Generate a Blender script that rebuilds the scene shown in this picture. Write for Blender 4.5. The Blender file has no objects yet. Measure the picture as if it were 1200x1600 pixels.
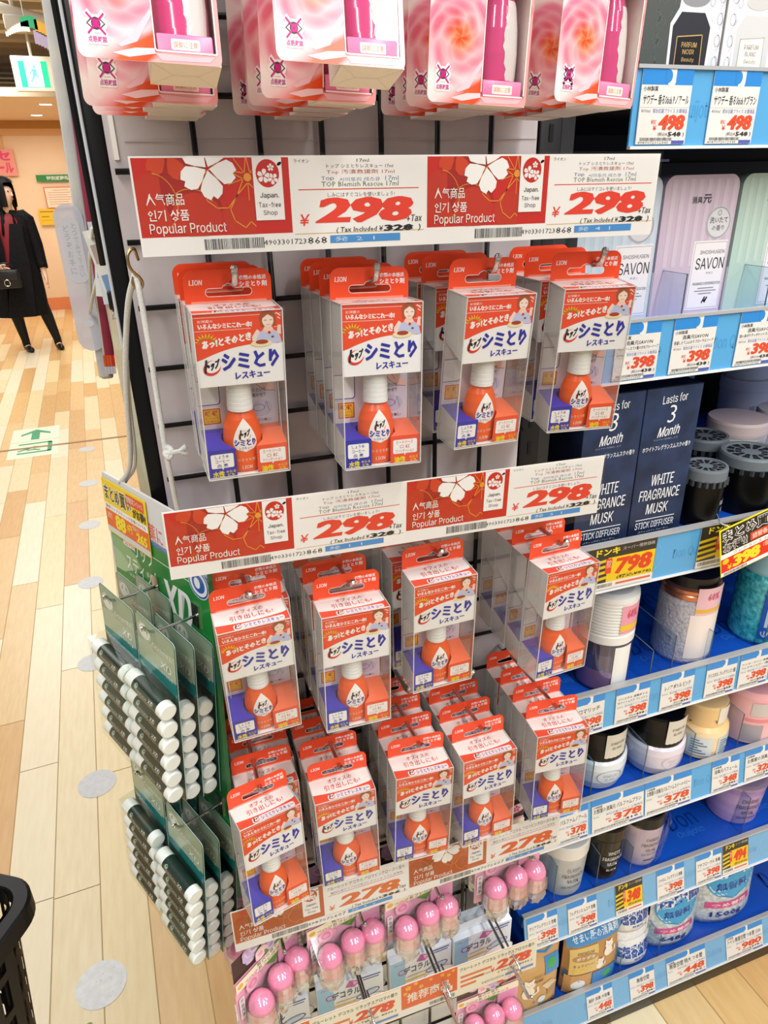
import bpy, bmesh, math, random
from mathutils import Vector, Matrix, Euler
from mathutils.geometry import tessellate_polygon

R = math.radians
sc = bpy.context.scene
COL = sc.collection
Z0 = 1.532            # height of the reference wire of the grid wall above the floor
MM = 0.001

# ------------------------------------------------------------------ camera, world, light
cam = bpy.data.cameras.new('camera')
cam.sensor_fit = 'VERTICAL'
cam.sensor_height = 36.0
cam.lens = 1088.96 / 1600 * 36.0
cam.clip_start = 0.02
cam_ob = bpy.data.objects.new('camera', cam)
COL.objects.link(cam_ob)
cam_ob.location = (-0.06111, -0.61111, Z0 - 0.06185)
cam_ob.rotation_euler = (R(64.6908), R(1.3113), R(-19.1987))
sc.camera = cam_ob

world = bpy.data.worlds.new('world')
sc.world = world
world.use_nodes = True
bg = world.node_tree.nodes['Background']
bg.inputs[0].default_value = (1.0, 0.985, 0.96, 1)
bg.inputs[1].default_value = 0.40


def area(name, loc, size, power, col=(1, 0.98, 0.94), rot=(0, 0, 0)):
    l = bpy.data.lights.new(name, 'AREA')
    l.shape = 'RECTANGLE'
    l.size, l.size_y = size
    l.energy = power
    l.color = col
    o = bpy.data.objects.new(name, l)
    o.location = loc
    o.rotation_euler = rot
    COL.objects.link(o)
    return o


area('tube_light_aisle', (-0.75, -1.1, 2.75), (0.14, 2.4), 44, rot=(R(8), 0, 0))
area('tube_light_front', (0.75, -1.5, 2.75), (0.14, 2.4), 54, rot=(R(12), 0, 0))
area('tube_light_right', (2.0, -1.3, 2.75), (0.14, 2.4), 36, rot=(R(8), R(8), 0))
area('tube_light_deep', (-1.0, 2.6, 2.62), (0.9, 3.0), 62)
area('tube_light_far', (-1.2, 6.0, 2.62), (1.2, 2.2), 85)
area('lobby_light', (-1.0, 8.6, 2.2), (1.4, 1.2), 36, col=(1, 0.93, 0.82))

sc.view_settings.view_transform = 'Standard'
sc.view_settings.look = 'None'
sc.view_settings.exposure = -0.14
sc.view_settings.gamma = 1.0
sc.view_settings.use_curve_mapping = False
sc.cycles.use_denoising = True
sc.cycles.transparent_max_bounces = 24
sc.cycles.max_bounces = 8
sc.cycles.caustics_reflective = False
sc.cycles.caustics_refractive = False

# ------------------------------------------------------------------ materials
_M = {}


def lin(h):
    h = h.lstrip('#')
    c = [int(h[i:i + 2], 16) / 255 for i in (0, 2, 4)]
    return tuple(x / 12.92 if x <= 0.04045 else ((x + 0.055) / 1.055) ** 2.4 for x in c) + (1,)


def mat(hexc, rough=0.45, metal=0.0, spec=0.4, emit=0.0, key=None, coat=0.0):
    k = (hexc, rough, metal, spec, emit, key, coat)
    if k in _M:
        return _M[k]
    m = bpy.data.materials.new('surface_' + hexc.lstrip('#'))
    m.use_nodes = True
    b = m.node_tree.nodes['Principled BSDF']
    b.inputs['Base Color'].default_value = lin(hexc)
    b.inputs['Roughness'].default_value = rough
    b.inputs['Metallic'].default_value = metal
    b.inputs['Specular IOR Level'].default_value = spec
    b.inputs['Coat Weight'].default_value = coat
    if emit:
        b.inputs['Emission Color'].default_value = lin(hexc)
        b.inputs['Emission Strength'].default_value = emit
    _M[k] = m
    return m


def noisy(hexa, hexb, scale, rough=0.45, bump=0.0, stretch=(1, 1, 1), bscale=None, ramp=(0.35, 0.65), spec=0.4):
    k = ('noisy', hexa, hexb, scale, rough, bump, stretch, bscale, ramp)
    if k in _M:
        return _M[k]
    m = bpy.data.materials.new('mottled_' + hexa.lstrip('#'))
    m.use_nodes = True
    nt = m.node_tree
    b = nt.nodes['Principled BSDF']
    b.inputs['Roughness'].default_value = rough
    b.inputs['Specular IOR Level'].default_value = spec
    tc = nt.nodes.new('ShaderNodeTexCoord')
    mp = nt.nodes.new('ShaderNodeMapping')
    mp.inputs['Scale'].default_value = stretch
    n = nt.nodes.new('ShaderNodeTexNoise')
    n.inputs['Scale'].default_value = scale
    n.inputs['Detail'].default_value = 4
    cr = nt.nodes.new('ShaderNodeValToRGB')
    cr.color_ramp.elements[0].position = ramp[0]
    cr.color_ramp.elements[1].position = ramp[1]
    cr.color_ramp.elements[0].color = lin(hexa)
    cr.color_ramp.elements[1].color = lin(hexb)
    L = nt.links.new
    L(tc.outputs['Object'], mp.inputs[0])
    L(mp.outputs[0], n.inputs['Vector'])
    L(n.outputs['Fac'], cr.inputs[0])
    L(cr.outputs[0], b.inputs['Base Color'])
    if bump:
        n2 = nt.nodes.new('ShaderNodeTexNoise')
        n2.inputs['Scale'].default_value = bscale or scale
        n2.inputs['Detail'].default_value = 3
        bp = nt.nodes.new('ShaderNodeBump')
        bp.inputs['Strength'].default_value = bump
        bp.inputs['Distance'].default_value = 0.002
        L(tc.outputs['Object'], n2.inputs['Vector'])
        L(n2.outputs['Fac'], bp.inputs['Height'])
        L(bp.outputs[0], b.inputs['Normal'])
    _M[k] = m
    return m


def film(tint='#FFFFFF', milky=0.0, gloss=0.06, rough=0.04, milk='#F2F2EE', bump=0.0, bscale=120, fres=.35):
    """thin clear plastic sheet: see-through, a little milky, reflective at a glancing angle"""
    k = ('film', tint, milky, gloss, rough, milk, bump, fres)
    if k in _M:
        return _M[k]
    m = bpy.data.materials.new('clear_film')
    m.use_nodes = True
    nt = m.node_tree
    nt.nodes.remove(nt.nodes['Principled BSDF'])
    out = nt.nodes['Material Output']
    tr = nt.nodes.new('ShaderNodeBsdfTransparent')
    tr.inputs[0].default_value = lin(tint)
    gl = nt.nodes.new('ShaderNodeBsdfGlossy')
    gl.inputs['Roughness'].default_value = rough
    lw = nt.nodes.new('ShaderNodeLayerWeight')
    lw.inputs[0].default_value = 0.35
    ma = nt.nodes.new('ShaderNodeMath')
    ma.operation = 'MULTIPLY_ADD'
    ma.inputs[1].default_value = fres
    ma.inputs[2].default_value = gloss
    mx = nt.nodes.new('ShaderNodeMixShader')
    L = nt.links.new
    L(lw.outputs['Fresnel'], ma.inputs[0])
    L(ma.outputs[0], mx.inputs[0])
    src = tr
    if milky:
        df = nt.nodes.new('ShaderNodeBsdfDiffuse')
        df.inputs[0].default_value = lin(milk)
        m2 = nt.nodes.new('ShaderNodeMixShader')
        m2.inputs[0].default_value = milky
        L(tr.outputs[0], m2.inputs[1])
        L(df.outputs[0], m2.inputs[2])
        src = m2
    if bump:
        n2 = nt.nodes.new('ShaderNodeTexNoise')
        n2.inputs['Scale'].default_value = bscale
        tc = nt.nodes.new('ShaderNodeTexCoord')
        bp = nt.nodes.new('ShaderNodeBump')
        bp.inputs['Strength'].default_value = bump
        bp.inputs['Distance'].default_value = 0.003
        L(tc.outputs['Object'], n2.inputs['Vector'])
        L(n2.outputs['Fac'], bp.inputs['Height'])
        L(bp.outputs[0], gl.inputs['Normal'])
    L(src.outputs[0], mx.inputs[1])
    L(gl.outputs[0], mx.inputs[2])
    L(mx.outputs[0], out.inputs[0])
    _M[k] = m
    return m


CHROME = mat('#C9C9C6', 0.18, 1.0)
BLACKM = mat('#0B0B0C', 0.32)
BLACKP = mat('#111112', 0.5)
WHITE = mat('#EDECE8', 0.5)
SHEET = film()


# ------------------------------------------------------------------ mesh collecting
class MB:
    def __init__(s):
        s.v, s.f, s.mi, s.sm, s.mats = [], [], [], [], []
        s.M = Matrix()

    def idx(s, m):
        if m not in s.mats:
            s.mats.append(m)
        return s.mats.index(m)

    def add(s, pts, faces, m, smooth=False):
        b = len(s.v)
        s.v += [s.M @ Vector(q) for q in pts]
        k = s.idx(m)
        for f in faces:
            s.f.append([b + i for i in f])
            s.mi.append(k)
            s.sm.append(smooth)

    def poly(s, pts, m):
        s.add(pts, [range(len(pts))], m)

    def box(s, a, b, m):
        (x0, y0, z0), (x1, y1, z1) = a, b
        p = [(x0, y0, z0), (x1, y0, z0), (x1, y1, z0), (x0, y1, z0), (x0, y0, z1), (x1, y0, z1), (x1, y1, z1), (x0, y1, z1)]
        s.add(p, [(0, 3, 2, 1), (4, 5, 6, 7), (0, 1, 5, 4), (1, 2, 6, 5), (2, 3, 7, 6), (3, 0, 4, 7)], m)

    def bev(s, a, b, m, r=0.002, seg=2):
        bm = bmesh.new()
        bmesh.ops.create_cube(bm, size=1)
        for v in bm.verts:
            v.co = Vector([a[i] + (v.co[i] + .5) * (b[i] - a[i]) for i in range(3)])
        bmesh.ops.bevel(bm, geom=bm.edges[:], offset=r, segments=seg, profile=.5, affect='EDGES')
        bm.verts.index_update()
        s.add([v.co.copy() for v in bm.verts], [[v.index for v in f.verts] for f in bm.faces], m, True)
        bm.free()

    def lathe(s, prof, m, seg=28, c=(0, 0, 0), sx=1.0, sy=1.0, smooth=True):
        """prof: list of (r, z[, material for the band up to the next])"""
        n = len(prof)
        for i in range(n - 1):
            (r0, z0), (r1, z1) = prof[i][:2], prof[i + 1][:2]
            mm = prof[i][2] if len(prof[i]) > 2 else m
            pts, fs = [], []
            for k in range(seg):
                a = 2 * math.pi * k / seg
                pts.append((c[0] + r0 * math.cos(a) * sx, c[1] + r0 * math.sin(a) * sy, c[2] + z0))
                pts.append((c[0] + r1 * math.cos(a) * sx, c[1] + r1 * math.sin(a) * sy, c[2] + z1))
            for k in range(seg):
                j = (k + 1) % seg
                fs.append((2 * k, 2 * j, 2 * j + 1, 2 * k + 1))
            s.add(pts, fs, mm, smooth)

    def tube(s, path, r, m, seg=8, closed=False):
        path = [Vector(q) for q in path]
        n = len(path)
        rr = r if isinstance(r, (list, tuple)) else [r] * n
        pts, fs = [], []
        t0 = (path[1] - path[0]).normalized()
        a = Vector((0, 0, 1)) if abs(t0.z) < .9 else Vector((1, 0, 0))
        nrm = t0.cross(a).normalized()
        for i, q in enumerate(path):
            if i == 0:
                t = (path[1] - q)
            elif i == n - 1:
                t = (q - path[i - 1])
            else:
                t = (path[i + 1] - q).normalized() + (q - path[i - 1]).normalized()
            t.normalize()
            nrm = (nrm - t * nrm.dot(t)).normalized()
            bn = t.cross(nrm)
            for k in range(seg):
                an = 2 * math.pi * k / seg
                pts.append(q + (nrm * math.cos(an) + bn * math.sin(an)) * rr[i])
        for i in range(n - 1):
            for k in range(seg):
                j = (k + 1) % seg
                fs.append((i * seg + k, i * seg + j, (i + 1) * seg + j, (i + 1) * seg + k))
        fs.append(tuple(range(seg))[::-1])
        fs.append(tuple((n - 1) * seg + k for k in range(seg)))
        s.add(pts, fs, m, True)

    def prism(s, pts, O, U, V, N, d, m, mside=None):
        O, U, V, N = Vector(O), Vector(U), Vector(V), Vector(N)
        p = [O + U * x + V * y for x, y in pts]
        q = [a + N * d for a in p]
        n = len(p)
        s.add(p, [range(n)], m)
        s.add(q, [range(n)], m)
        s.add(p + q, [(i, (i + 1) % n, n + (i + 1) % n, n + i) for i in range(n)], mside or m)

    def holed(s, outer, holes, fn, m):
        """flat plate with holes: outlines in 2-D, fn maps (x, y) to 3-D"""
        rings = [[Vector((x, y, 0)) for x, y in r] for r in [outer] + holes]
        flat = [q for r in rings for q in r]
        tris = tessellate_polygon(rings)
        s.add([fn(q.x, q.y) for q in flat], [tuple(t) for t in tris], m)

    def mesh(s, name):
        me = bpy.data.meshes.new(name)
        me.from_pydata([tuple(v) for v in s.v], [], [list(f) for f in s.f])
        for m in s.mats:
            me.materials.append(m)
        me.polygons.foreach_set('material_index', s.mi)
        me.polygons.foreach_set('use_smooth', s.sm)
        me.update()
        return me

    def part(s, name, parent, label=None):
        o = bpy.data.objects.new(name, s.mesh(name))
        o.parent = parent
        COL.objects.link(o)
        if label:
            o['label'] = label
        return o

    def solo(s, name, label, cat, loc=(0, 0, 0), rot=(0, 0, 0), group=None, kind=None):
        o = bpy.data.objects.new(name, s.mesh(name))
        COL.objects.link(o)
        o.location = loc
        o.rotation_euler = rot
        if label:
            o['label'] = label
        if cat:
            o['category'] = cat
        if group:
            o['group'] = group
        if kind:
            o['kind'] = kind
        return o


def W(x, y, z):
    return (x, y, z + Z0)


def thing(name, label, cat, loc, rot=(0, 0, 0), group=None):
    o = bpy.data.objects.new(name, None)
    o.empty_display_size = 0.02
    COL.objects.link(o)
    o.location = loc
    o.rotation_euler = rot
    o['label'] = label
    o['category'] = cat
    if group:
        o['group'] = group
    return o


def dup(root, loc, rot=(0, 0, 0), label=None):
    r = root.copy()
    COL.objects.link(r)
    r.location = loc
    r.rotation_euler = rot
    if label:
        r['label'] = label
    for ch in list(root.children):
        c = ch.copy()
        COL.objects.link(c)
        c.parent = r
        for g in list(ch.children):
            d = g.copy()
            COL.objects.link(d)
            d.parent = c
    return r


# ------------------------------------------------------------------ flat printing
_T = {}
try:        # the sans-serif face that ships inside Blender itself
    FACE = bpy.data.fonts.load(bpy.utils.system_resource('DATAFILES', path='fonts') + '/Inter.woff2')
except Exception:
    FACE = None


def latin(txt):
    return FACE is not None and all(ch.isascii() and not ch.isdigit() for ch in txt)


def glyphs(txt, bold, res):
    k = (txt, bold, res)
    if k in _T:
        return _T[k]
    cu = bpy.data.curves.new('lettering', 'FONT')
    cu.body = txt
    if latin(txt):
        cu.font = FACE
        bold = 0.0
    cu.offset = bold
    cu.resolution_u = res
    o = bpy.data.objects.new('lettering', cu)
    me = o.to_mesh()
    vs = [(v.co.x, v.co.y) for v in me.vertices]
    fs = [tuple(p.vertices) for p in me.polygons]
    o.to_mesh_clear()
    bpy.data.objects.remove(o)
    bpy.data.curves.remove(cu)
    if not vs:
        vs = [(0, 0)]
    x0, x1 = min(v[0] for v in vs), max(v[0] for v in vs)
    y0, y1 = min(v[1] for v in vs), max(v[1] for v in vs)
    w, h = max(x1 - x0, 1e-6), max(y1 - y0, 1e-6)
    _T[k] = ([((x - x0) / w, (y - y0) / h) for x, y in vs], fs, w / h)
    return _T[k]


def rrect(x0, y0, x1, y1, r, n=5):
    if isinstance(r, (int, float)):
        r = (r, r, r, r)
    out = []
    for (cx, cy, a0, q) in ((x0 + r[0], y0 + r[0], 180, r[0]), (x1 - r[1], y0 + r[1], 270, r[1]), (x1 - r[2], y1 - r[2], 0, r[2]), (x0 + r[3], y1 - r[3], 90, r[3])):
        if q <= 0:
            out.append((cx, cy))
            continue
        for i in range(n + 1):
            a = R(a0 + 90 * i / n)
            out.append((cx + q * math.cos(a), cy + q * math.sin(a)))
    return out


def clip_poly(pts, box):
    x0, y0, x1, y1 = box
    for ax, lim, sg in ((0, x0, 1), (0, x1, -1), (1, y0, 1), (1, y1, -1)):
        out = []
        for i in range(len(pts)):
            a, b = pts[i - 1], pts[i]
            ia, ib = (a[ax] - lim) * sg >= 0, (b[ax] - lim) * sg >= 0
            if ia != ib:
                t = (lim - a[ax]) / (b[ax] - a[ax])
                out.append((a[0] + t * (b[0] - a[0]), a[1] + t * (b[1] - a[1])))
            if ib:
                out.append(b)
        pts = out
        if len(pts) < 3:
            return []
    return pts


class Art:
    """printing on a flat face: O is the top left corner, U runs right, V runs up; x, y in mm with y downwards"""

    def __init__(s, mb, O, U=(1, 0, 0), V=(0, 0, 1), rough=0.42, lift=0.00007, spec=0.35, fn=None, k=(1, 1)):
        s.mb, s.O, s.U, s.V = mb, Vector(O), Vector(U).normalized(), Vector(V).normalized()
        s.N = s.U.cross(s.V)
        s.rough, s.lift, s.spec, s.fn = rough, lift, spec, fn
        s.clip = None
        s.k = k

    def P(s, x, y, l):
        if s.fn:
            return s.fn(x, y, l * s.lift)
        return s.O + s.U * (x * MM * s.k[0]) - s.V * (y * MM * s.k[1]) + s.N * (l * s.lift)

    def m(s, c):
        return c if not isinstance(c, str) else mat(c, s.rough, 0, s.spec)

    def poly(s, pts, c, l=1):
        if s.clip:
            pts = clip_poly(list(pts), s.clip)
            if not pts:
                return
        s.mb.poly([s.P(x, y, l) for x, y in pts], s.m(c))

    def rect(s, x0, y0, x1, y1, c, l=1):
        s.poly([(x0, y0), (x1, y0), (x1, y1), (x0, y1)], c, l)

    def rr(s, x0, y0, x1, y1, r, c, l=1):
        s.poly(rrect(x0, y0, x1, y1, r), c, l)

    def ell(s, cx, cy, rx, ry, c, l=1, n=22, rot=0, a0=0, a1=360):
        ca, sa = math.cos(R(rot)), math.sin(R(rot))
        pts = []
        full = a1 - a0 >= 360
        for i in range(n if full else n + 1):
            a = R(a0 + (a1 - a0) * i / n)
            x, y = rx * math.cos(a), ry * math.sin(a)
            pts.append((cx + x * ca - y * sa, cy + x * sa + y * ca))
        s.poly(pts, c, l)

    def line(s, pts, w, c, l=1, closed=False):
        n = len(pts)
        for i in range(n if closed else n - 1):
            (ax, ay), (bx, by) = pts[i], pts[(i + 1) % n]
            d = math.hypot(bx - ax, by - ay) or 1
            nx, ny = -(by - ay) / d * w / 2, (bx - ax) / d * w / 2
            ex, ey = (bx - ax) / d * w * .25, (by - ay) / d * w * .25
            s.poly([(ax + nx - ex, ay + ny - ey), (bx + nx + ex, by + ny + ey), (bx - nx + ex, by - ny + ey), (ax - nx - ex, ay - ny - ey)], c, l)

    def ring(s, cx, cy, rx, ry, w, c, l=1, n=24, rot=0, a0=0, a1=360):
        ca, sa = math.cos(R(rot)), math.sin(R(rot))
        pts = []
        for i in range(n + 1):
            a = R(a0 + (a1 - a0) * i / n)
            x, y = rx * math.cos(a), ry * math.sin(a)
            pts.append((cx + x * ca - y * sa, cy + x * sa + y * ca))
        s.line(pts, w, c, l)

    def text(s, t, x0, y0, x1, y1, c, l=2, bold=0.0, shear=0.0, slope=0.0, res=1, fat=0.0):
        """lettering fitted to the box x0..x1, y0 (top)..y1 (bottom); slope raises the right end by that many mm"""
        vs, fs, _ = glyphs(t, bold, res)
        w, h = x1 - x0, y1 - y0
        if latin(t) and bold > 0 and not fat:
            fat = bold * h * .5
        w2 = w - abs(shear) * h
        for q, dx in enumerate((0, fat, 2 * fat, 3 * fat) if fat else (0,)):
            pts = [s.P(x0 + dx + u * (w2 - 3 * fat) + shear * v * h, y1 - v * h - slope * u, l + q * .2) for u, v in vs]
            s.mb.add(pts, fs, s.m(c))

    def bars(s, x0, y0, x1, y1, c='#222222', l=2, seed=1):
        rng = random.Random(seed)
        x = x0
        while x < x1 - .3:
            w = rng.choice((.25, .25, .45, .6))
            s.rect(x, y0, min(x + w, x1), y1, c, l)
            x += w + rng.choice((.25, .4, .55))

    def sakura(s, cx, cy, r, c, l=2, rot=0, line=None, lw=.5, gap=.1, pw=1.0):
        for k in range(5):
            a = R(rot + 72 * k - 90)
            prof = [(x_, y_ * pw) for x_, y_ in [(gap, 0), (.35, -.2), (.62, -.33), (.85, -.27), (1.0, -.1), (.88, 0), (1.0, .1), (.85, .27), (.62, .33), (.35, .2)]]
            pts = [(cx + r * (x * math.cos(a) - y * math.sin(a)), cy + r * (x * math.sin(a) + y * math.cos(a))) for x, y in prof]
            if line:
                s.line(pts, lw, line, l, True)
            else:
                s.poly(pts, c, l)

# ================================================================== the setting
# ---- plank floor
def build_floor():
    mb = MB()
    tones = ['#EADAB2', '#EEE1C0', '#DFBB82', '#E3C28C', '#EBD8AA', '#D9B077', '#EFE5CA', '#E5C794']
    mats = [noisy(t, t2, 14, .34, stretch=(6, .8, 1), ramp=(.3, .75)) for t, t2 in zip(tones, ['#E1CEA2', '#E8D9B4', '#D5AC6E', '#D9B47C', '#E3CC9A', '#CFA268', '#E8DBBC', '#DAB880'])]
    rng = random.Random(12)
    w = 0.1005
    ang = R(2.6)
    ca, sa = math.cos(ang), math.sin(ang)
    gap = .0012
    for i in range(-42, 40):
        x0 = -0.452 + .024 + i * w
        y = -3.2 + rng.random() * .9
        while y < 10.3:
            ln = rng.choice((.45, .9, .9, .9, .6))
            y1 = min(y + ln, 10.35)
            wts = [3, 3, 4, 4, 3, 3, 2, 4] if i < 7 else [2, 2, 6, 6, 2, 6, 1, 6]
            k = rng.choices(range(8), wts)[0]
            if i in (0, 1) and y1 > -.2 and y < 1.35:
                k = 0 if i == 0 else 4
            if i == -1 and y1 > -.2 and y < 1.2:
                k = 1
            if i == 2 and y1 > -.2 and y < 1.3:
                k = 3
            p = [(x0 + gap, y + gap), (x0 + w - gap, y + gap), (x0 + w - gap, y1 - gap), (x0 + gap, y1 - gap)]
            mb.poly([(a * ca - b * sa, a * sa + b * ca, 0) for a, b in p], mats[k])
            y = y1
    base = mat('#B99A66', .6)
    mb.box((-4.6, -3.4, -.05), (4.6, 10.6, -.0009), base)
    mb.solo('floor', None, None, kind='structure')


build_floor()

mb = MB()
mb.box((-4.6, 4.06, .0005), (3.2, 4.085, .0022), mat('#9C7A4A', .5))
mb.solo('trim_floor', None, None, kind='structure')

# ---- lobby wall, its door, soffit and the slatted ceiling
mb = MB()
PEACH = mat('#F8DCBC', .6)
mb.box((-4.6, 10.1, .0), (-1.32, 10.2, 2.3), PEACH)
mb.box((.3, 10.1, .0), (3.2, 10.2, 2.3), PEACH)
mb.box((-1.32, 10.1, 2.14), (.3, 10.2, 2.3), PEACH)
mb.box((-4.6, 10.08, 2.17), (3.2, 10.1, 2.26), mat('#C08A45', .5))
mb.solo('wall_back', None, None, kind='structure')
mb = MB()
mb.box((-4.6, 10.085, 0), (-1.32, 10.1, .16), mat('#E28E5E', .5))
mb.box((.3, 10.085, 0), (3.2, 10.1, .16), mat('#E28E5E', .5))
mb.solo('baseboard_back', None, None, kind='structure')
d = bpy.data.objects.new('door_1', None)
COL.objects.link(d)
d.location = (-.5, 10.1, 0)
d['kind'] = 'structure'
mb = MB()
mb.bev((-.82, .01, .0), (.8, .06, 2.14), noisy('#F9DEBE', '#F5D8B4', 3, .5), .004)
mb.box((-.82, .004, 0), (.8, .012, .16), mat('#E58A5A', .5))
mb.part('door_leaf', d)
mb = MB()
mb.box((-.86, -.02, 0), (-.8, .06, 2.17), mat('#E3B37C', .5))
mb.box((-.86, -.02, 2.1), (.8, .06, 2.17), mat('#E3B37C', .5))
mb.part('door_frame', d)
mb = MB()
mb.tube([(-.0, -.03, .95), (-.0, -.03, 1.25)], .014, CHROME)
mb.tube([(-.0, -.03, .97), (-.0, .01, .97)], .008, CHROME)
mb.tube([(-.0, -.03, 1.23), (-.0, .01, 1.23)], .008, CHROME)
mb.part('door_handle', d)

mb = MB()
mb.box((-4.6, 7.3, 2.26), (3.2, 10.2, 2.30), mat('#F5D6B6', .6))
mb.box((-4.6, 7.28, 2.24), (3.2, 7.33, 2.31), mat('#E3CDAE', .6))
mb.solo('ceiling', None, None, kind='structure')
mb = MB()
mb.box((-4.6, .9, 2.95), (3.2, 13.4, 3.0), mat('#6E5F4A', .7))
mb.box((-4.6, 13.3, 2.2), (3.2, 13.4, 2.95), mat('#A98E68', .7))
for k in range(29):
    y = 13.0 - k * .42
    mb.box((-4.6, y - .06, 2.70), (3.2, y + .1, 2.86), mat('#CDB791' if k % 3 else '#BFA27A', .6))
mb.solo('ceiling_slats', None, None, kind='structure')
PIPE = [Vector((-.80, 5.0, Z0 + 1.02)), Vector((-.486, 5.0, Z0 + .934)), Vector((-.20, 5.04, Z0 + .885))]
ARR = (-.345, 4.0, Z0 + .675)
mb = MB()
PW = mat('#E6E2D8', .5)
mb.tube(PIPE, .03, PW, 10)
mb.tube([PIPE[1], PIPE[1] + Vector((0, 0, .35))], .012, PW, 8)
mb.bev(PIPE[1] - Vector((.06, .05, .10)), PIPE[1] + Vector((.06, .05, -.02)), PW, .01)
mb.solo('ceiling_pipe', 'white pipe slung under the slatted ceiling', 'pipe')
t = thing('hanging_arrow_sign', 'curved green and yellow arrow sign hung from the slatted ceiling', 'sign', ARR)
mb = MB()
n = 10
for (c, z0, z1, u0, u1) in (('#F2F4F0', 0, .05, 0, .45), ('#2FB07A', .02, .07, .3, .6), ('#E8B23A', .01, .06, .55, 1.0), ('#B8A8C8', -.045, .01, .5, 1.0)):
    for q in range(n):
        a0, a1 = u0 + (u1 - u0) * q / n, u0 + (u1 - u0) * (q + 1) / n
        zc0, zc1 = -.10 * (a0 - .35) ** 2 * 2, -.10 * (a1 - .35) ** 2 * 2
        w0 = (z1 - z0) * min(1, .25 + a0 * 1.6)
        w1 = (z1 - z0) * min(1, .25 + a1 * 1.6)
        mb.box((-.12 + .26 * a0, -.004, min(zc0, zc1) + z0), (-.12 + .26 * a1, .004, max(zc0, zc1) + z0 + (w0 + w1) / 2), mat(c, .5))
mb.part('curved_panel', t)
mb = MB()
mb.tube([(-.02, 0, .04), (-.02, 0, .5)], .003, PW, 6)
mb.tube([(.09, 0, .02), (.09, 0, .5)], .003, PW, 6)
mb.part('hanging_wire', t)

for i, (x, y) in enumerate(((-.79, 9.35), (-.60, 8.15))):
    t = thing('ceiling_downlight', ('round downlight deeper in the peach soffit' if i == 0 else 'round downlight nearer the front of the peach soffit'), 'light', (x, y, 2.26))
    mb = MB()
    mb.lathe([(.055, -.002), (.085, -.006), (.085, 0), (.055, 0)], mat('#F4EBDD', .5), 24)
    mb.part('rim', t)
    mb = MB()
    mb.lathe([(0.0001, -.004), (.058, -.004)], mat('#FFF2DC', .5, 0, .3, 9.0, 'lamp'), 24)
    mb.part('lamp', t)

# lit exit sign hung from the soffit
t = thing('exit_sign', 'lit green and white emergency exit sign hung below the slatted ceiling', 'sign', W(-.57, 7.0, .845))
mb = MB()
mb.bev((-.165, 0, -.125), (.165, .06, .135), mat('#E9DFC9', .5), .006)
mb.part('housing', t)
mb = MB()
a = Art(mb, (-.115, -.0006, .098))
a.rect(0, 0, 228, 195, mat('#17B883', .4, 0, .3, .75, 'exit'), 1)
a.rect(50, 4, 178, 190, mat('#F4FFFB', .4, 0, .3, 2.0, 'exit'), 2)
g = mat('#5AD0AC', .4, 0, .3, .9, 'exit2')
a.ell(122, 40, 12, 13, g, 3)
a.poly([(95, 60), (128, 56), (138, 95), (150, 118), (142, 126), (122, 108), (110, 128), (84, 160), (74, 152), (100, 112), (104, 80)], g, 3)
a.line([(104, 66), (82, 90), (92, 104)], 9, g, 3)
a.line([(128, 64), (148, 82)], 9, g, 3)
mb.part('lit_panel', t)
mb = MB()
mb.tube([(0, .03, .13), (0, .03, .6)], .012, mat('#D8CFBB', .5))
mb.part('hanging_rod', t)

# signs on the door and wall
mb = MB()
a = Art(mb, (0, 0, 0))
mb.box((0, 0.0006, -.075), (.47, .003, 0), mat('#2E8B4A', .5))
a.text('特別避難階段', 120, 14, 440, 62, '#D9EBD8', 2, .03)
mb.solo('green_door_sign', 'green sign with white characters high on the peach door', 'sign', (-1.0, 10.06, 1.655))
mb = MB()
a = Art(mb, (0, 0, 0))
mb.box((0, .0006, -.25), (.37, .003, 0), mat('#E06A45', .5))
a.rect(10, 10, 360, 240, '#F7E3CC', 1)
for i in range(7):
    a.rect(40 + (i == 0) * 60, 35 + i * 27, 330 - (i % 3) * 30 - (i == 0) * 50, 42 + i * 27, '#C9A48C', 2)
mb.solo('framed_notice', 'white notice with red border under the green door sign', 'notice', (-.94, 10.06, 1.515))
mb = MB()
a = Art(mb, (0, 0, 0))
mb.box((0, .0006, -.19), (.2, .003, 0), mat('#F1C72B', .5))
a.rect(20, 25, 180, 38, '#A88420', 1)
a.rect(30, 85, 120, 97, '#A88420', 1)
a.rect(20, 130, 170, 138, '#D9AA24', 1)
mb.solo('yellow_notice', 'yellow notice below the red bordered notice', 'notice', (-1.06, 10.06, 1.26))
mb = MB()
a = Art(mb, (0, 0, 0))
mb.box((0, .0006, -.36), (.11, .003, 0), mat('#E2552C', .5))
for i in range(5):
    a.text('火気厳禁！'[i], 30, 20 + i * 66, 85, 75 + i * 66, '#F6D9C8', 2, .03)
mb.solo('red_vertical_sign', 'narrow red vertical sign beside the door edge', 'sign', (-.56, 10.06, 2.06))
mb = MB()
a = Art(mb, (0, 0, 0))
mb.box((-.3, .0006, -.3), (.16, .003, .0), mat('#F2A090', .5))
a.text('セ', -40, 20, 120, 130, '#E8467E', 2, .05)
a.text('ール', -60, 150, 130, 270, '#E8467E', 2, .05)
mb.solo('pink_poster', 'pink sale poster on the wall left of the door', 'poster', (-1.36, 10.06, 1.95))

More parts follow.
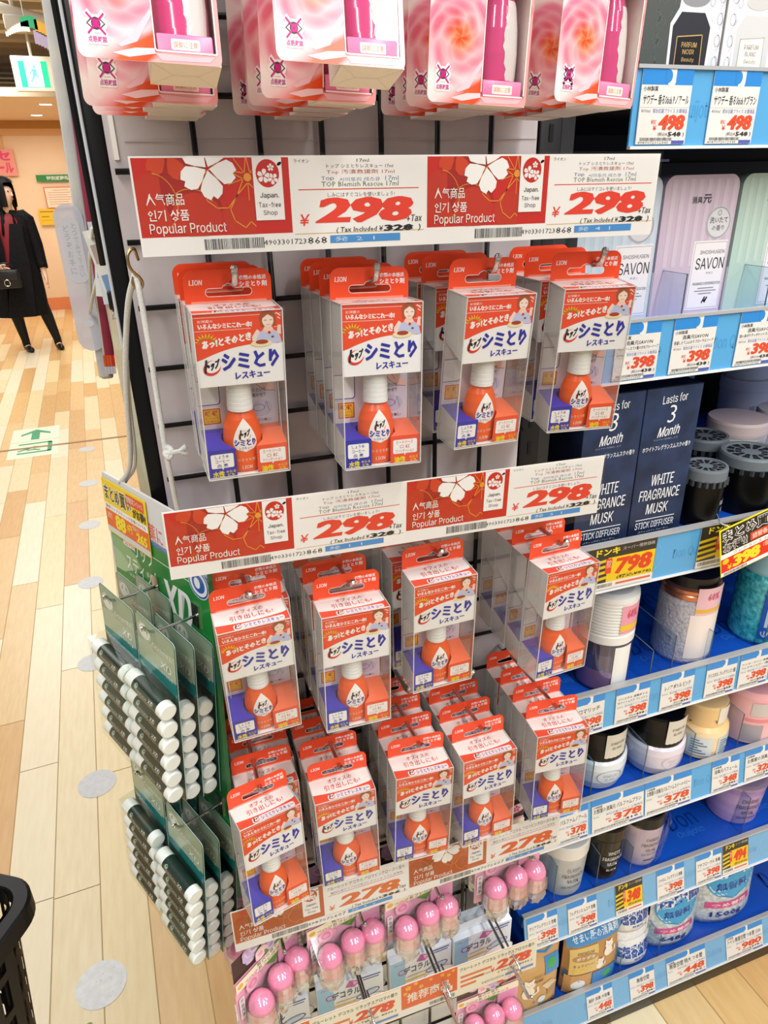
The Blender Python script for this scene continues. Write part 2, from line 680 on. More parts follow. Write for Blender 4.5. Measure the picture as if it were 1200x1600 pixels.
# floor markings stuck to the planks
for i, (x, y) in enumerate(((-.351, .418), (-.372, .988), (-.399, 1.569), (-.423, 2.147), (-.446, 2.735), (-.469, 3.303), (-.498, 3.904))):
    mb = MB()
    n = 28
    mb.prism([(.05 * math.cos(2 * math.pi * k / n), .05 * math.sin(2 * math.pi * k / n)) for k in range(n)], (0, 0, .0004), (1, 0, 0), (0, 1, 0), (0, 0, 1), .0005,
             noisy('#D6D9DC' if i == 0 else '#C3C6C8', '#E4E6E6' if i == 0 else '#CDCFCF', 60, .4))
    if i == 0:
        rng = random.Random(5)
        for k in range(26):
            r, an, b = .044 * math.sqrt(rng.random()), rng.random() * 7, rng.random() * 7
            px, py = r * math.cos(an), r * math.sin(an)
            ll = .001 + .003 * rng.random()
            mb.poly([(px, py, .00096), (px + ll * math.cos(b), py + ll * math.sin(b), .00096), (px + ll * math.cos(b + .4) * .8, py + ll * math.sin(b + .4) * .8, .00096)], mat('#8E8C86', .5))
    o = ['nearest', 'second', 'third', 'fourth', 'fifth', 'sixth', 'farthest'][i]
    mb.solo('floor_dot', 'round pale sticker on the planks, ' + (o + ' in the row of dots' if 0 < i < 6 else ('scuffed one at the near end of the row' if i == 0 else 'smallest at the far end of the row')), 'floor sticker', (x, y, 0), group='row of round stickers on the floor')
mb = MB()
a = Art(mb, (0, 0, .0007), (1, 0, 0), (0, 1, 0))
mb.box((0, -.62, .0003), (.29, 0, .0007), mat('#DDEBD2', .4))
a.rect(0, 292, 290, 297, '#B9A98A', 1)
gr = '#2F9A6A'
a.poly([(145, 40), (235, 130), (235, 165), (170, 115), (170, 265), (120, 265), (120, 115), (55, 165), (55, 130)], gr, 1)
a.line([(60, 350), (240, 350), (240, 530), (60, 530)], 26, gr, 1)
a.line([(60, 480), (110, 450), (150, 420), (215, 440)], 22, gr, 1)
a.line([(110, 480), (150, 470), (180, 490)], 20, gr, 1)
mb.solo('floor_exit_sticker', 'pale green floor sticker with an arrow and exit figure', 'floor sticker', (-.985, 4.5, 0), (0, 0, R(2.6)))
mb = MB()
mb.prism([(.006 * math.cos(k * .6), .004 * math.sin(k * .6)) for k in range(10)], (0, 0, .0004), (1, 0, 0), (0, 1, 0), (0, 0, 1), .0004, mat('#7FA05A', .6))
mb.solo('green_scrap', 'tiny green scrap lying near the scuffed floor dot', 'scrap', (-.372, .345, 0))

# ================================================================== grid wall with its posts
gp = thing('grid_wall_panel', 'black wire grid wall panel with a pale backing sheet', 'display panel', (0, 0, 0))
mb = MB()
WIRE = mat('#060607', .4, 0, .25)
top, bot = Z0 + .36, .06
for j in range(0, 6):
    x = .05 * j
    mb.tube([(x, .0, bot), (x, 0, top)], .0024, WIRE, 8)
i = -7
while Z0 - .05 * i > bot:
    z = Z0 - .05 * i
    if z < top:
        mb.tube([(-.060, .0042, z), (.302, .0042, z)], .0022, WIRE, 8)
    i += 1
mb.part('wire_grid', gp)
mb = MB()
back = noisy('#BFB7BB', '#CAC4C6', 5, .2, bump=.25, bscale=45, ramp=(.3, .7))
mb.box((-.063, .009, .42), (.300, .012, top), back)
mb.box((-.063, .012, bot), (.300, .0145, .44), noisy('#D6D8DA', '#C9CCCF', 7, .3))
for z in (-.03, .02, -.30, -.345, .13, -.56):
    mb.box((-.05, .0082, Z0 + z), (.2995, .009, Z0 + z + .0012), mat('#BFB8BB', .3))
mb.part('backing_sheet', gp)
mb = MB()
mb.box((-.0590, .0072, Z0 - .042), (-.0555, .0089, Z0 + .30), WHITE)
mb.part('edge_strip', gp)

mb = MB()
mb.bev((-.0765, .0185, 0.0), (-.0592, .045, Z0 + .5), mat('#060607', .3, 0, .3), .002)
mb.solo('black_post', 'black square post at the aisle end of the grid wall', 'post', (0, 0, 0))
mb = MB()
mb.bev((-.0797, .05, Z0 - .19), (-.0763, .08, Z0 + .5), mat('#E9ECF4', .3, .15, .6), .001)  # the metal's bright shine is put into a near-white base colour
mb.bev((-.0848, .052, Z0 - .12), (-.0798, .082, Z0 + .5), mat('#08080A', .3), .001)
mb.solo('chrome_edge_strip', 'thin shiny strip running up beside the black post', 'trim strip', (0, 0, 0))

t = thing('gondola_upright', 'black upright between the grid wall and the blue shelves', 'post', (0, 0, 0))
mb = MB()
mb.bev((.304, .012, 0), (.328, .05, Z0 + .5), mat('#141416', .35), .002)
for k in range(60):
    z = .12 + k * .03
    mb.box((.314, .0112, z), (.318, .0121, z + .014), mat('#000000', .8))
mb.part('slotted_post', t)
mb = MB()
mb.box((.328, .03, .0), (.352, .42, Z0 + .5), mat('#2A2B2E', .4))
mb.box((-.05, .06, .0), (.352, .08, Z0 + .5), mat('#17171A', .5))
mb.part('side_panel', t)
mb = MB()
mb.box((-.06, .02, 0), (.33, .058, .055), BLACKM)
mb.part('foot', t)

# ------------------------------------------------------------------ hooks
def hook_mesh(L, tip=.012, r=.0023, plate=False):
    mb = MB()
    pts = [(0, .001, .0), (0, -.02, 0), (0, -L + .006, .0015), (0, -L + .0015, .0035), (0, -L - .0005, .008), (0, -L - .002, tip)]
    mb.tube(pts, r, CHROME, 10)
    c = pts[-1]
    mb.lathe([(.0001, .0022), (.0017, .0016), (r + .0005, 0), (r + .0003, -.0016), (r, -.002)], CHROME, 10, c)
    return mb


def hook(name, label, x, z, L, tip=.012, group=None, r=.0023, twin=False):
    t = thing(name, label, 'hook', W(x, 0, z), group=group)
    hook_mesh(L, tip, r).part('rod', t)
    mb = MB()
    mb.box((-.009, -.0065, -.052), (.009, -.0028, .006), CHROME)
    mb.box((-.009, -.0065, .003), (-.004, .008, .006), CHROME)
    mb.box((.004, -.0065, .003), (.009, .008, .006), CHROME)
    mb.part('bracket', t)
    if twin:
        mb = MB()
        mb.tube([(0, -.004, .022), (0, -L + .03, .022), (0, -L + .024, .018)], .0016, CHROME, 8)
        mb.part('upper_arm', t)
    return t

# ================================================================== stain remover packs
RED, RED2, BLUE = '#EA4A24', '#E8502E', '#2A2A9C'


def top_logo(a, x0, y0, s, l=3):
    """red oval with a black and white two-letter-high word mark"""
    a.ell(x0 + 5 * s, y0 + 5.2 * s, 5.3 * s, 4.3 * s, '#D8352A', l, rot=-28)
    a.ell(x0 + 5.7 * s, y0 + 4.4 * s, 4.6 * s, 3.4 * s, '#F2EEEA', l + 1, rot=-28)
    a.text('ト', x0 + .4 * s, y0 + .4 * s, x0 + 4.6 * s, y0 + 8.0 * s, '#191820', l + 2, .04, .15, .6 * s, 1, .16 * s)
    a.text('ップ', x0 + 3.9 * s, y0 + 1.0 * s, x0 + 9.9 * s, y0 + 6.8 * s, '#191820', l + 2, .03, .15, 1.3 * s, 1, .14 * s)


def stain_pack():
    Wd, H, D, hH = .060, .120, .030, .022
    t = thing('stain_remover_pack', '', 'stain remover', (0, 0, 0), group='stain remover packs on the grid wall')
    # --- hanger tab
    mb = MB()
    outer = rrect(-30, 0, 30, 23, (7.5, 7.5, 0, 0), 6)
    slot = rrect(-16, 12.2, 16, 17.6, 2.6, 4)
    bump = [(-4.5, 12.2), (-3.4, 10.6), (0, 9.2), (3.4, 10.6), (4.5, 12.2)]
    i = next(k for k in range(len(slot)) if abs(slot[k][1] - 12.2) < .01 and slot[k][0] < 0 and abs(slot[(k + 1) % len(slot)][1] - 12.2) < .01)
    slot = slot[:i + 1] + bump + slot[i + 1:]
    redm = mat(RED, .32, 0, .4)
    for dy in (-.0004, 0):
        mb.holed(outer, [slot], lambda x, y, dy=dy: (x * MM, dy, -y * MM), redm)
    n = len(slot)
    mb.add([(x * MM, dy, -y * MM) for dy in (-.0004, 0) for x, y in slot], [(k, (k + 1) % n, n + (k + 1) % n, n + k) for k in range(n)], WHITE)
    n = len(outer)
    mb.add([(x * MM, dy, -y * MM) for dy in (-.0004, 0) for x, y in outer], [(k, (k + 1) % n, n + (k + 1) % n, n + k) for k in range(n)], redm)
    a = Art(mb, (-.030, -.0004, 0))
    a.text('LION', 3.6, 6.2, 12.6, 9.6, '#F6EDEA', 1, .035, .12)
    a.text('衣類の本格派', 37.5, 4.2, 56.5, 7.4, '#F6EDEA', 1, .02)
    a.text('シミとり剤', 37.5, 8.0, 56.8, 12.0, '#F6EDEA', 1, .03)
    a.line([(x + 30, y) for x, y in slot], .5, '#F3D6CC', 1, True)
    a.rect(4, 20.5, 56, 22.0, '#F08A70', 1)
    mb.part('hanger_tab', t)
    # --- folded card inside
    mb = MB()
    z0 = -hH
    cardw = mat('#EFECEA', .5)
    # back panel
    mb.box((-.0294, -.0012, z0 - .1195), (.0294, -.0004, z0), mat('#E7DADD', .5))
    a = Art(mb, (-.030, -.0012, z0))
    a.rect(36, 52, 58.5, 93, '#D8D2E2', 1)
    a.rr(0.8, 54, 17, 73, (0, 2.6, 2.6, 0), BLUE, 1)
    a.rr(0.8, 54.7, 16.3, 72.3, (0, 2.2, 2.2, 0), '#F1ECE9', 2)
    a.rect(2.5, 75, 16.8, 88.5, '#F3EFEA', 1)
    a.rect(3.2, 75.6, 16.2, 87.9, '#D2361E', 2)
    a.rect(4.1, 76.5, 15.3, 87.0, '#F9BC1E', 3)
    a.text('吸収', 5, 77.2, 14.4, 81.2, '#C2421C', 4, .03)
    a.text('シート付', 5, 82, 14.4, 84, '#C2421C', 4)
    a.text('(５枚入)', 5.4, 84.7, 14, 86.6, '#C2421C', 4)
    # how-to drawing, right
    a.poly([(40, 52.5), (46, 52.5), (52, 58), (58, 61), (58, 66), (50, 65), (44, 60)], '#F1C6BC', 2)
    a.line([(40, 52.5), (44, 60), (50, 65), (58, 66)], .35, '#8A5560', 3)
    a.line([(45, 54), (49, 60)], .3, '#8A5560', 3)
    a.ell(47, 79, 8.5, 6.5, '#C5C1DC', 2)
    a.ring(45, 78.5, 4.2, 2.6, .4, '#7B5A74', 3)
    a.text('たたいて', 41, 63, 51, 66, '#4A3A4A', 4, .01)
    a.text('吸わせて', 41, 67, 51, 70, '#4A3A4A', 4, .01)
    a.text('輪ジミ無し!', 41, 87, 54, 89.6, '#4A3A4A', 4, .01)
    a.line([(49, 80), (51, 74), (53, 82)], .3, '#6A678A', 3)
    # top flap
    mb.poly([(-.0296, -.0006, z0 - .0006), (.0296, -.0006, z0 - .0006), (.0296, -D + .0006, z0 - .0006), (-.0296, -D + .0006, z0 - .0006)], mat('#F1EBE8', .45))
    a = Art(mb, (-.030, -.0006, z0 - .0006), (1, 0, 0), (0, 1, 0))
    crv = [(0.4, 24 - 0)] + [(x, 20.5 + 2.2 * math.sin(x / 60 * math.pi)) for x in range(4, 57, 4)] + [(59.6, 19)]
    a.poly([(0.4, 17.5)] + [(x, 17.5 + 2.4 * math.sin(x / 60 * math.pi)) for x in range(4, 57, 4)] + [(59.6, 16.5), (59.6, 29.4), (.4, 29.4)], '#E6533A', 1)
    a.text('オフィスの', 18, 2.6, 42, 8, '#D8392A', 2, .01, 0)
    a.text('引き出しにも!', 13, 9.2, 49, 16, '#D8392A', 2, .01, 0)
    a.rr(14, 21.4, 56, 28, 2, '#F1DEDC', 2)
    top_logo(a, 15, 21.2, .62, 3)
    a.text('シミとりレスキュー', 22.5, 22.3, 55, 27.2, '#3A3AA6', 3, .02)
    # front flap
    yf = -D + .0008
    mb.box((-.0296, yf, z0 - .050), (.0296, yf + .0005, z0 - .0006), mat('#F0EEEC', .4))
    a = Art(mb, (-.030, yf, z0))
    arc = [(60 - .4, 22.4)] + [(x, 22.2 + (44 - x) ** 2 * .0052) for x in range(56, 0, -4)] + [(.4, 31.5)]
    a.poly([(.4, .8), (59.6, .8)] + arc, RED, 1)
    a.rect(.4, 2.7, 59.6, 3.05, '#F2CFC4', 2)
    a.rect(.4, 11.5, 38, 11.85, '#F2CFC4', 2)
    a.rect(54, 11.5, 59.6, 11.85, '#F2CFC4', 2)
    a.text('お洋服の', 3.2, 4.4, 13.4, 6.3, '#F6E4DC', 2, .01)
    a.text('いろんなシミにこれ一本!', 3.2, 6.8, 39, 10.6, '#F8F0EA', 2, .03, 0, 0, 1, .07)
    for k in range(9):
        an = R(195 + 150 * k / 8)
        a.poly([(7.8 + 5.2 * math.cos(an + .13), 20.2 + 4.6 * math.sin(an + .13)), (7.8 + 8.6 * math.cos(an), 20.2 + 7.6 * math.sin(an)), (7.8 + 5.2 * math.cos(an - .13), 20.2 + 4.6 * math.sin(an - .13))], '#F0C025', 2)
    a.ring(7.8, 20.6, 5.4, 4.6, 1.0, '#F0C025', 2, 14, 0, 195, 345)
    a.text('あっ!とそのとき', 4.6, 18.2, 38, 23.8, '#F8F0EA', 3, .035, 0, 4.2, 1, .12)
    # woman with a plate
    a.poly([(40, 21), (43, 15), (47, 13.2), (53, 13.4), (57, 15.5), (59, 22.5), (41, 22.8)], '#BFC4E2', 2)
    a.poly([(46, 13.4), (48.2, 10), (51.6, 10), (53.5, 13.4), (50, 16.5)], '#F3CDB8', 3)
    a.poly([(38.5, 17.5), (42, 12.6), (44, 14), (41, 20.5), (38.5, 20.5)], '#F0D6CC', 3)
    a.poly([(55.6, 16), (56.6, 10.6), (58.6, 10.4), (58.6, 17)], '#F3D2C2', 3)
    a.ell(49.8, 5.2, 5.8, 4.8, '#A4532C', 3)
    a.poly([(44.2, 5), (45, 11.4), (47.2, 11), (47, 5)], '#A4532C', 4)
    a.poly([(55.5, 5), (55.2, 11), (53, 10.6), (53, 5)], '#A4532C', 4)
    a.ell(49.9, 7.2, 3.9, 4.4, '#F6DCCB', 5)
    a.poly([(46, 5.6), (50, 3.0), (54, 5.4), (53.6, 3.4), (50, 1.8), (46.2, 3.6)], '#A4532C', 6)
    a.line([(47.4, 6.8), (48.9, 6.9)], .35, '#5A3A30', 6)
    a.line([(51.2, 6.9), (52.8, 6.8)], .35, '#5A3A30', 6)
    a.line([(48.7, 9.9), (51.3, 9.8)], .35, '#C9644E', 6)
    a.ell(50.4, 15.2, 1, .9, '#A8321E', 6)
    a.ell(52.6, 18.2, 1, .6, '#6A3A48', 6)
    a.ell(44.6, 22.2, 7.2, 2.3, '#F0DDAE', 7)
    a.ell(45, 21.3, 4.4, 1.5, '#A53A1E', 8)
    a.line([(55.8, 2.2), (58.6, 4.4)], .7, '#F3DDD4', 3)
    a.line([(56.6, 5.2), (58.4, 6.4)], .6, '#F3DDD4', 3)
    top_logo(a, 4.0, 30.6, 1.18, 3)
    a.text('シミとり', 16.5, 27.4, 56.5, 39.8, BLUE, 3, .03, 0, .9, 1, .22)
    a.text('レスキュー', 25.2, 41.0, 49.4, 46.2, BLUE, 3, .02, 0, .7, 1, .10)
    # folded blocks either side of the bottle
    for (x0, x1, c, c2) in ((-.0294, -.0092, '#2B2FA3', '#3C35A8'), (.0062, .0294, '#EA5230', '#F07450')):
        zt = z0 - .0975
        mb.box((x0, -D + .0014, z0 - .1188), (x1, -D + .0019, zt), mat(c, .4))
        xo, sg = (x0, 1) if x0 < 0 else (x1, -1)
        xi = x1 if x0 < 0 else x0
        def zz(y):
            return zt + (.0060) * (y + D - .0014) / (D - .003)
        cut = [(xi, -D + .0014), (xi - sg * .0014, -D + .0030), (xi - sg * .0060, -.0215), (xi - sg * .0074, -.0150), (xi - sg * .0062, -.0085), (xi - sg * .0020, -.0045), (xi, -.0016)]
        mb.poly([(xo, -D + .0014, zt)] + [(q, y, zz(y)) for q, y in cut] + [(xo, -.0016, zz(-.0016))], mat(c2, .4))
        for (qa, ya), (qb, yb2) in zip(cut, cut[1:]):
            mb.poly([(qa, ya, z0 - .1188), (qa, ya, zz(ya)), (qb, yb2, zz(yb2)), (qb, yb2, z0 - .1188)], mat(c2, .5))
        mb.poly([(xo, -D + .0014, z0 - .1188), (xo, -D + .0014, zt), (xo, -.0016, z0 - .0915), (xo, -.0016, z0 - .1188)], mat('#E9E4E2', .5))
        a = Art(mb, (x0, -D + .0014, zt))
        w = (x1 - x0) * 1000
        a.rr(2, 3.2, w - 1.8, 14.2, 1.2, '#F3EFEC', 1)
        a.poly([(w / 2 - 1, 14), (w / 2 + 1, 14), (w / 2, 15.8)], '#F3EFEC', 1)
        if x0 < 0:
            for q, (s, p, r) in enumerate((('しょうゆ', 5, 15), ('コーヒー', 5, 15), ('血 液', 6, 14))):
                a.text(s, p, 4 + q * 3.4, r, 6.7 + q * 3.4, '#34349C', 2, .012)
            a.text('水性', 2.6, 16.4, 11, 21.4, '#F3DA28', 2, .035)
        else:
            for q, (s, p, r) in enumerate((('ミートソース', 4.5, 18), ('口 紅', 7.5, 15.5), ('ファンデーション', 4, 19))):
                a.text(s, p, 4 + q * 3.4, r, 6.7 + q * 3.4, '#C2543C', 2, .008)
            a.text('油性', 2.8, 16.4, 12, 21.4, '#F3DA28', 2, .035)
        a.text('のシミ', w - 8, 16.4, w - 1, 18.6, '#F3DA28', 2, .02)
        a.text('にも', w - 7, 19, w - 2, 21.2, '#F3DA28', 2, .02)
    mb.box((-.0292, -D + .0014, z0 - .1196), (.0292, -.0012, z0 - .1190), cardw)
    # side tucks of the flap
    for sx in (-1, 1):
        mb.poly([(sx * .0293, -D + .0012, z0 - .001), (sx * .0293, -.002, z0 - .001), (sx * .0293, -.002, z0 - .040), (sx * .0293, -D + .0012, z0 - .0495)], mat('#E8E5E1', .5))
    mb.part('printed_insert', t)
    # --- bottle
    mb = MB()
    zb = z0 - .1188
    org = mat('#EE5C26', .3, 0, .5)
    prof = [(.0001, 0), (.0120, 0), (.0139, .0015), (.0144, .006), (.0139, .016), (.0141, .026), (.0132, .034), (.0112, .0405), (.0090, .0445), (.0080, .0465)]
    yb = -.0150
    mb.lathe(prof, org, 28, (-.0012, yb, zb), 1.0, .80)

    def rad(z):
        for (r0, za), (r1, zc) in zip(prof, prof[1:]):
            if za <= z <= zc:
                return r0 + (r1 - r0) * (z - za) / max(zc - za, 1e-6)
        return .0141

    def wrap(x, y, l):
        z = .046 - y * MM
        r = rad(z) + .00015 + l
        an = x * MM / .0141
        return Vector((-.0012 + r * math.sin(an), yb - r * .80 * math.cos(an), zb + z))
    b = Art(mb, (0, 0, 0), fn=wrap)
    N = 14
    rows = []
    for k in range(N + 1):
        q = k / N
        y = 4.5 + 25.0 * q
        hw = 9.2 * math.sin(min(1.0, q ** .8) * math.pi * .5 * 1.15) if q < .78 else 9.2 * math.sqrt(max(0, 1 - ((q - .66) / .34) ** 2)) * 1.05
        rows.append((y, max(hw, .15)))
    for (ya, ha), (yc, hc) in zip(rows, rows[1:]):
        for k in range(6):
            u0, u1 = -1 + k / 3, -1 + (k + 1) / 3
            b.poly([(ha * u0, ya), (ha * u1, ya), (hc * u1, yc), (hc * u0, yc)], '#F3EDE8', 1)
    top_logo(b, -4.6, 12.2, .92, 2)
    b.text('シミとり', -8.2, 19.6, 8.2, 24.8, BLUE, 3, .03, 0, 0, 1, .1)
    b.text('レスキュー', -4.6, 25.4, 4.6, 27.5, BLUE, 3, .01)
    b.text('シミとり剤', -6.6, 34.4, 6.6, 37.0, '#F5CDBE', 2, .01)
    b.text('LION', -3.6, 40.2, 4.0, 42.8, '#F5E4DC', 2, .03, .1)
    bo = mb.part('bottle', t)
    mb = MB()
    capm = mat('#EFEFEC', .4)
    cp = [(.0079, .0462)]
    for k in range(6):
        cp += [(.0093 - .0001 * k, .0466 + k * .0035), (.0093 - .0001 * k, .0496 + k * .0035), (.0090 - .0001 * k, .0499 + k * .0035)]
    cp += [(.0080, .0690), (.0001, .0694)]
    mb.lathe(cp, capm, 28, (-.0012, yb, zb))
    mb.part('cap', bo)
    # --- clear case
    mb = MB()
    z1 = z0 - H
    x = Wd / 2
    fr, sd = film(gloss=.035, rough=.03), film(milky=.2, gloss=.05, rough=.06)  # side sheets whitened: glue haze plus reflections put into the colour
    mb.poly([(-x, -D, z1), (x, -D, z1), (x, -D, z0), (-x, -D, z0)], fr)
    mb.poly([(-x, -D, z1), (-x, 0, z1), (-x, 0, z0), (-x, -D, z0)], sd)
    mb.poly([(x, -D, z1), (x, 0, z1), (x, 0, z0), (x, -D, z0)], sd)
    mb.poly([(-x, -D, z1), (x, -D, z1), (x, 0, z1), (-x, 0, z1)], sd)
    mb.poly([(-x, -D, z0), (x, -D, z0), (x, 0, z0), (-x, 0, z0)], fr)
    edge = film(milky=.5, gloss=.15, rough=.1)  # whitish strips: highlights along the case edges put in as colour
    e = .00035
    for (px, py) in ((-x, -D), (x, -D), (-x, 0)):
        mb.box((px - e, py - e, z1), (px + e, py + e, z0), edge)
    mb.box((-x, -D - e, z0 - e), (x, -D + e, z0 + e), edge)
    mb.box((-x, -D - e, z1 - e), (x, -D + e, z1 + e), edge)
    mb.box((-x - e, -D, z0 - e), (-x + e, 0, z0 + e), edge)
    mb.box((-x - e, -D, z1 - e), (-x + e, 0, z1 + e), edge)
    mb.box((x - e, -D, z0 - e), (x + e, 0, z0 + e), edge)
    mb.part('clear_case', t)
    return t


pack0 = stain_pack()
# hook x, rod z, [(slot or explicit pose), ...]; slot n hangs n depths behind the front pack
F = -.105
ORD = ['front', 'second', 'third', 'rearmost']
HK = ['first', 'second', 'third', 'fourth', 'fifth']
POSE = {  # measured pose of each front pack: x, y, z, pitch, roll, yaw
    (0, 0): (.0010, -.1034, -.1128, 4, 1.1, 1.8), (0, 1): (.1019, -.1070, -.1166, -2, 1.8, -.5), (0, 2): (.1952, -.105, -.1154, 4, 1.7, 4.4), (0, 3): (.2869, -.1046, -.1154, 5, .4, -7.7),
    (1, 0): (-.0140, -.1043, -.3585, 4, -1.0, 1.5), (1, 1): (.0728, -.105, -.3664, -1, 1.3, -.7), (1, 2): (.1547, -.1044, -.3525, 3, -.4, .7), (1, 3): (.2822, -.105, -.3678, 0, 2.0, 5.5),
    (2, 0): (-.0258, -.1054, -.5703, -4, 1, 12.0), (2, 1): (.0530, -.1053, -.5709, .7, -1.2, -1.6), (2, 2): (.1371, -.1055, -.5705, .4, 1.5, -2.9), (2, 3): (.2070, -.1051, -.5723, -1, -.3, -.2), (2, 4): (.2959, -.105, -.570, -1.5, .2, -5.3)}
BEHIND = {(0, 0): [(-.0015, .0305), (-.003, .0335 * 1.9)], (0, 1): [(0, .0312), (0, .0625), (0, .0935)], (0, 2): [(-.001, .052), (-.004, .084)], (0, 3): [(.0, .046), (.002, .0775)],
          (1, 0): [(.006, .032), (.008, .0635)], (1, 1): [(-.002, .032), (-.003, .064), (-.003, .0945)], (1, 2): [(-.004, .046), (-.003, .0775)], (1, 3): [(0, .032), (0, .0635), (.001, .095)],
          (2, 0): [(.010, .036), (.012, .068), (.012, .0965)], (2, 1): [(0, .0325), (-.001, .064), (0, .0965)], (2, 2): [(0, .032), (0, .064), (.001, .0955)], (2, 3): [(0, .032), (.001, .064), (.001, .0955)], (2, 4): [(0, .0315), (.001, .063), (.0, .0955)]}
ROWN = ['top row', 'middle row', 'lowest row']
first = True
HOOKZ = {}
for (r, k), (px, py, pz, ax, ay, az) in POSE.items():
    rest = BEHIND[(r, k)]
    n = len(rest) + 1
    for q in range(n):
        if q == 0:
            loc, rot = W(px, py, pz), (R(ax), R(ay), R(az))
        else:
            dx, dy = rest[q - 1]
            loc, rot = W(px + dx, py + dy, pz - .0008), (R(ax * .15), R(ay * .3), R(az * .12))
        o = 'front' if q == 0 else ('rearmost' if q == n - 1 else ORD[q])
        lab = '%s red stain remover pack on the %s hook of the %s' % (o, HK[k], ROWN[r])
        if first:
            pack0.location, pack0.rotation_euler = loc, rot
            pack0['label'] = lab
            first = False
        else:
            dup(pack0, loc, rot, lab)
    hx = px + {(0, 0): .003, (0, 1): .002, (0, 2): .004, (0, 3): .006}.get((r, k), .002)
    hook('display_hook', 'steel hook carrying the %s stack of stain remover packs in the %s' % (HK[k], ROWN[r]), hx, pz - .0105, .1165, .0125 if r == 0 else .009, 'steel hooks of the stain remover packs')
for i, (x, nm) in enumerate(((-.034, 'near the post'), (.134, 'in the middle'), (.203, 'farthest from the post'))):
    t = hook('display_hook', 'empty short hook above the lowest stain remover row, ' + nm, x, -.526, .094, .012, 'empty short hooks')

# ================================================================== rose scented packs on the top hooks
def rose(a, cx, cy, r, l, cols, rot=0, sq=1.0):
    """petals as shrinking, turning lobes from pale rim to warm heart"""
    n = len(cols)
    for k, c in enumerate(cols):
        q = r * (1 - k / n) ** .85
        off = r * .10 * (1 - k / n)
        an = R(rot + 137 * k)
        pts = []
        for i in range(26):
            t = 2 * math.pi * i / 26
            w = 1 + .07 * math.cos(3 * t + k * 1.9) + .04 * math.cos(5 * t + k)
            pts.append((cx + off * math.cos(an) + q * w * math.cos(t), cy + off * math.sin(an) * sq + q * w * sq * math.sin(t)))
        a.poly(pts, c, l + k)


def eye_mark(a, cx, cy, s, l):
    w, mg = '#F7EDEC', '#C2267E'
    a.ell(cx, cy, 7.2 * s, 4.6 * s, w, l)
    for sx in (-1, 1):
        for sy in (-1, 1):
            a.line([(cx, cy), (cx + sx * 5.2 * s, cy + sy * 5.2 * s)], 3.6 * s, w, l)
    a.rr(cx - 6.8 * s, cy + 5 * s, cx + 6.8 * s, cy + 10.2 * s, 1.2 * s, w, l)
    a.poly([(cx - 6.2 * s, cy), (cx - 3 * s, cy - 2.6 * s), (cx, cy - 3.4 * s), (cx + 3 * s, cy - 2.6 * s), (cx + 6.2 * s, cy), (cx + 3 * s, cy + 2.4 * s), (cx, cy + 3 * s), (cx - 3 * s, cy + 2.4 * s)], '#55505A', l + 1)
    a.poly([(cx - 5 * s, cy), (cx - 2.6 * s, cy - 1.8 * s), (cx + 2.6 * s, cy - 1.8 * s), (cx + 5 * s, cy), (cx + 2.6 * s, cy + 1.7 * s), (cx - 2.6 * s, cy + 1.7 * s)], w, l + 2)
    a.ell(cx, cy, 3 * s, 3 * s, '#4A4048', l + 3)
    a.ell(cx, cy, 2.2 * s, 2.2 * s, mg, l + 4)
    a.line([(cx - 5.4 * s, cy - 5 * s), (cx + 5.4 * s, cy + 5 * s)], 1.1 * s, mg, l + 5)
    a.line([(cx + 5.4 * s, cy - 5 * s), (cx - 5.4 * s, cy + 5 * s)], 1.1 * s, mg, l + 5)
    a.text('点眼厳禁', cx - 6 * s, cy + 6 * s, cx + 6 * s, cy + 9.4 * s, '#C05A98', l + 2, .02)


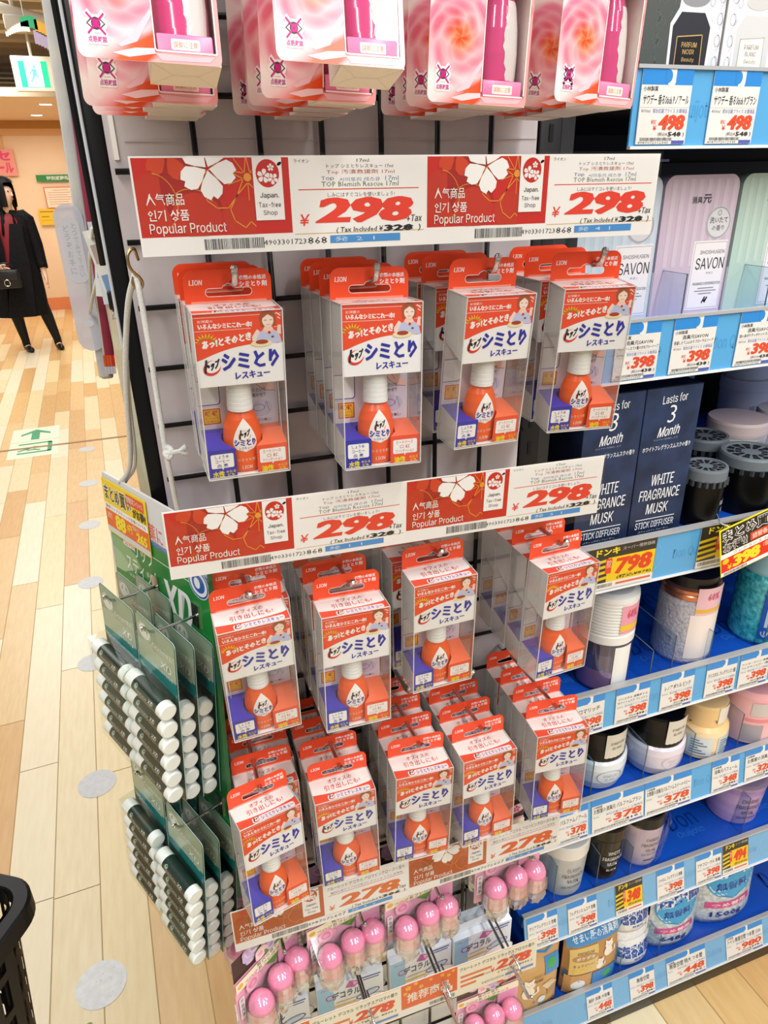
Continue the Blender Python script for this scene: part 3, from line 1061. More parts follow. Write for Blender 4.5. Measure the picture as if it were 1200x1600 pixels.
def rose_print():
    m = bpy.data.materials.new('printed_roses')
    m.use_nodes = True
    nt = m.node_tree
    b = nt.nodes['Principled BSDF']
    b.inputs['Roughness'].default_value = .25
    L = nt.links.new
    tc = nt.nodes.new('ShaderNodeTexCoord')

    def math_(op, a, c=None, d=None):
        n = nt.nodes.new('ShaderNodeMath')
        n.operation = op
        for i, v in enumerate((a, c, d)):
            if v is None:
                continue
            if isinstance(v, (int, float)):
                n.inputs[i].default_value = v
            else:
                L(v, n.inputs[i])
        return n.outputs[0]
    ns = nt.nodes.new('ShaderNodeTexNoise')
    ns.inputs['Scale'].default_value = 42
    ns.inputs['Detail'].default_value = 1
    L(tc.outputs['Object'], ns.inputs['Vector'])
    sx = nt.nodes.new('ShaderNodeSeparateXYZ')
    L(tc.outputs['Object'], sx.inputs[0])
    best, heart = None, None
    for (cx, cz, r, turn) in ((-.0115, .104, .040, 1), (-.0145, .036, .027, -1), (.030, .150, .034, 1), (-.040, .150, .026, -1)):
        dx, dz = math_('DIVIDE', math_('SUBTRACT', sx.outputs[0], cx), r), math_('DIVIDE', math_('SUBTRACT', sx.outputs[2], cz), r)
        d = math_('SQRT', math_('ADD', math_('MULTIPLY', dx, dx), math_('MULTIPLY', dz, dz)))
        an = math_('ADD', math_('ARCTAN2', dz, dx), math_('MULTIPLY', d, 1.6 * turn))
        d = math_('ADD', d, math_('MULTIPLY', math_('SUBTRACT', ns.outputs['Fac'], .5), .25))
        cb = nt.nodes.new('ShaderNodeCombineXYZ')
        L(math_('MULTIPLY', math_('COSINE', an), 1.25), cb.inputs[0])
        L(math_('MULTIPLY', math_('SINE', an), 1.25), cb.inputs[1])
        L(math_('MULTIPLY', d, 4.0), cb.inputs[2])
        vo = nt.nodes.new('ShaderNodeTexVoronoi')
        vo.inputs['Scale'].default_value = 1.0
        vo.inputs['Randomness'].default_value = .8
        L(cb.outputs[0], vo.inputs['Vector'])
        p = math_('MULTIPLY', vo.outputs['Distance'], 1.0)
        if best is None:
            best, pet = d, p
        else:
            near = math_('LESS_THAN', d, best)
            mxv = nt.nodes.new('ShaderNodeMix')
            L(near, mxv.inputs[0])
            L(pet, mxv.inputs[2])
            L(p, mxv.inputs[3])
            pet = mxv.outputs[0]
            best = math_('MINIMUM', d, best)
    v = best

    def ramp(src, stops):
        n = nt.nodes.new('ShaderNodeValToRGB')
        e = n.color_ramp.elements
        e[0].position, e[0].color = stops[0][0], lin(stops[0][1])
        e[1].position, e[1].color = stops[-1][0], lin(stops[-1][1])
        for q, c in stops[1:-1]:
            e.new(q).color = lin(c)
        L(src, n.inputs[0])
        return n.outputs[0]
    deep = ramp(v, [(0, '#D43E0C'), (.22, '#E6582A'), (.45, '#E25A6C'), (.8, '#E67896'), (1, '#EE98AC')])
    pale = ramp(v, [(0, '#F08A3C'), (.2, '#F3A184'), (.42, '#F5B6BE'), (.8, '#F7CBD3'), (1, '#FADDDF')])
    flower = nt.nodes.new('ShaderNodeMix')
    flower.data_type = 'RGBA'
    pf = math_('MULTIPLY_ADD', pet, 1.55, -.38)
    pf.node.use_clamp = True
    L(pf, flower.inputs[0])
    L(deep, flower.inputs[6])
    L(pale, flower.inputs[7])
    # between the flowers: white mist on the left, warm orange low on the right
    g = math_('MULTIPLY_ADD', sx.outputs[2], -14.0, math_('MULTIPLY_ADD', sx.outputs[0], 22.0, 1.0))
    g = math_('ADD', g, math_('MULTIPLY', math_('SUBTRACT', ns.outputs['Fac'], .5), .7))
    ground = ramp(g, [(0, '#FBEFEC'), (.36, '#F8D2D2'), (.48, '#F09A9C'), (.60, '#EC6034'), (.92, '#E4491F'), (1, '#F0A0A0')])
    mx = nt.nodes.new('ShaderNodeMix')
    mx.data_type = 'RGBA'
    f = math_('MULTIPLY', math_('SUBTRACT', v, .9), 7.0)
    f.node.use_clamp = True
    L(f, mx.inputs[0])
    L(flower.outputs[2], mx.inputs[6])
    L(ground, mx.inputs[7])
    L(mx.outputs[2], b.inputs['Base Color'])
    return m


SCX = Matrix.Scale(71 / 88, 4, (1, 0, 0))


def rose_pack():
    """origin: middle of the lower edge of the card's front face"""
    t = thing('scented_rose_pack', '', 'air freshener', (0, 0, 0), group='rose printed packs on the top hooks')
    Wd, H, D = 88.0, 158.0, .0285
    x0 = -Wd / 2
    mb = MB()
    mb.M = SCX
    wx0, wx1, wy0, wy1 = 46.5, 85.0, 5.5, 74.0

    def fn(x, y):
        return ((x0 + x) * MM, 0, (H - y) * MM)
    win = rrect(wx0, H - wy1, wx1, H - wy0, (15, 1, .6, 1.5), 7)
    hole = rrect(30, 7, 58, 12, 2.4, 4)
    outer = rrect(0, 0, Wd, H, (5, 5, 3.5, 5), 5)
    base = rose_print()
    mb.holed(outer, [win, hole], fn, base)
    mb.holed(outer, [win, hole], lambda x, y: ((x0 + x) * MM, .0005, (H - y) * MM), WHITE)
    n = len(outer)
    mb.add([((x0 + x) * MM, dy, (H - y) * MM) for dy in (0, .0005) for x, y in outer], [(k, (k + 1) % n, n + (k + 1) % n, n + k) for k in range(n)], WHITE)
    a = Art(mb, (x0 * MM, 0, H * MM), rough=.22, spec=.5)

    for pts, c in (([(24, 151), (33, 146), (46, 133), (46, 136.5), (36, 149), (26, 152)], '#F6C3CE'), ([(20, 155), (34, 152), (46, 151.5), (46.4, 154), (30, 156.5)], '#F7CBD0'), ([(46, 153.5), (70, 154.5), (84, 153.6), (80, 156.5), (50, 157)], '#F2B4BC')):
        a.poly(pts, c, 2)
    eye_mark(a, 12.5, 142.5, .92, 3)
    a.rr(50, 30, 66, 78, 1, '#EFC3CF', 3)
    a.line(win, .8, '#FBEDEC', 4, True)
    mb.part('printed_card', t)
    # box behind the window
    mb = MB()
    mb.M = SCX
    bx0, bx1, bz1 = (x0 + wx0 - 3.5) * MM, (x0 + Wd - .6) * MM, .080
    wm = mat('#EFE9DF', .55)
    inner = mat('#F0E6DC', .5)
    mb.box((bx0, .0006, .0004), (bx0 + .0005, D, bz1), wm)
    mb.box((bx1 - .0005, .0006, .0004), (bx1, D, bz1), wm)
    mb.box((bx0, D - .0006, .0004), (bx1, D, bz1), mat('#E88A78', .5))
    mb.box((bx0, .0006, bz1 - .0005), (bx1, D, bz1), wm)
    mb.box((bx0, .0006, .0), (bx1, D, .0006), wm)
    b = Art(mb, (bx0, D, 0), (1, 0, 0), (0, -1, 0))
    b.lift = -.00007
    wq, dq = (bx1 - bx0) * 1000, D * 1000
    for pts in ([(0, 0), (wq * .32, dq * .5), (wq * .68, dq * .5), (wq, 0)], [(0, dq), (wq * .32, dq * .5)], [(wq, dq), (wq * .68, dq * .5)]):
        b.line([(x, -y if False else y - dq) for x, y in pts], .25, '#CFC6B8', -1)
    mb.part('carton', t)
    # bottle seen through the window
    mb = MB()
    mb.M = SCX
    cx = (x0 + 65.5) * MM
    pk = mat('#E84B8A', .14, 0, .6, 0, None, .3)
    prof = [(.0001, .003), (.0165, .003), (.0172, .006), (.0182, .018), (.0183, .030), (.0172, .044), (.0150, .056), (.0118, .064), (.0070, .069), (.0001, .070)]
    mb.lathe(prof, pk, 36, (cx, .0142, 0), 1.0, .66)

    def wrap(x, y, l):
        z = y * MM
        r = .0183
        for (r0, za), (r1, zc) in zip(prof, prof[1:]):
            if za <= z <= zc:
                r = r0 + (r1 - r0) * (z - za) / max(zc - za, 1e-6)
        an = x * MM / .0183
        r += .0002 + l
        return Vector((cx + r * math.sin(an), .0142 - r * .66 * math.cos(an), z))
    c = Art(mb, (0, 0, 0), rough=.25, fn=wrap)
    rows = []
    for k in range(15):
        y = 15 + 44 * k / 14
        wob = .9 * math.sin(k * 2.4)
        rows.append((y, (-3.5 if k in (0, 14) else -7.5 - wob + abs(k - 7) * .55) + 7, 14 + 7 - abs(k - 7) * .5))
    for (ya, xa, xb), (yc, xc, xd) in zip(rows, rows[1:]):
        for q in range(5):
            u, v = q / 5, (q + 1) / 5
            c.poly([(xa + (xb - xa) * u, ya), (xa + (xb - xa) * v, ya), (xc + (xd - xc) * v, yc), (xc + (xd - xc) * u, yc)], '#F1E7E4', 1)
    for q in range(8):
        u0, u1 = -7 + q * 14 / 8, -7 + (q + 1) * 14 / 8
        h = lambda u: 3.2 * math.sqrt(max(0, 1 - (u / 7) ** 2))
        c.poly([(u0, 12 - h(u0)), (u1, 12 - h(u1)), (u1, 12 + h(u1)), (u0, 12 + h(u0))], '#D82A48', 2)
    vs, fs, _ = glyphs('禁点眼', .02, 1)
    mb.add([c.P(-5 + 10 * u, 10.4 + 3.4 * v, 3) for u, v in vs], fs, mat('#F5DDE0'))
    mb.part('pink_bottle', t)
    mb = MB()
    mb.M = SCX
    mb.bev((cx - .0178, .0004, .0035), (cx + .0178, .004, .0145), mat('#EE7FA8', .3), .001)
    b = Art(mb, (cx - .0178, .0004, .0145))
    b.rr(9, 2.6, 27, 7.8, .8, '#F9E4DA', 1)
    b.text('誤飲に注意', 10.4, 3.6, 25.6, 6.8, '#D9806A', 2)
    mb.part('caution_band', t)
    mb = MB()
    mb.M = SCX
    mb.poly([((x0 + wx0 - 1) * MM, .0006, (wy0 - 1) * MM), ((x0 + wx1 + 1) * MM, .0006, (wy0 - 1) * MM), ((x0 + wx1 + 1) * MM, .0006, (wy1 + 1) * MM), ((x0 + wx0 - 1) * MM, .0006, (wy1 + 1) * MM)], film(gloss=.05))
    mb.part('window_film', t)
    return t


rp0 = rose_pack()
RP = [  # x, [(y, z, pitch)...] front first
    (-.0330, [(-.172, -.0030, -14), (-.1235, -.0166, 0), (-.0935, -.0166, 0), (-.0635, -.0166, 0), (-.0335, -.0166, 0)]),
    (.0640, [(-.189, -.0044, -14), (-.139, -.0166, 0), (-.1015, -.0166, 0), (-.0685, -.0166, 0), (-.0365, -.0166, 0)]),
    (.1705, [(-.1345, -.0172, 0), (-.1035, -.0170, 0), (-.0725, -.0166, 0), (-.0405, -.0166, 0)]),
    (.2560, [(-.1400, -.0172, 0), (-.1050, -.0166, 0), (-.0740, -.0166, 0), (-.0430, -.0166, 0)])]
first = True
for k, (x, rows) in enumerate(RP):
    n = len(rows)
    for q, (y, z, pit) in enumerate(rows):
        o = 'front' if q == 0 else ('rearmost' if q == n - 1 else ['', 'second', 'third', 'fourth'][q])
        lab = '%s pink rose printed pack on the %s hook from the black post' % (o, HK[k])
        loc, rot = W(x + (.0028 * math.sin(q * 2.3 + k) if q else 0), y, z), (R(pit), R(2.6 if q < 2 else 1.6), R((0, -1.5, 0, 9)[k] if q == 0 else 0))
        if first:
            rp0.location, rp0.rotation_euler = loc, rot
            rp0['label'] = lab
            first = False
        else:
            dup(rp0, loc, rot, lab)
    hook('display_hook', 'steel hook carrying the %s stack of rose printed packs from the black post' % HK[k], x, .131, .19 if k < 2 else .155, .02, 'steel hooks of the rose packs')

# ================================================================== price signs
def popular_art(a, w, h, red, dark, gold, mid):
    """red card: cherry blossoms, three greetings, tax-free panel"""
    rh = h - 11
    a.rect(0, 0, w, h, '#F3F0EC', 1)
    a.rect(1.2, 1, w - .4, rh, red, 2)
    a.clip = (1.2, 1, w - 24, rh)
    a.ell(12, 26, 15, 17, mid, 3)
    a.poly([(16, 1), (46, 1), (52, 30), (40, 44), (22, 40), (16, 22)], dark, 4)
    a.ell(36, 33, 15, 13, mid, 5)
    a.ell(66, 36, 14, 13, mid, 4)
    a.sakura(22, -2, 16, '#D2431F', 6, 10)
    a.ring(10, 26, 15, 17, .5, gold, 7, 24, 0, -80, 70)
    a.ring(33, 32, 15, 14, .5, gold, 7, 24, 0, 200, 330)
    a.sakura(69, 12, 29, gold, 7, 180, gold, .6, .10, 1.28)
    for k in range(5):
        an = R(72 * k + 90)
        a.line([(69, 12), (69 + 13 * math.cos(an), 12 + 13 * math.sin(an))], .5, gold, 7)
    a.ell(69, 12, 2.4, 2.4, gold, 8)
    a.sakura(45, 7, 17.5, '#F8F5F2', 9, 172, None, .5, .06, 1.2)
    a.clip = None
    px = w - 23.5
    a.rect(px, 1, w - 5, rh - 8, '#F6F3F0', 10)
    a.ell(px + 9.2, 10, 7.4, 8, red, 11)
    a.ell(px + 17, 4.6, 1.6, .9, red, 10, rot=-30)
    a.sakura(px + 6.6, 11.4, 4.2, '#F6F3F0', 12, 10)
    a.sakura(px + 12.4, 13.0, 3.4, '#F6F3F0', 12, 40)
    a.sakura(px + 11.4, 6.6, 2.2, '#F6F3F0', 12, 0)
    a.text('Japan.', px + 3.6, 21, px + 15.6, 24.6, '#1E1E20', 12, .022)
    a.text('Tax-free', px + 2.2, 26.4, px + 16.4, 29.4, '#3A3A3C', 12)
    a.text('Shop', px + 4.8, 31.2, px + 13.8, 34.6, '#3A3A3C', 12)
    a.text('人气商品', 6.5, 20.2, 29, 27.0, '#F5EDE8', 10, .004)
    a.text('인기 상품', 6.5, 29.4, 31, 35.8, '#F5EDE8', 10, .012)
    a.text('Popular Product', 6.5, 37.2, 53, 44.4, '#F5EDE8', 10, .008)


def price_art(a, w, h, price, taxed, lines, blue='2  1', small='ライオン', orange='#E8402A', code=('4903301723', '868'), note='しみにはすぐコレを使いましょう!'):
    a.rect(0, 0, w, h, '#F4F1ED', 1)
    a.text(small, 3, 2.2, 13, 4.2, '#2A2A2C', 2)
    for (s, x0, y0, x1, y1, c) in lines:
        a.text(s, x0 * w, y0, x1 * w, y1, c, 2)
    a.rect(5, 19.4, w - 5, 20.0, '#E0452E', 2)
    a.text(note, .26 * w, 21.6, .76 * w, 24.4, '#3A3A3C', 2)
    a.text(price, .16 * w, 24.6, .925 * w, 40.2, orange, 3, .03, .28, 0, 2, .85)
    a.text('¥', .045 * w, 34.2, .125 * w, 41.2, orange, 3, .01, .15)
    a.text('+Tax', .85 * w, 36.4, .975 * w, 40.6, '#222224', 4, .02, .15)
    a.text('( Tax Included ¥', .31 * w, 42.6, .67 * w, 46.6, '#2A2A2C', 3, .01, .15)
    a.text(taxed, .67 * w, 42.2, .91 * w, 46.2, '#1C1C1E', 3, .025, .2, 0, 1, .36)
    a.text(')', .94 * w, 42.4, .965 * w, 46.8, '#2A2A2C', 3, 0, .15)
    a.rect(1, h - 10.2, w - 1, h - 9.7, '#D8B265', 2)
    a.text(code[0], -20, h - 7.2, .09 * w, h - 4.0, '#3A3A3C', 3)
    a.text(code[1], .10 * w, h - 7.8, .24 * w, h - 3.6, '#2A2A2C', 3)
    a.rect(.265 * w, h - 8.4, .80 * w, h - 3.6, '#4A90D2', 3)
    a.text('発  ' + blue, .30 * w, h - 7.6, .60 * w, h - 4.4, '#CBE0F0', 4)


NAMES = [('17ml', .48, 2.0, .57, 4.0, '#3A3A3C'), ('トップ シミとりレスキュー 17ml', .26, 5.0, .75, 7.4, '#2A2A2C'), ('Top 汚漬救援劑 17ml', .26, 8.2, .76, 11.2, '#B0503A'), ('Top', .22, 12.2, .31, 14.8, '#3A4A80'), ('시미토리 레스큐', .35, 12.8, .65, 15.2, '#6A7AA0'), ('17ml', .69, 12.2, .79, 14.8, '#6A7AA0'), ('TOP Blemish Rescue 17ml', .22, 15.2, .79, 18.2, '#4E6A3C')]


def sign_card(art, w, h, parent):
    mb = MB()
    mb.box((0, 0, -h * MM), (w * MM, .0006, 0), mat('#F3F0EC', .4))
    a = Art(mb, (0, 0, 0), rough=.3, spec=.45)
    art(a, mb)
    o = mb.part('printed_card', parent)
    return o


def sign(label, loc, rot, cards, w, h):
    t = thing('price_sign', label, 'price sign', loc, rot, 'long price signs on the grid wall')
    x = 0
    for cw, fn in cards:
        o = sign_card(fn, cw, h, t)
        o.location = (x * MM, 0, 0)
        x += cw
    mb = MB()
    mb.poly([(-.001, -.0016, -h * MM - .006), (w * MM + .001, -.0016, -h * MM - .006), (w * MM + .001, -.0016, .0015), (-.001, -.0016, .0015)], film(gloss=.025, rough=.12, bump=.35, bscale=70))
    mb.part('clear_sleeve', t)
    mb = MB()
    for fx in (.12, .40, .66, .9):
        mb.tube([(fx * w * MM, .0012, -.010), (fx * w * MM, .016, -.010)], .0012, CHROME, 6)
    mb.part('sleeve_clip', t)
    return t


def pop(w, h, *c):
    def fn(a, mb):
        popular_art(a, w, h, *c)
        a.bars(.40 * w, h - 9.0, .80 * w, h - 2.6, '#2A2A2C', 3, 7)
    return fn


def prc(w, h, *c, **k):
    return lambda a, mb: price_art(a, w, h, *c, **k)


REDS = ('#CB2618', '#A81F16', '#EC9830', '#C4341C')
sign('long red and white price sign above the top row of stain remover packs', W(-.052, -.128, -.0445), (0, R(.4), 0),
     [(96, pop(96, 56, *REDS)), (93, prc(93, 56, '298', '328', NAMES)), (95, pop(95, 56, *REDS)), (94, prc(94, 56, '298', '328', NAMES, '4  1'))], 378, 56)
sign('long red and white price sign between the top and middle rows of packs', W(-.068, -.126, -.2745), (0, R(1.6), 0),
     [(96, pop(96, 56, *REDS)), (93, prc(93, 56, '298', '328', NAMES, '1  1')), (95, pop(95, 56, *REDS)), (94, prc(94, 56, '298', '328', NAMES, '3  1'))], 378, 56)
FADED = ('#C4602C', '#A64A20', '#E0853C', '#B4501F')
N278 = [('プリー', .02, 2.0, .1, 4.0, '#3A3A3C'), ('ブルーレット デコラル アロマピンクローズの香り', .04, 7.2, .96, 12.6, '#3A3A2A'), ('贅沢な香りのアロマ系フレグランス トイレ洗浄剤', .08, 15.4, .93, 18.2, '#4A5A9A')]
sign('faded orange price sign reading 278 directly below the lowest stain remover packs', W(-.070, -.120, -.722), (R(-4), R(1.0), 0),
     [(96, pop(96, 56, *FADED)), (95, prc(95, 56, '278', '306', N278, '5  6', ' ', '#E0702E', ('4987072', '607'), ' ')), (96, pop(96, 56, *FADED)), (95, prc(95, 56, '278', '306', N278, '6  3', ' ', '#E4602A', ('4987072', '607'), ' '))], 382, 56)


def osusume(w, h):
    def fn(a, mb):
        a.rect(0, 0, w, h, '#F3F0EC', 1)
        a.rect(.6, .6, w - .4, h - 12, '#E8642C', 2)
        for k, (x, y, r) in enumerate(((10, 8, 4), (20, 4, 3), (27, 12, 3.2), (6, 16, 3), (55, 6, 3), (64, 10, 2.6), (70, 5, 2.4), (40, 6, 2.4))):
            a.sakura(x, y, r, '#F5C84A', 3, 17 * k)
        a.text('推荐商品', 8, 17, 66, 33, '#F7E9D8', 4, .02)
        a.rr(w - 20, 30, w - 7, 38, 1, '#F7F2EC', 4)
        a.ell(w - 13.5, 34, 2.6, 2.6, '#D83A2A', 5)
        a.bars(.5 * w, h - 9, .95 * w, h - 3, '#2A2A2C', 3, 9)
    return fn


def deco_price(w, h):
    def fn(a, mb):
        a.rect(0, 0, w, h, '#F6EFD9', 1)
        for k in range(int(w / 1.6)):
            a.rect(k * 1.6 + .3, .5, k * 1.6 + 1.1, 1.8, '#E07A4A', 2)
        a.text('ブルーレット デコラル リラックスアロマの香り', 3, 6.5, w - 4, 13, '#2A3A1A', 2, .02)
        for k in range(3):
            a.rect(4, 21 + k * 8, 4 + (44 - 11 * k), 25 + k * 8, '#E8794E', 2)
        a.text('小林製薬株式会社', 19, 30, 46, 33, '#4A4A3A', 3)
        a.text('278', .46 * w, 17, .95 * w, 33, '#E84A24', 3, .03, .28, 0, 2, .8)
        a.text('¥', .41 * w, 26, .46 * w, 34, '#E84A24', 3, .02)
        a.text('( Tax Inc. ¥306 )', .5 * w, 35.5, .95 * w, 39.5, '#2A2A2C', 3, .02, .15)
        a.rect(.6 * w, h - 9, w - 4, h - 5, '#6A8AD2', 3)
        a.text('4987072035504', .3 * w, h - 9, .58 * w, h - 5, '#4A4A4A', 3)
    return fn


sign('cream price sign reading 278 with an orange recommended card, lowest on the grid wall', W(-.080, -.122, -.939), (R(-5), R(1.4), 0),
     [(76, osusume(76, 54)), (113, deco_price(113, 54)), (76, osusume(76, 54)), (113, deco_price(113, 54))], 378, 54)

# ================================================================== blister packs and folded cartons low on the grid wall
def blister_pack():
    """origin at the hanging hole"""
    t = thing('pearl_freshener_pack', '', 'toilet freshener', (0, 0, 0), group='pearl blister packs low on the grid wall')
    mb = MB()
    outer = rrect(-64, -36, 27, 74, 3, 3)
    hole = [(3 * math.cos(k * .785), 3 * math.sin(k * .785)) for k in range(8)]
    for dy in (-.0005, 0):
        mb.holed(outer, [hole], lambda x, y, dy=dy: (x * MM, dy, -y * MM), mat('#F0B7CC', .35))
    a = Art(mb, (-.064, -.0005, .036))
    rng = random.Random(3)
    a.rect(0, 0, 91, 33, '#3E2A24', 1)
    for k in range(9):
        x, y = 6 + rng.random() * 78, 4 + rng.random() * 25
        rose(a, x, y, 7 + 4 * rng.random(), 2 + k * 4, rng.choice((['#E8502E', '#F0764E', '#E23E22'], ['#F4C9D4', '#F7DCE0', '#EFA9BE'], ['#E85C8C', '#F08AAC', '#D83A6E'], ['#C9B0DC', '#DCCBE8', '#B394CC'])), k * 40)
        a.ell(x + 8, y + 5, 5, 1.8, '#5E9A3A', 3 + k * 4, rot=30 * k)
    a.ell(78, 14, 14, 7.5, '#F6E6EC', 40, rot=-14)
    a.ring(78, 14, 14, 7.5, 1.3, '#D83A8C', 41, 24, -14)
    a.sakura(78, 14, 6, '#E2558E', 42)
    a.rect(0, 33, 91, 47, '#F3EBD0', 40)
    a.ell(6, 40, 4, 3.4, '#E8B23A', 41)
    a.text('贅沢な香り', 30, 33.8, 60, 38.8, '#4A3428', 41)
    a.text('アロマ系フレグランス', 12, 40, 76, 46.2, '#4A3428', 41)
    a.poly([(40, 47), (62, 47), (54, 58)], '#5E9A3A', 41)
    rose(a, 22, 54, 11, 42, ['#F2A9C2', '#F7C6D6', '#EE8CB0', '#F4B4C8'])
    a.poly([(60, 47), (91, 47), (91, 109), (60, 109)], '#EBA2C4', 40)
    a.rr(2, 58, 9, 92, 2, '#F6EEF0', 41)
    for i, s in enumerate('芳香洗浄'):
        a.text(s, 3.3, 60 + i * 7.6, 7.8, 66 + i * 7.6, '#3A2A34', 42)
    mb.part('printed_card', t)
    pearl = mat('#E88FB0', .16, .15, .7, 0, 'pearl', .5)
    fm = film(tint='#E6E6EA', gloss=.12, rough=.05)
    for k, (px, pz) in enumerate(((-.044, -.038), (-.015, -.032), (.011, -.034))):
        mb = MB()
        prof = [(.0001, .0155)] + [(.0142 * math.sin(R(q)), .001 + .0145 * math.cos(R(q))) for q in range(12, 100, 11)] + [(.0146, -.006), (.0125, -.013), (.0148, -.017), (.0135, -.021), (.0001, -.022)]
        mb.lathe(prof, pearl, 28, (px, -.017, pz))
        o = mb.part('pearl_cap', t)
        mb = MB()
        pr = [(.0165, .004), (.0172, -.018), (.0150, -.0225), (.0160, -.028), (.0130, -.040), (.0001, -.0415)]
        for (r0, z0), (r1, z1) in zip(pr, pr[1:]):
            pts, fs = [], []
            for q in range(20):
                w0 = 1 + (.07 if q % 2 else -.05) * (1 if z0 < -.02 else 0)
                w1 = 1 + (.07 if q % 2 else -.05) * (1 if z1 < -.02 else 0)
                an = 2 * math.pi * q / 20
                pts += [(px + r0 * w0 * math.cos(an), -.017 + r0 * w0 * math.sin(an), pz + z0), (px + r1 * w1 * math.cos(an), -.017 + r1 * w1 * math.sin(an), pz + z1)]
            for q in range(20):
                j = (q + 1) % 20
                fs.append((2 * q, 2 * j, 2 * j + 1, 2 * q + 1))
            mb.add(pts, fs, fm, False)
        mb.part('clear_cup', o)
    mb = MB()
    mb.poly([(-.060, -.0008, -.012), (.025, -.0008, -.012), (.025, -.034, -.040), (-.060, -.034, -.040)], film(gloss=.03, rough=.06))
    mb.part('clear_blister', t)
    return t


bp0 = blister_pack()
BL = [(-.026, -.098, -.818, 34, 'tilted pearl blister pack at the hook nearest the black post'), (.069, -.090, -.819, 9, 'pearl blister pack on the second hook from the black post'),
      (.163, -.090, -.819, 7, 'pearl blister pack on the third hook from the black post'), (.281, -.092, -.806, 3, 'pearl blister pack beside the blue shelves'),
      (-.022, -.048, -.824, 0, 'pearl blister pack behind the tilted one'), (.069, -.048, -.824, 0, 'rear pearl blister pack on the second hook from the post'), (.163, -.048, -.824, 2, 'rear pearl blister pack on the third hook from the post'),
      (.281, -.050, -.812, 0, 'rear pearl blister pack nearest the blue shelves'), (.255, -.11, -1.045, 0, 'pearl pack whose clear cups show under the lowest sign')]
for k, (x, y, z, yaw, lab) in enumerate(BL):
    if k == 0:
        bp0.location, bp0.rotation_euler = W(x, y, z), (0, R(2), R(yaw))
        bp0['label'] = lab
    else:
        dup(bp0, W(x, y, z), (0, 0, R(yaw)), lab)
for k, x in enumerate((-.022, .069, .163, .281)):
    hook('display_hook', 'steel hook holding pearl blister packs, %s from the black post' % HK[k], x, -.819 if k < 3 else -.806, .118, .011, 'steel hooks of the pearl packs')


def deco_box():
    t = thing('freshener_carton', '', 'toilet freshener', (0, 0, 0), group='floral cartons low on the grid wall')
    mb = MB()
    mb.bev((-.045, -.010, -.098), (.045, 0, 0), mat('#E9EEF4', .35), .001)
    a = Art(mb, (-.045, -.0101, 0), rough=.3)
    a.rect(.6, .6, 89, 97, '#DCE6F2', 1)
    a.rect(.6, .6, 22, 97, '#8FC2E4', 2)
    a.text('ブルーレット', 5, 5, 26, 10, '#D8342A', 3, .03, .1)
    a.poly([(44, 2), (60, 8), (50, 18), (38, 14)], '#B457A4', 3)
    a.poly([(48, 5), (56, 9), (50, 14)], '#E2A2D2', 4)
    a.rect(60, 4, 86, 6.5, '#3A4AA0', 3)
    a.rect(62, 9, 84, 11, '#3A4AA0', 3)
    a.ring(17, 26, 5, 5, 1.6, '#C23A8E', 4)
    a.text('デコラル', 20, 18, 58, 33, '#222238', 5, .02)
    a.rect(24, 39, 60, 41, '#C9A23A', 4)
    a.rect(20, 46, 52, 50, '#D8B65A', 4)
    for k, (x, y, r, c) in enumerate(((20, 66, 11, '#C05AA8'), (34, 80, 9, '#8E7AD0'), (12, 84, 8, '#E08AB8'), (27, 72, 4, '#F0D24A'))):
        for q in range(7):
            an = R(q * 51)
            a.ell(x + r * .55 * math.cos(an), y + r * .55 * math.sin(an), r * .5, r * .25, c, 4 + k, 12, q * 51)
        a.ell(x, y, r * .25, r * .25, '#F4E28A', 9)
    a.ell(70, 60, 24, 15, '#F6F8FA', 4, rot=-12)
    a.ring(70, 60, 24, 15, 1.2, '#9AA8C8', 5, 28, -12)
    a.ring(68, 40, 16, 6, 1.4, '#3A4AA8', 5, 28, -14)
    a.ell(68, 40, 11, 3.4, '#BFD4EE', 6, rot=-14)
    a.text('リラックスアロマ', 48, 82, 86, 88, '#3A4AA0', 5)
    mb.part('carton', t)
    mb = MB()
    mb.box((-.045, -.0004, 0), (.045, .0, .016), mat('#E5ECF4', .4))
    mb.part('hanging_tab', t)
    return t


db0 = deco_box()
DB = [(-.040, -.052, 'nearest the black post'), (.061, -.052, 'second from the black post'), (.160, -.052, 'third from the black post'), (.2525, -.052, 'next to the black upright')]
for k, (x, y, nm) in enumerate(DB):
    if k == 0:
        db0.location = W(x, y, -.996)
        db0['label'] = 'front floral carton behind the lowest sign, ' + nm
    else:
        dup(db0, W(x, y, -.996), (0, 0, R((0, -2, 1, 2)[k])), 'front floral carton behind the lowest sign, ' + nm)
    dup(db0, W(x + .004, y + .016, -.998), (0, 0, 0), 'rear floral carton behind the lowest sign, ' + nm)
for k, x in enumerate((-.035, .069, .166, .262)):
    hook('display_hook', 'long steel hook with a second arm over the floral cartons, %s from the post' % HK[k], x, -.985, .17, .012, 'long steel hooks over the floral cartons', .0022, True)

# ================================================================== hanging lip-stick display on the aisle side
BT = Vector((-.0373, -.075, -.3167 + Z0))
BU = Vector((-.433, .901, 0)).normalized()        # away from the viewer along the board
BN = Vector((-.901, -.433, 0)).normalized()       # out of the board, to the aisle
TI = R(3.2)
BW = (Vector((0, 0, -1)) * math.cos(TI) + BN * math.sin(TI)).normalized()   # down the board
BNN = (BN * math.cos(TI) + Vector((0, 0, 1)) * math.sin(TI)).normalized()
# local frame: x along the board towards the near end, z up the board, -y out of the board
BM = Matrix((( -BU.x, -BNN.x, -BW.x), (-BU.y, -BNN.y, -BW.y), (-BU.z, -BNN.z, -BW.z)))
BROT = BM.to_euler()


def bpos(u, w, t):
    return BT + BU * (u * MM) + BW * (w * MM) + BNN * (t * MM)


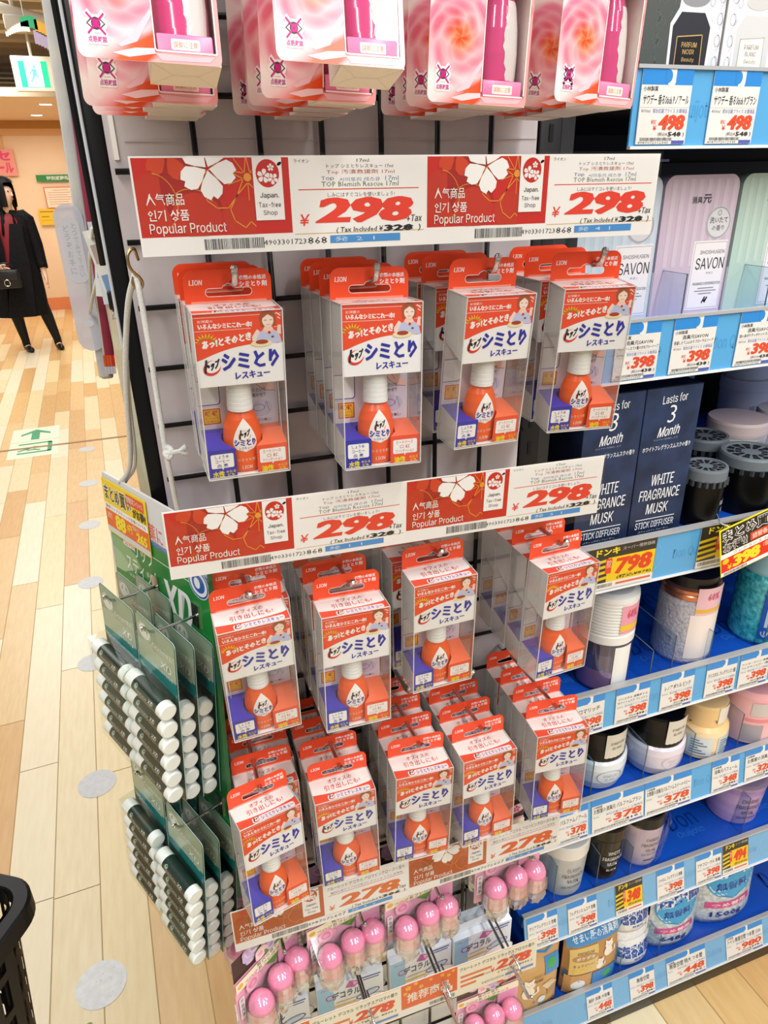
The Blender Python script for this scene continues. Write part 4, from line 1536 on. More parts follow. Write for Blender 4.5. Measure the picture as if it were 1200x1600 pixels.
bd = thing('hanging_display_board', 'green and white display board hung beside the black post, large white letters XD', 'display board', bpos(187, 0, 0), BROT)
mb = MB()
mb.box((0, -.0012, -.430), (.187, .0012, 0), mat('#E9EAEC', .35))
a = Art(mb, (0, -.0012, 0), rough=.3)
a.rect(0, 0, 187, 47, '#D9DBDF', 1)
a.rect(0, 44, 187, 49, '#3C78C8', 1)
a.rect(0, 49, 187, 126, '#1E8238', 2)
a.poly([(0, 66), (20, 66), (50, 74), (60, 86), (34, 98), (0, 104)], '#86AE7A', 3)
a.poly([(0, 80), (22, 84), (38, 96), (20, 104), (0, 106)], '#A3C096', 4)
a.rect(0, 62, 187, 63, '#CFE2CF', 4)
a.rr(26, 57, 50, 70, 1, '#EFE0DC', 4)
a.text('薬用', 28, 58, 48, 69, '#E07A7A', 5, .02)
a.text('リップ', 49, 60, 88, 77, '#E6EEE4', 5, .01)
a.text('スティック', 28, 79, 94, 98, '#E6EEE4', 5, .01)
a.text('（医薬部外品）', 30, 100, 60, 104, '#CFE2CF', 5)
a.text('XD', 100, 78, 156, 116, '#F2F2EE', 5, .0, .12, 0, 3, 1.2)
a.text('ロート製薬株式会社', 118, 117, 164, 123, '#D9E8DA', 5)
a.ell(170, 58, 17, 15, '#E6ECF4', 6)
a.ring(170, 58, 15.2, 13.2, 1.8, '#2C5CA8', 7)
a.ell(170, 58, 10.5, 9, '#2C5CA8', 7)
a.ell(168, 58, 5, 5.4, '#E6ECF4', 8)
a.rect(0, 126, 187, 155, '#2455A4', 2)
a.rect(0, 125.4, 187, 126.6, '#DCE6DC', 5)
a.text('MEDICATED LIP STICK', 60, 132, 182, 148, '#7FA6DC', 5, .02)
a.rect(0, 155, 187, 320, '#155A2C', 2)
a.rect(0, 320, 187, 400, '#1E8238', 2)
a.ell(150, 360, 22, 34, '#D6E2EE', 4)
a.ring(150, 360, 20.5, 31.5, 3, '#2C5CA8', 5)
a.ring(150, 360, 16, 25, 1.4, '#2C5CA8', 5)
a.ell(150, 360, 12, 19, '#5A80BE', 5)
a.ell(148, 358, 6, 11, '#DCE6F0', 6)
for k in range(9):
    a.rect(104 + k * 4, 330 + k * 8, 107 + k * 4, 333 + k * 8, '#A9CF7A', 4)
a.rect(0, 400, 187, 420, '#2455A4', 3)
a.rect(0, 420, 187, 429, '#14532A', 2)
a.text('薬に', 86, 26, 112, 44, '#E0685E', 3, .01)
mb.part('printed_board', bd)
mb = MB()
mb.box((-.0015, -.002, -.430), (0, .002, 0), mat('#D3D5D8', .4))
mb.box((.187, -.002, -.430), (.1885, .002, 0), mat('#2A6A3A', .4))
mb.part('edge_trim', bd)

# bulk-price card taped to the board
pc = thing('bulk_price_card', 'yellow and orange bulk price card with 88 taped on the green board', 'price card', bpos(189, 5, 2.4), BROT)
mb = MB()
mb.box((0, -.0006, -.0585), (.0905, 0, 0), mat('#F2D21C', .35))
a = Art(mb, (0, -.0006, 0), rough=.3, k=(.665, .755))
a.text('まとめ買い', 4, 6, 92, 31, '#F4F1E6', 3, .06, 0, 0)
a.text('まとめ買い', 5.5, 7.5, 90.5, 29.5, '#2A2620', 4, .02)
a.rr(78, 4, 130, 18, 1, '#E04A2A', 3)
a.text('数量限定スペシャル', 80, 6, 128, 15, '#F6E0C8', 4, .01)
a.text('がお得!!', 94, 19, 133, 33, '#2A2620', 4, .04)
a.rect(1, 34, 135, 43, '#F4F2EC', 2)
a.text('薬用リップスティック各種どれでも', 5, 36, 130, 41, '#2A2A2A', 3)
a.rect(1, 43, 135, 68, '#E8682A', 2)
a.text('2個', 5, 46, 22, 56, '#F6D8B8', 3, .02)
a.text('88', 30, 44.5, 66, 66, '#F4E22A', 3, .02, .1, 0, 2, .9)
a.text('0円', 68, 48, 84, 60, '#F4E22A', 3, .02)
a.text('1個あたり', 86, 45, 108, 52, '#F6D8B8', 3, .01)
a.text('265', 96, 52, 130, 66, '#F4E22A', 3, .02, .1, 0, 2, .6)
a.rect(1, 68, 135, 76, '#D5D6D6', 2)
mb.part('printed_card', pc)

# cord and S hook the board hangs on
t = thing('braided_cord_loop', 'white braided cord looped from a brass hook to the green board', 'cord', W(-.0578, -.034, -.118))
mb = MB()
CORD = noisy('#F0F0EC', '#DCDCD8', 900, .8, bump=.6, bscale=1500)
p0 = Vector((0, 0, 0))
o0 = Vector(W(-.0578, -.034, -.118))
far = bpos(152, 2, 0) - o0
near = bpos(42, 2, 0) - o0


def smooth_path(pts, n=6):
    out = []
    P = [Vector(p) for p in pts]
    P = [P[0] * 2 - P[1]] + P + [P[-1] * 2 - P[-2]]
    for i in range(1, len(P) - 2):
        for k in range(n):
            q = k / n
            a, b, c, d = P[i - 1:i + 3]
            out.append(.5 * ((2 * b) + (c - a) * q + (2 * a - 5 * b + 4 * c - d) * q * q + (3 * b - a - 3 * c + d) * q ** 3))
    out.append(P[-2])
    return out


def wpt(x, y, z):
    return Vector(W(x, y, z)) - o0


mb.tube(smooth_path([p0, wpt(-.0667, -.02, -.1416), wpt(-.0755, 0, -.1829), wpt(-.082, .02, -.2267), wpt(-.090, .045, -.2935), far]), .0023, CORD, 10)
mb.tube(smooth_path([p0, wpt(-.0570, -.04, -.1415), wpt(-.0570, -.045, -.1975), wpt(-.0575, -.05, -.2525), near]), .0023, CORD, 10)
mb.tube(smooth_path([wpt(-.0570, -.05, -.250), wpt(-.053, -.053, -.253), wpt(-.0555, -.056, -.258), wpt(-.058, -.053, -.255), wpt(-.0535, -.056, -.2545)]), .0025, CORD, 8)
mb.tube([wpt(-.0535, -.0555, -.2545), wpt(-.047, -.056, -.2535), wpt(-.0415, -.057, -.2505)], [.002, .0016, .0025], CORD, 8)
mb.tube([wpt(-.0535, -.0555, -.2545), wpt(-.047, -.056, -.2545), wpt(-.0410, -.057, -.2570)], [.002, .0016, .0025], CORD, 8)
mb.tube(smooth_path([far + Vector((0.005, 0, 0)), wpt(-.0855, .045, -.2935), wpt(-.080, .022, -.2287), wpt(-.0755, .004, -.19)]), .0014, CORD, 8)
mb.part('braided_cord', t)
mb = MB()
BR = mat('#B59A6A', .25, 1.0)
mb.tube(smooth_path([(.0035, .006, .008), (.0015, -.001, .0165), (-.0035, -.004, .012), (-.003, -.004, .003), (.0025, -.003, -.004), (.0035, -.002, -.009), (0, -.001, -.0125), (-.003, -.001, -.008), (-.0015, -.001, -.0025)]), .0012, BR, 8)
mb.part('wire_hook', t)


# ------------------------------------------------------------------ lip stick blister packs
def lip_pack(front=True):
    t = thing('lip_stick_pack', '', 'lip balm', (0, 0, 0), group='lip stick packs on the green board')
    wd, hh, hb = .068, .056, .124     # width, header height, blister height; origin at the header's top middle
    mb = MB()
    dk = mat('#0F3A34', .3)
    outer = rrect(-34.5, 0, 34.5, (hh + hb) * 1000, (5, 5, 2, 2), 4)
    hole = [(3 * math.cos(k * .785), 7 + 3 * math.sin(k * .785)) for k in range(8)]
    for dy in (-.0006, 0):
        mb.holed(outer, [hole], lambda x, y, dy=dy: (x * MM, dy, -y * MM), dk)
    n = len(outer)
    mb.add([(x * MM, dy, -y * MM) for dy in (-.0006, 0) for x, y in outer], [(k, (k + 1) % n, n + (k + 1) % n, n + k) for k in range(n)], mat('#9CC0B4', .4))
    a = Art(mb, (-.0345, -.0006, 0), rough=.25, spec=.5, k=(1.075, .69))
    a.poly(rrect(1, 1, 63, 80, (5, 5, 0, 0)), '#8FA68C', 1)
    a.poly([(1, 40), (63, 22), (63, 80), (1, 80)], '#A5B79C', 2)
    a.poly([(1, 70), (63, 62), (63, 84), (1, 84)], '#1C7C78', 3)
    a.ell(15, 22, 11, 13, '#DDE3D6', 4)
    a.ring(15, 22, 9.8, 11.8, .8, '#7D9684', 5)
    a.ell(15, 21, 5.6, 7.4, '#8FA594', 5)
    a.poly([(9, 27), (12, 20), (18, 20), (22, 28), (15, 31)], '#D6DED0', 6)
    a.ell(15, 17, 2.8, 3.4, '#DDE3D6', 6)
    a.text('メンソレータム', 26, 26, 58, 32, '#E6EBE2', 4, .02)
    a.text('薬用リップスティック', 26, 36, 60, 40, '#E3A08C', 4)
    a.text('XD', 38, 44, 57, 56, '#E9EEE6', 4, .02, .15)
    a.text('LIP STICK', 26, 60, 58, 65, '#E6EBE2', 4, .02)
    mb.part('backing_card', t)
    for k in range(6):
        z = -(hh + .012 + k * .0198)
        mb = MB()
        dg = mat('#1B2E28', .3, 0, .5)
        wh = mat('#ECECE8', .32)
        r = .0081
        x = lambda q: q
        prof = [(.0001, -.0330), (r - .0012, -.0330), (r, -.0318), (r, -.0190, dg), (r, .0245), (r + .0001, .0246), (r + .0001, .0318), (r - .0010, .0332), (.0001, .0332)]
        prof = [(p[0], p[1], (wh if (i < 3 or i > 3) else dg)) for i, p in enumerate(prof)]
        mb.M = Matrix.Translation((0, -.0100, z)) @ Matrix.Rotation(R(90), 4, 'Y')
        mb.lathe(prof, wh, 24)
        # lettering round the sleeve
        mb.M = Matrix()

        def wrap(xx, yy, l, z=z):
            an = yy * MM / r
            q = r + .0001 + l
            return Vector((xx * MM, -.0100 - q * math.cos(an), z + q * math.sin(an)))
        b = Art(mb, (0, 0, 0), fn=wrap)
        if front:
            for (s, x0, y0, x1, y1, c) in (('MENTHOLATUM', -11, 1.0, 8, 3.4, '#B9C4B8'), ('MEDICATED LIP STICK', -11, -2.4, 17, -.2, '#DDE2DA'), ('XD', 11, 1.4, 19, 5, '#DDE2DA')):
                vs, fs, _ = glyphs(s, .01, 1)
                mb.add([b.P(x0 + (x1 - x0) * u, y0 + (y1 - y0) * v, 1) for u, v in vs], fs, mat(c))
            vs = [(-12 + 2.6 * math.cos(q * .52), 5 + 2.6 * math.sin(q * .52)) for q in range(12)]
            mb.add([b.P(u, v, 1) for u, v in vs], [range(12)], mat('#8FA594'))
        mb.part('lip_stick', t)
    mb = MB()
    fm = film(tint='#FAFDFC', gloss=.02, rough=.05, fres=.10)
    z0, z1 = -hh + .002, -(hh + hb - .004)
    pr = [(-.0006, z0), (-.0190, z0 - .002), (-.0190, z1 + .002), (-.0006, z1)]
    for (ya, za), (yb, zb) in zip(pr, pr[1:]):
        mb.poly([(-.034, ya, za), (.034, ya, za), (.034, yb, zb), (-.034, yb, zb)], fm)
    for sx in (-.034, .034):
        mb.poly([(sx, y, z) for y, z in pr], fm)
    mb.part('clear_blister', t)
    return t


lp0 = lip_pack(True)
PK = [('upper', 'near', 26, 88, 4), ('upper', 'far', 99, 88, 2), ('lower', 'near', 17, 306, 5), ('lower', 'far', 90, 290, 3)]
first = True
for row, cn, u, w0, roll in PK:
    for q, tt in enumerate((42, 22.2, 2.4)):
        o = ('outermost', 'middle', 'innermost')[q]
        du = (0, 5, 8)[q]
        lab = '%s lip stick blister pack in the %s row, %s' % (o, row, 'column beside the stain removers' if cn == 'near' else 'column away from the stain removers')
        loc = bpos(u + du, w0 + ((0, 13, 22) if cn == 'near' else (0, -3, 8))[q], tt)
        rot = (BM @ Matrix.Rotation(R(roll * (1, 1, 1)[q]), 3, 'Y')).to_euler()
        if first:
            lp0.location, lp0.rotation_euler = loc, rot
            lp0['label'] = lab
            first = False
        else:
            dup(lp0, loc, rot, lab)
    t = thing('display_hook', 'chrome hook of the %s lip stick row, %s column' % (row, cn), 'hook', bpos(u, w0 + 6, 0), BROT, 'hooks on the green board')
    hook_mesh(.050, .008, .0014).part('rod', t)
    mb = MB()
    mb.box((-.006, -.0028, -.012), (.006, -.0013, .012), CHROME)
    mb.part('bracket', t)

# ================================================================== things hung farther along the aisle side
t = thing('side_banner', 'pale patterned hanging banner seen edge-on behind the black post', 'banner', W(-.1005, .31, .0), (0, R(2.5), 0))
mb = MB()
mb.bev((-.0065, -.006, -.272), (.0065, .006, .48), noisy('#E4E3DA', '#CFCFD2', 22, .4), .002)
mb.part('panel', t)
mb = MB()
mb.box((.0, -.0068, -.16), (.0018, -.0062, -.12), mat('#8C3044', .4))
mb.part('red_label', t)
t = thing('dark_red_strip', 'dark red hanging strip beside the chrome edge of the post', 'hanging strip', W(-.0945, .24, .0), (0, R(2.9), 0))
mb = MB()
mb.bev((.0025, -.004, -.232), (.0125, .004, .035), noisy('#8E2740', '#A03048', 6, .35), .0015)
mb.bev((.0005, -.003, -.232), (.0034, .003, .30), mat('#CFCFD4', .2, .6), .0008)
mb.part('strip', t)
mb = MB()
for k in range(4):
    mb.box((.0005 + k * .003, -.0055, -.243), (.0032 + k * .003, .006, -.231), mat('#E0562C' if k < 3 else '#C82A22', .4))
mb.part('orange_tabs', t)
mb = MB()
for k in range(4):
    mb.box((.0002 + k * .003, -.0055, -.252), (.0030 + k * .003, .006, -.2435), mat('#CFCBD2', .3))
mb.part('pale_tips', t)
t = thing('wrapped_pack', 'white and red wrapped pack hanging behind the dark red strip', 'pack', W(-.1135, .33, -.215))
mb = MB()
mb.bev((-.004, -.012, -.062), (.011, .012, .02), noisy('#EDE6E4', '#D8C3C6', 60, .4), .003)
mb.box((-.0044, -.013, -.05), (-.0030, .013, .01), mat('#C8485A', .4))
mb.part('wrapper', t)
t = thing('clear_side_sheet', 'narrow pale plastic sheet hanging close beside the black post', 'plastic sheet', W(-.0795, .10, -.2))
mb = MB()
mb.box((-.0085, -.0006, -.34), (.0035, .0006, .06), film('#F4F6EE', .45, .06, .1, '#EEF0DE'))
mb.part('sheet', t)
mb = MB()
mb.box((.0036, -.001, -.34), (.0062, .001, .06), mat('#EDEBD4', .35))
mb.part('pale_edge', t)

# rounded translucent tag tied on with straps
t = thing('rounded_hanging_tag', 'rounded translucent bluish tag tied to the post with white straps', 'tag', W(-.1175, .30, -.155))
mb = MB()
outl = rrect(-15.5, -82, 15.5, 80, 15.4, 8)
mb.prism(outl, (0, 0, 0), (MM, 0, 0), (0, 0, MM), (0, 1, 0), .0012, film('#F4F6FB', .55, .03, .2, '#F0F1FA'))
a = Art(mb, (-.0155, -.0002, .080), rough=.5)
a.rr(5, 14, 25.5, 84, 8, '#DCDCE2', 1)
for i, s in enumerate('どうぞお手に'):
    a.text(s, 8, 22 + i * 9, 14, 29 + i * 9, '#B4B4C2', 2)
for i, s in enumerate('とってみて下さい'):
    a.text(s, 17, 20 + i * 7.4, 22, 26 + i * 7.4, '#B4B4C2', 2)
a.ell(16, 130, 5, 4.2, '#DFE3EA', 1)
mb.part('tag_plate', t)
mb = MB()
ST = mat('#E9E8E2', .5)
mb.tube([(.0035, -.004, -.038), (.013, -.08, -.012), (.029, -.20, .026)], .0018, ST, 8)
mb.tube([(.008, -.04, -.026), (.020, -.13, .030), (.032, -.235, .064)], .0016, ST, 8)
mb.part('tie_strap', t)
# little paper tags clipped to the post
t = thing('clipped_price_tag', 'small white and blue tags clipped beside the post behind the long sign', 'tag', W(-.0835, .10, -.115))
mb = MB()
for k in range(3):
    mb.M = Matrix.Translation((0, -.004 * k, -.006 * k)) @ Matrix.Rotation(R(8 - 9 * k), 4, 'Y')
    mb.box((-.006, -.0004, -.036), (.005, 0, .034), mat(('#E9EAE8', '#D6DFEA', '#EDECE6')[k], .4))
    mb.box((-.004, -.0006, -.02), (.003, -.0004, -.004), mat('#7FA0CC', .4))
    mb.box((-.004, -.0006, .006), (.003, -.0004, .022), mat('#B9A6A0', .4))
mb.M = Matrix()
mb.part('paper', t)
mb = MB()
mb.bev((-.001, -.014, -.046), (.006, -.009, -.030), BLACKM, .001)
mb.tube([(.002, -.012, -.046), (.0, -.013, -.054), (.004, -.013, -.054), (.003, -.012, -.046)], .0006, CHROME, 6)
mb.part('binder_clip', t)

# ================================================================== blue shelves with their price rails
SX0, SX1 = .368, 1.22
SHELF = [  # rail bottom z, rail tilt in degrees, left end
    (-.037, 0, .391), (-.260, 0, .372), (-.523, 0, .368), (-.754, 4, .368), (-.966, 10, .368), (-1.195, 14, .368), (-1.479, 18, .356)]
RL = .0615
NTH = ['top', 'second', 'third', 'fourth', 'fifth', 'sixth', 'lowest']
BLUEB = noisy('#0F46AC', '#1454C0', 5, .3, spec=.5)
RAILB = '#5AAEE6'
DKBACK = mat('#0E0F12', .6)
SURF = []
for k, (zb, tilt, xl) in enumerate(SHELF):
    t = thing('store_shelf', '%s shelf of the blue display shelving with its price rail' % NTH[k], 'shelf', W(0, 0, zb))
    s, c = math.sin(R(tilt)), math.cos(R(tilt))
    ztop = RL * c
    zs = ztop - (.012, .010, .010, .018, .014, .010, .018)[k]
    y0 = RL * s + .003
    SURF.append(zb + zs)
    mb = MB()
    bm_ = BLUEB if k else DKBACK
    mb.box((SX0, y0, zs - .018), (SX1, .40, zs), bm_ if k in (0, 2, 3, 4, 5, 6) else mat('#2458B8', .4))
    if k >= 2:
        a = Art(mb, (SX0, .40, zs), (1, 0, 0), (0, 1, 0), rough=.3)
        for q in range(6):
            for w_ in range(3):
                x, y = 40 + q * 150 + (w_ % 2) * 70, 70 + w_ * 110
                a.text('Don', x, y, x + 62, y + 36, '#0B358E', 1, .02)
                a.text('Quijote', x + 4, y + 40, x + 60, y + 56, '#2A6AD0', 1, .02)
    mb.part('board', t)
    # rail
    mb = MB()
    mb.M = Matrix.Rotation(R(-tilt), 4, 'X')
    mb.box((xl, .0, 0), (SX1, .0022, RL), mat(RAILB if k < 5 else '#79B6E4', .35))
    mb.box((xl, -.003, RL), (SX1, .006, RL + .003), mat('#B9BABD', .35, .3))
    mb.box((xl, -.003, -.0025), (SX1, .002, 0), mat('#E9E9E7', .35))
    a = Art(mb, (xl, 0, RL), rough=.3)
    for q in range(8):
        x = 30 + q * 128
        a.text('Don Quijote', x, 24, x + 60, 42, '#4B9FDC' if k < 5 else '#6AA8DC', 1, .02)
        a.ring(x + 90, 31, 22, 22, .8, '#74BEEC' if k < 5 else '#8AC2EA', 1, 24)
    rail = mb.part('price_rail', t)
    mb = MB()
    mb.M = Matrix.Rotation(R(-tilt), 4, 'X')
    mb.poly([(xl, -.0028, 0), (SX1, -.0028, 0), (SX1, -.0028, RL), (xl, -.0028, RL)], film(gloss=.03, rough=.08, fres=.15))
    mb.part('clear_cover', rail)
    if k in (3, 4, 5, 6):
        pass
# back panel, kick plate
mb = MB()
mb.box((SX0 - .012, .40, .09), (SX1, .42, Z0 + .6), DKBACK)
mb.solo('shelf_back_panel', 'black back panel behind the blue shelves', 'panel')
mb = MB()
mb.bev((SX0 - .014, .004, 0), (SX1, .40, Z0 - 1.4815), mat('#1B1A19', .4), .002)
mb.solo('kick_plate', 'dark kick plate under the lowest shelf', 'shelf base')
mb = MB()
mb.box((.55, .385, Z0 - .11), (SX1, .397, Z0 - .045), mat('#0A0A0C', .5))
for q in range(8):
    mb.box((.40 + q * .044, .3795, Z0 - .0430), (.442 + q * .044, .3835, Z0 - .0395), mat(('#F0B8A8', '#F3D8C6', '#ECEDEC', '#F0F0F0', '#F4F2EC', '#F0E6D8', '#8FB6E8', '#E8E8EC')[q], .4))
mb.solo('stacked_tray_edge', 'dark shelf tray edge with pale tabs under the top shelf', 'tray')


# ------------------------------------------------------------------ price cards in the rails
def card_art(a, w, maker, lines, price, tax, bluehead=True):
    h = 60
    a.rect(0, 0, w, h, '#EFEDE9', 1)
    a.rect(0, 0, w, 12.5 if bluehead else 8.5, '#2F8FE0' if True else '', 2)
    nx = w * .5
    a.rr(nx, 0.2, nx + 8.5, 14, (0, 0, 4, 4), '#F3F2F0', 3)
    a.rr(nx - 3, .3, nx + 4.5, 11.2, (2, 5, 5, 2), '#2F8FE0', 4)
    a.text(maker, 2, 13.6, 18, 17.6, '#3A3A3C', 3, .01)
    for (s, x0, y0, x1, y1) in lines:
        a.text(s, x0, y0, x1, y1, '#2A2A2C', 3, .012)
    a.rect(0, 30, w, 30.3, '#C9C8C4', 3)
    a.text('400ml', 2, 31.6, 12, 34.4, '#7A7A7E', 3)
    a.text('家計応援プライス お買得品', w * .27, 31.2, w - 2, 34.8, '#5A6AB4', 3)
    a.text(price, w * .40, 36, w - 2.5, 48.6, '#E4502C', 4, .03, .12, 0, 2, .45)
    a.text('税抜', w * .26, 40, w * .37, 43.6, '#E4705A', 4, .01)
    a.text('¥', w * .31, 44.6, w * .38, 48.8, '#E4502C', 4, .02)
    a.text('(税込¥', w * .42, 50.2, w * .62, 53.8, '#4A4A4E', 4)
    a.text(tax, w * .63, 49.8, w * .90, 53.8, '#2E2E32', 4, .035)
    a.text(')', w * .93, 50.2, w * .96, 54, '#4A4A4E', 4)
    a.bars(4, 54.6, w * .72, 57.2, '#4A4A4E', 3, int(w) + len(lines))
    a.text('4987072012345', 2, 57.6, w * .66, 59.6, '#6A6A6E', 3)
    a.rect(w * .72, 57, w - 1, 59.8, '#5A60B8', 3)


def black_card_art(a, w, price, tax):
    a.rect(0, 0, w, 60, '#2E2C2A', 1)
    a.text('ドンキ', w * .12, 2.5, w * .46, 12, '#F0DC2E', 3, .04)
    a.text('スーパー情熱価格', w * .50, 4, w * .97, 9, '#C9C6BE', 3)
    for q in range(4):
        a.poly([(0, 20 + q * 8), (w * .3, 17 + q * 8), (w * .3, 21 + q * 8), (0, 24 + q * 8)], '#E8C824', 2)
    a.rect(w * .30, 16, w - .6, 50, '#F2CC1E', 3)
    a.rr(w * .27, 17, w * .36, 38, 1, '#E8442A', 4)
    a.text('限定', w * .285, 19, w * .35, 30, '#F7E6D8', 5)
    a.text(price, w * .40, 18.5, w - 3, 41, '#E4421E', 5, .03, .12, 0, 2, .6)
    a.text('(税込¥' + tax + ')', w * .45, 43, w - 3, 48.6, '#2E2A22', 5, .02)
    a.rect(0, 50, w, 60, '#F0EDE8', 3)
    a.bars(3, 52, w * .4, 57, '#3A3A3A', 4, 5)
    a.rect(w * .45, 53, w - 3, 56, '#E2684A', 4)


def rail_card(k, x, w, name, label, art):
    zb, tilt, xl = SHELF[k]
    t = MB()
    t.box((0, -.0019, -.0600), (w * MM, -.0011, 0), mat('#EFEDE9', .4))
    a = Art(t, (0, -.0019, 0), rough=.35)
    art(a)
    s, c = math.sin(R(tilt)), math.cos(R(tilt))
    return t.solo(name, label, 'price card', W(x, RL * s, zb + RL * c), (R(-tilt), 0, 0), 'shelf price cards')


KB = '小林製薬'
CARDS = [
    (0, .397, 55, '498', '548', [('サワデー 香るStick Pノアール', 3, 20, 53, 28)], KB), (0, .476, 55, '498', '548', [('サワデー 香るStick Pブラン', 3, 20, 53, 28)], KB), (0, .560, 55, '498', '548', [('サワデー 香るStick Pルージュ', 3, 20, 53, 28)], KB),
    (1, .402, 55, '398', '438', [('消臭元SAVON', 12, 18.6, 46, 23.4), ('シャンプーしたての髪のかなブルーソープ', 2, 24.6, 54, 28.6)], KB), (1, .474, 56, '398', '438', [('消臭元SAVON', 12, 18.6, 46, 23.4), ('洗濯したてふんわりフローラルソープ', 2, 24.6, 54, 28.6)], KB), (1, .562, 56, '398', '438', [('消臭元SAVON', 12, 18.6, 46, 23.4), ('洗いあがりすっきりシトラスソープ', 2, 24.6, 54, 28.6)], KB),
    (3, .400, 55, '398', '438', [('アロマリッチ', 8, 19, 48, 27)], ' '), (3, .474, 55, '398', '438', [('クリスタル 消臭ボトル', 3, 18, 52, 22), ('ホワイトムスク フレッシュ', 3, 24, 52, 28)], ' '), (3, .549, 56, '398', '438', [('レノア ボトル ピンク', 6, 19, 50, 27)], ' '), (3, .627, 54, '398', '438', [('クリスタル フレグランス 1個', 3, 19, 52, 27)], ' '), (3, .688, 55, '398', '438', [('アンカーマリン 消臭', 3, 18, 52, 22), ('フレグランスゴー 1個', 3, 24, 52, 28)], ' '),
    (4, .405, 52, '378', '410', [('パルファムノアール', 4, 18, 50, 27)], ' '), (4, .464, 93, '378', '410', [('お部屋の消臭元 パルファムブラン', 3, 18, 88, 27)], KB), (4, .560, 87, '378', '410', [('お部屋の消臭元パルファムスイートベリー', 3, 18, 84, 27)], KB), (4, .688, 54, '348', '382', [('消臭元パフューム', 4, 19, 50, 27)], KB), (4, .755, 60, '328', '360', [('お部屋の消臭元', 4, 19, 52, 27)], KB),
    (5, .373, 55, '398', '438', [('クリアフレグランス 各種', 3, 19, 52, 27)], ' '), (5, .448, 55, '398', '438', [('フレグランス ムスク 各種', 3, 19, 52, 27)], ' '), (5, .624, 56, '398', '438', [('シャルム フレグランス 各種', 3, 19, 52, 27)], ' '), (5, .706, 55, '398', '438', [('プチフローラル 各種', 3, 19, 52, 27)], ' '),
    (6, .519, 56, '448', '492', [('猫砂 消臭 大容量', 4, 19, 50, 27)], ' '), (6, .613, 56, '398', '438', [('無香空間', 16, 17, 44, 27)], ' '), (6, .698, 91, '448', '492', [('無香空間 特大 つめ替', 6, 17, 84, 28)], KB), (6, .840, 91, '980', '1078', [('トイレ無香空間 つめ替 1500', 4, 17, 86, 28)], KB)]
seen = {}
for (k, x, w, price, tax, lines, maker) in CARDS:
    seen[k] = seen.get(k, 0) + 1
    n = ['first', 'second', 'third', 'fourth', 'fifth'][seen[k] - 1]
    rail_card(k, x, w, 'shelf_price_card', '%s white price card from the grid wall on the %s rail, %s yen' % (n, NTH[k], price), lambda a, w=w, maker=maker, lines=lines, price=price, tax=tax: card_art(a, w, maker, lines, price, tax))
for (k, x, w, price, tax, n) in ((2, .398, 99, '798', '878', 'nearest the grid wall'), (2, .564, 99, '698', '768', 'behind the tilted bulk card'), (5, .540, 54, '348', '382', 'between two white cards'), (5, .764, 57, '494', '543', 'farthest along the rail')):
    rail_card(k, x, w, 'shelf_price_card', 'black and yellow card reading %s on the %s rail, %s' % (price, NTH[k], n), lambda a, w=w, price=price, tax=tax: black_card_art(a, w, price, tax))
# watermark disc on the bare part of the third rail stays a printed circle; bulk card hung in front of it
t = thing('bulk_price_card', 'tilted yellow and red bulk price card reading 398 hung before the third shelf rail', 'price card', W(.564, -.028, -.4545), (0, R(-14.5), 0))
mb = MB()
mb.box((0, -.0006, -.072), (.140, 0, 0), mat('#F2E02A', .35))
a = Art(mb, (0, -.0006, 0), rough=.3)
a.rr(2, 2, 98, 38, 2, '#2A2824', 1)
a.text('まとめ買い', 3.5, 4, 92, 22, '#F4F1EC', 2, .07)
a.text('まとめ買い', 4.5, 5, 91, 21, '#2A2824', 3, .02)
a.text('お得!!', 4, 22, 42, 37, '#F4F1EC', 2, .05)
a.text('お得!!', 5, 23, 41, 36, '#2A2824', 3, .015)
a.rect(46, 24, 139, 36, '#E4452A', 2)
a.text('詰替各種よりどり2個で', 49, 26, 132, 34, '#F6E2CE', 3, .01)
a.rect(1, 38, 139, 45, '#F2EFE6', 2)
a.text('フレグランス ムスク ゴールド', 20, 39.4, 120, 43.6, '#4A4A4A', 3)
a.rect(1, 45, 139, 66, '#DE2E1E', 2)
a.ell(8, 50, 5, 4, '#F6C22E', 3)
a.text('¥', 10, 56, 17, 64, '#F6C22E', 3, .02)
a.text('398', 18, 46.5, 62, 64, '#F8D92E', 3, .03, .1, 0, 2, .8)
a.text('1個あたり', 66, 46.5, 90, 54, '#F6D8B8', 3)
a.rect(1, 66, 139, 71.4, '#EFEDE8', 2)
a.bars(4, 67, 40, 71, '#3A3A3A', 3, 4)
mb.part('printed_card', t)
mb = MB()
mb.tube([(.018, .001, -.004), (.018, .018, -.006), (.018, .024, .006)], .001, CHROME, 6)
mb.tube([(.12, .001, -.004), (.12, .018, -.006), (.12, .024, .006)], .001, CHROME, 6)
mb.part('wire_clip', t)

# ================================================================== goods on the shelves
def S(k):
    return SURF[k] + .0004


GL = film(gloss=.07, rough=.03, fres=.3)


def front(mb, w, h, y=0.0, x0=None, rough=.4):
    return Art(mb, (-w / 2 if x0 is None else x0, y, h), rough=rough)


def damask(a, x0, y0, x1, y1, c, l, step=17):
    y = y0
    while y < y1:
        x = x0
        while x < x1:
            a.ring(x + 5, y + 5, 3.2, 4.6, .6, c, l, 10)
            a.ring(x + 11, y + 9, 2.6, 3.8, .6, c, l, 10)
            a.line([(x + 5, y), (x + 8, y + 6), (x + 5, y + 13)], .6, c, l)
            x += step
        y += step


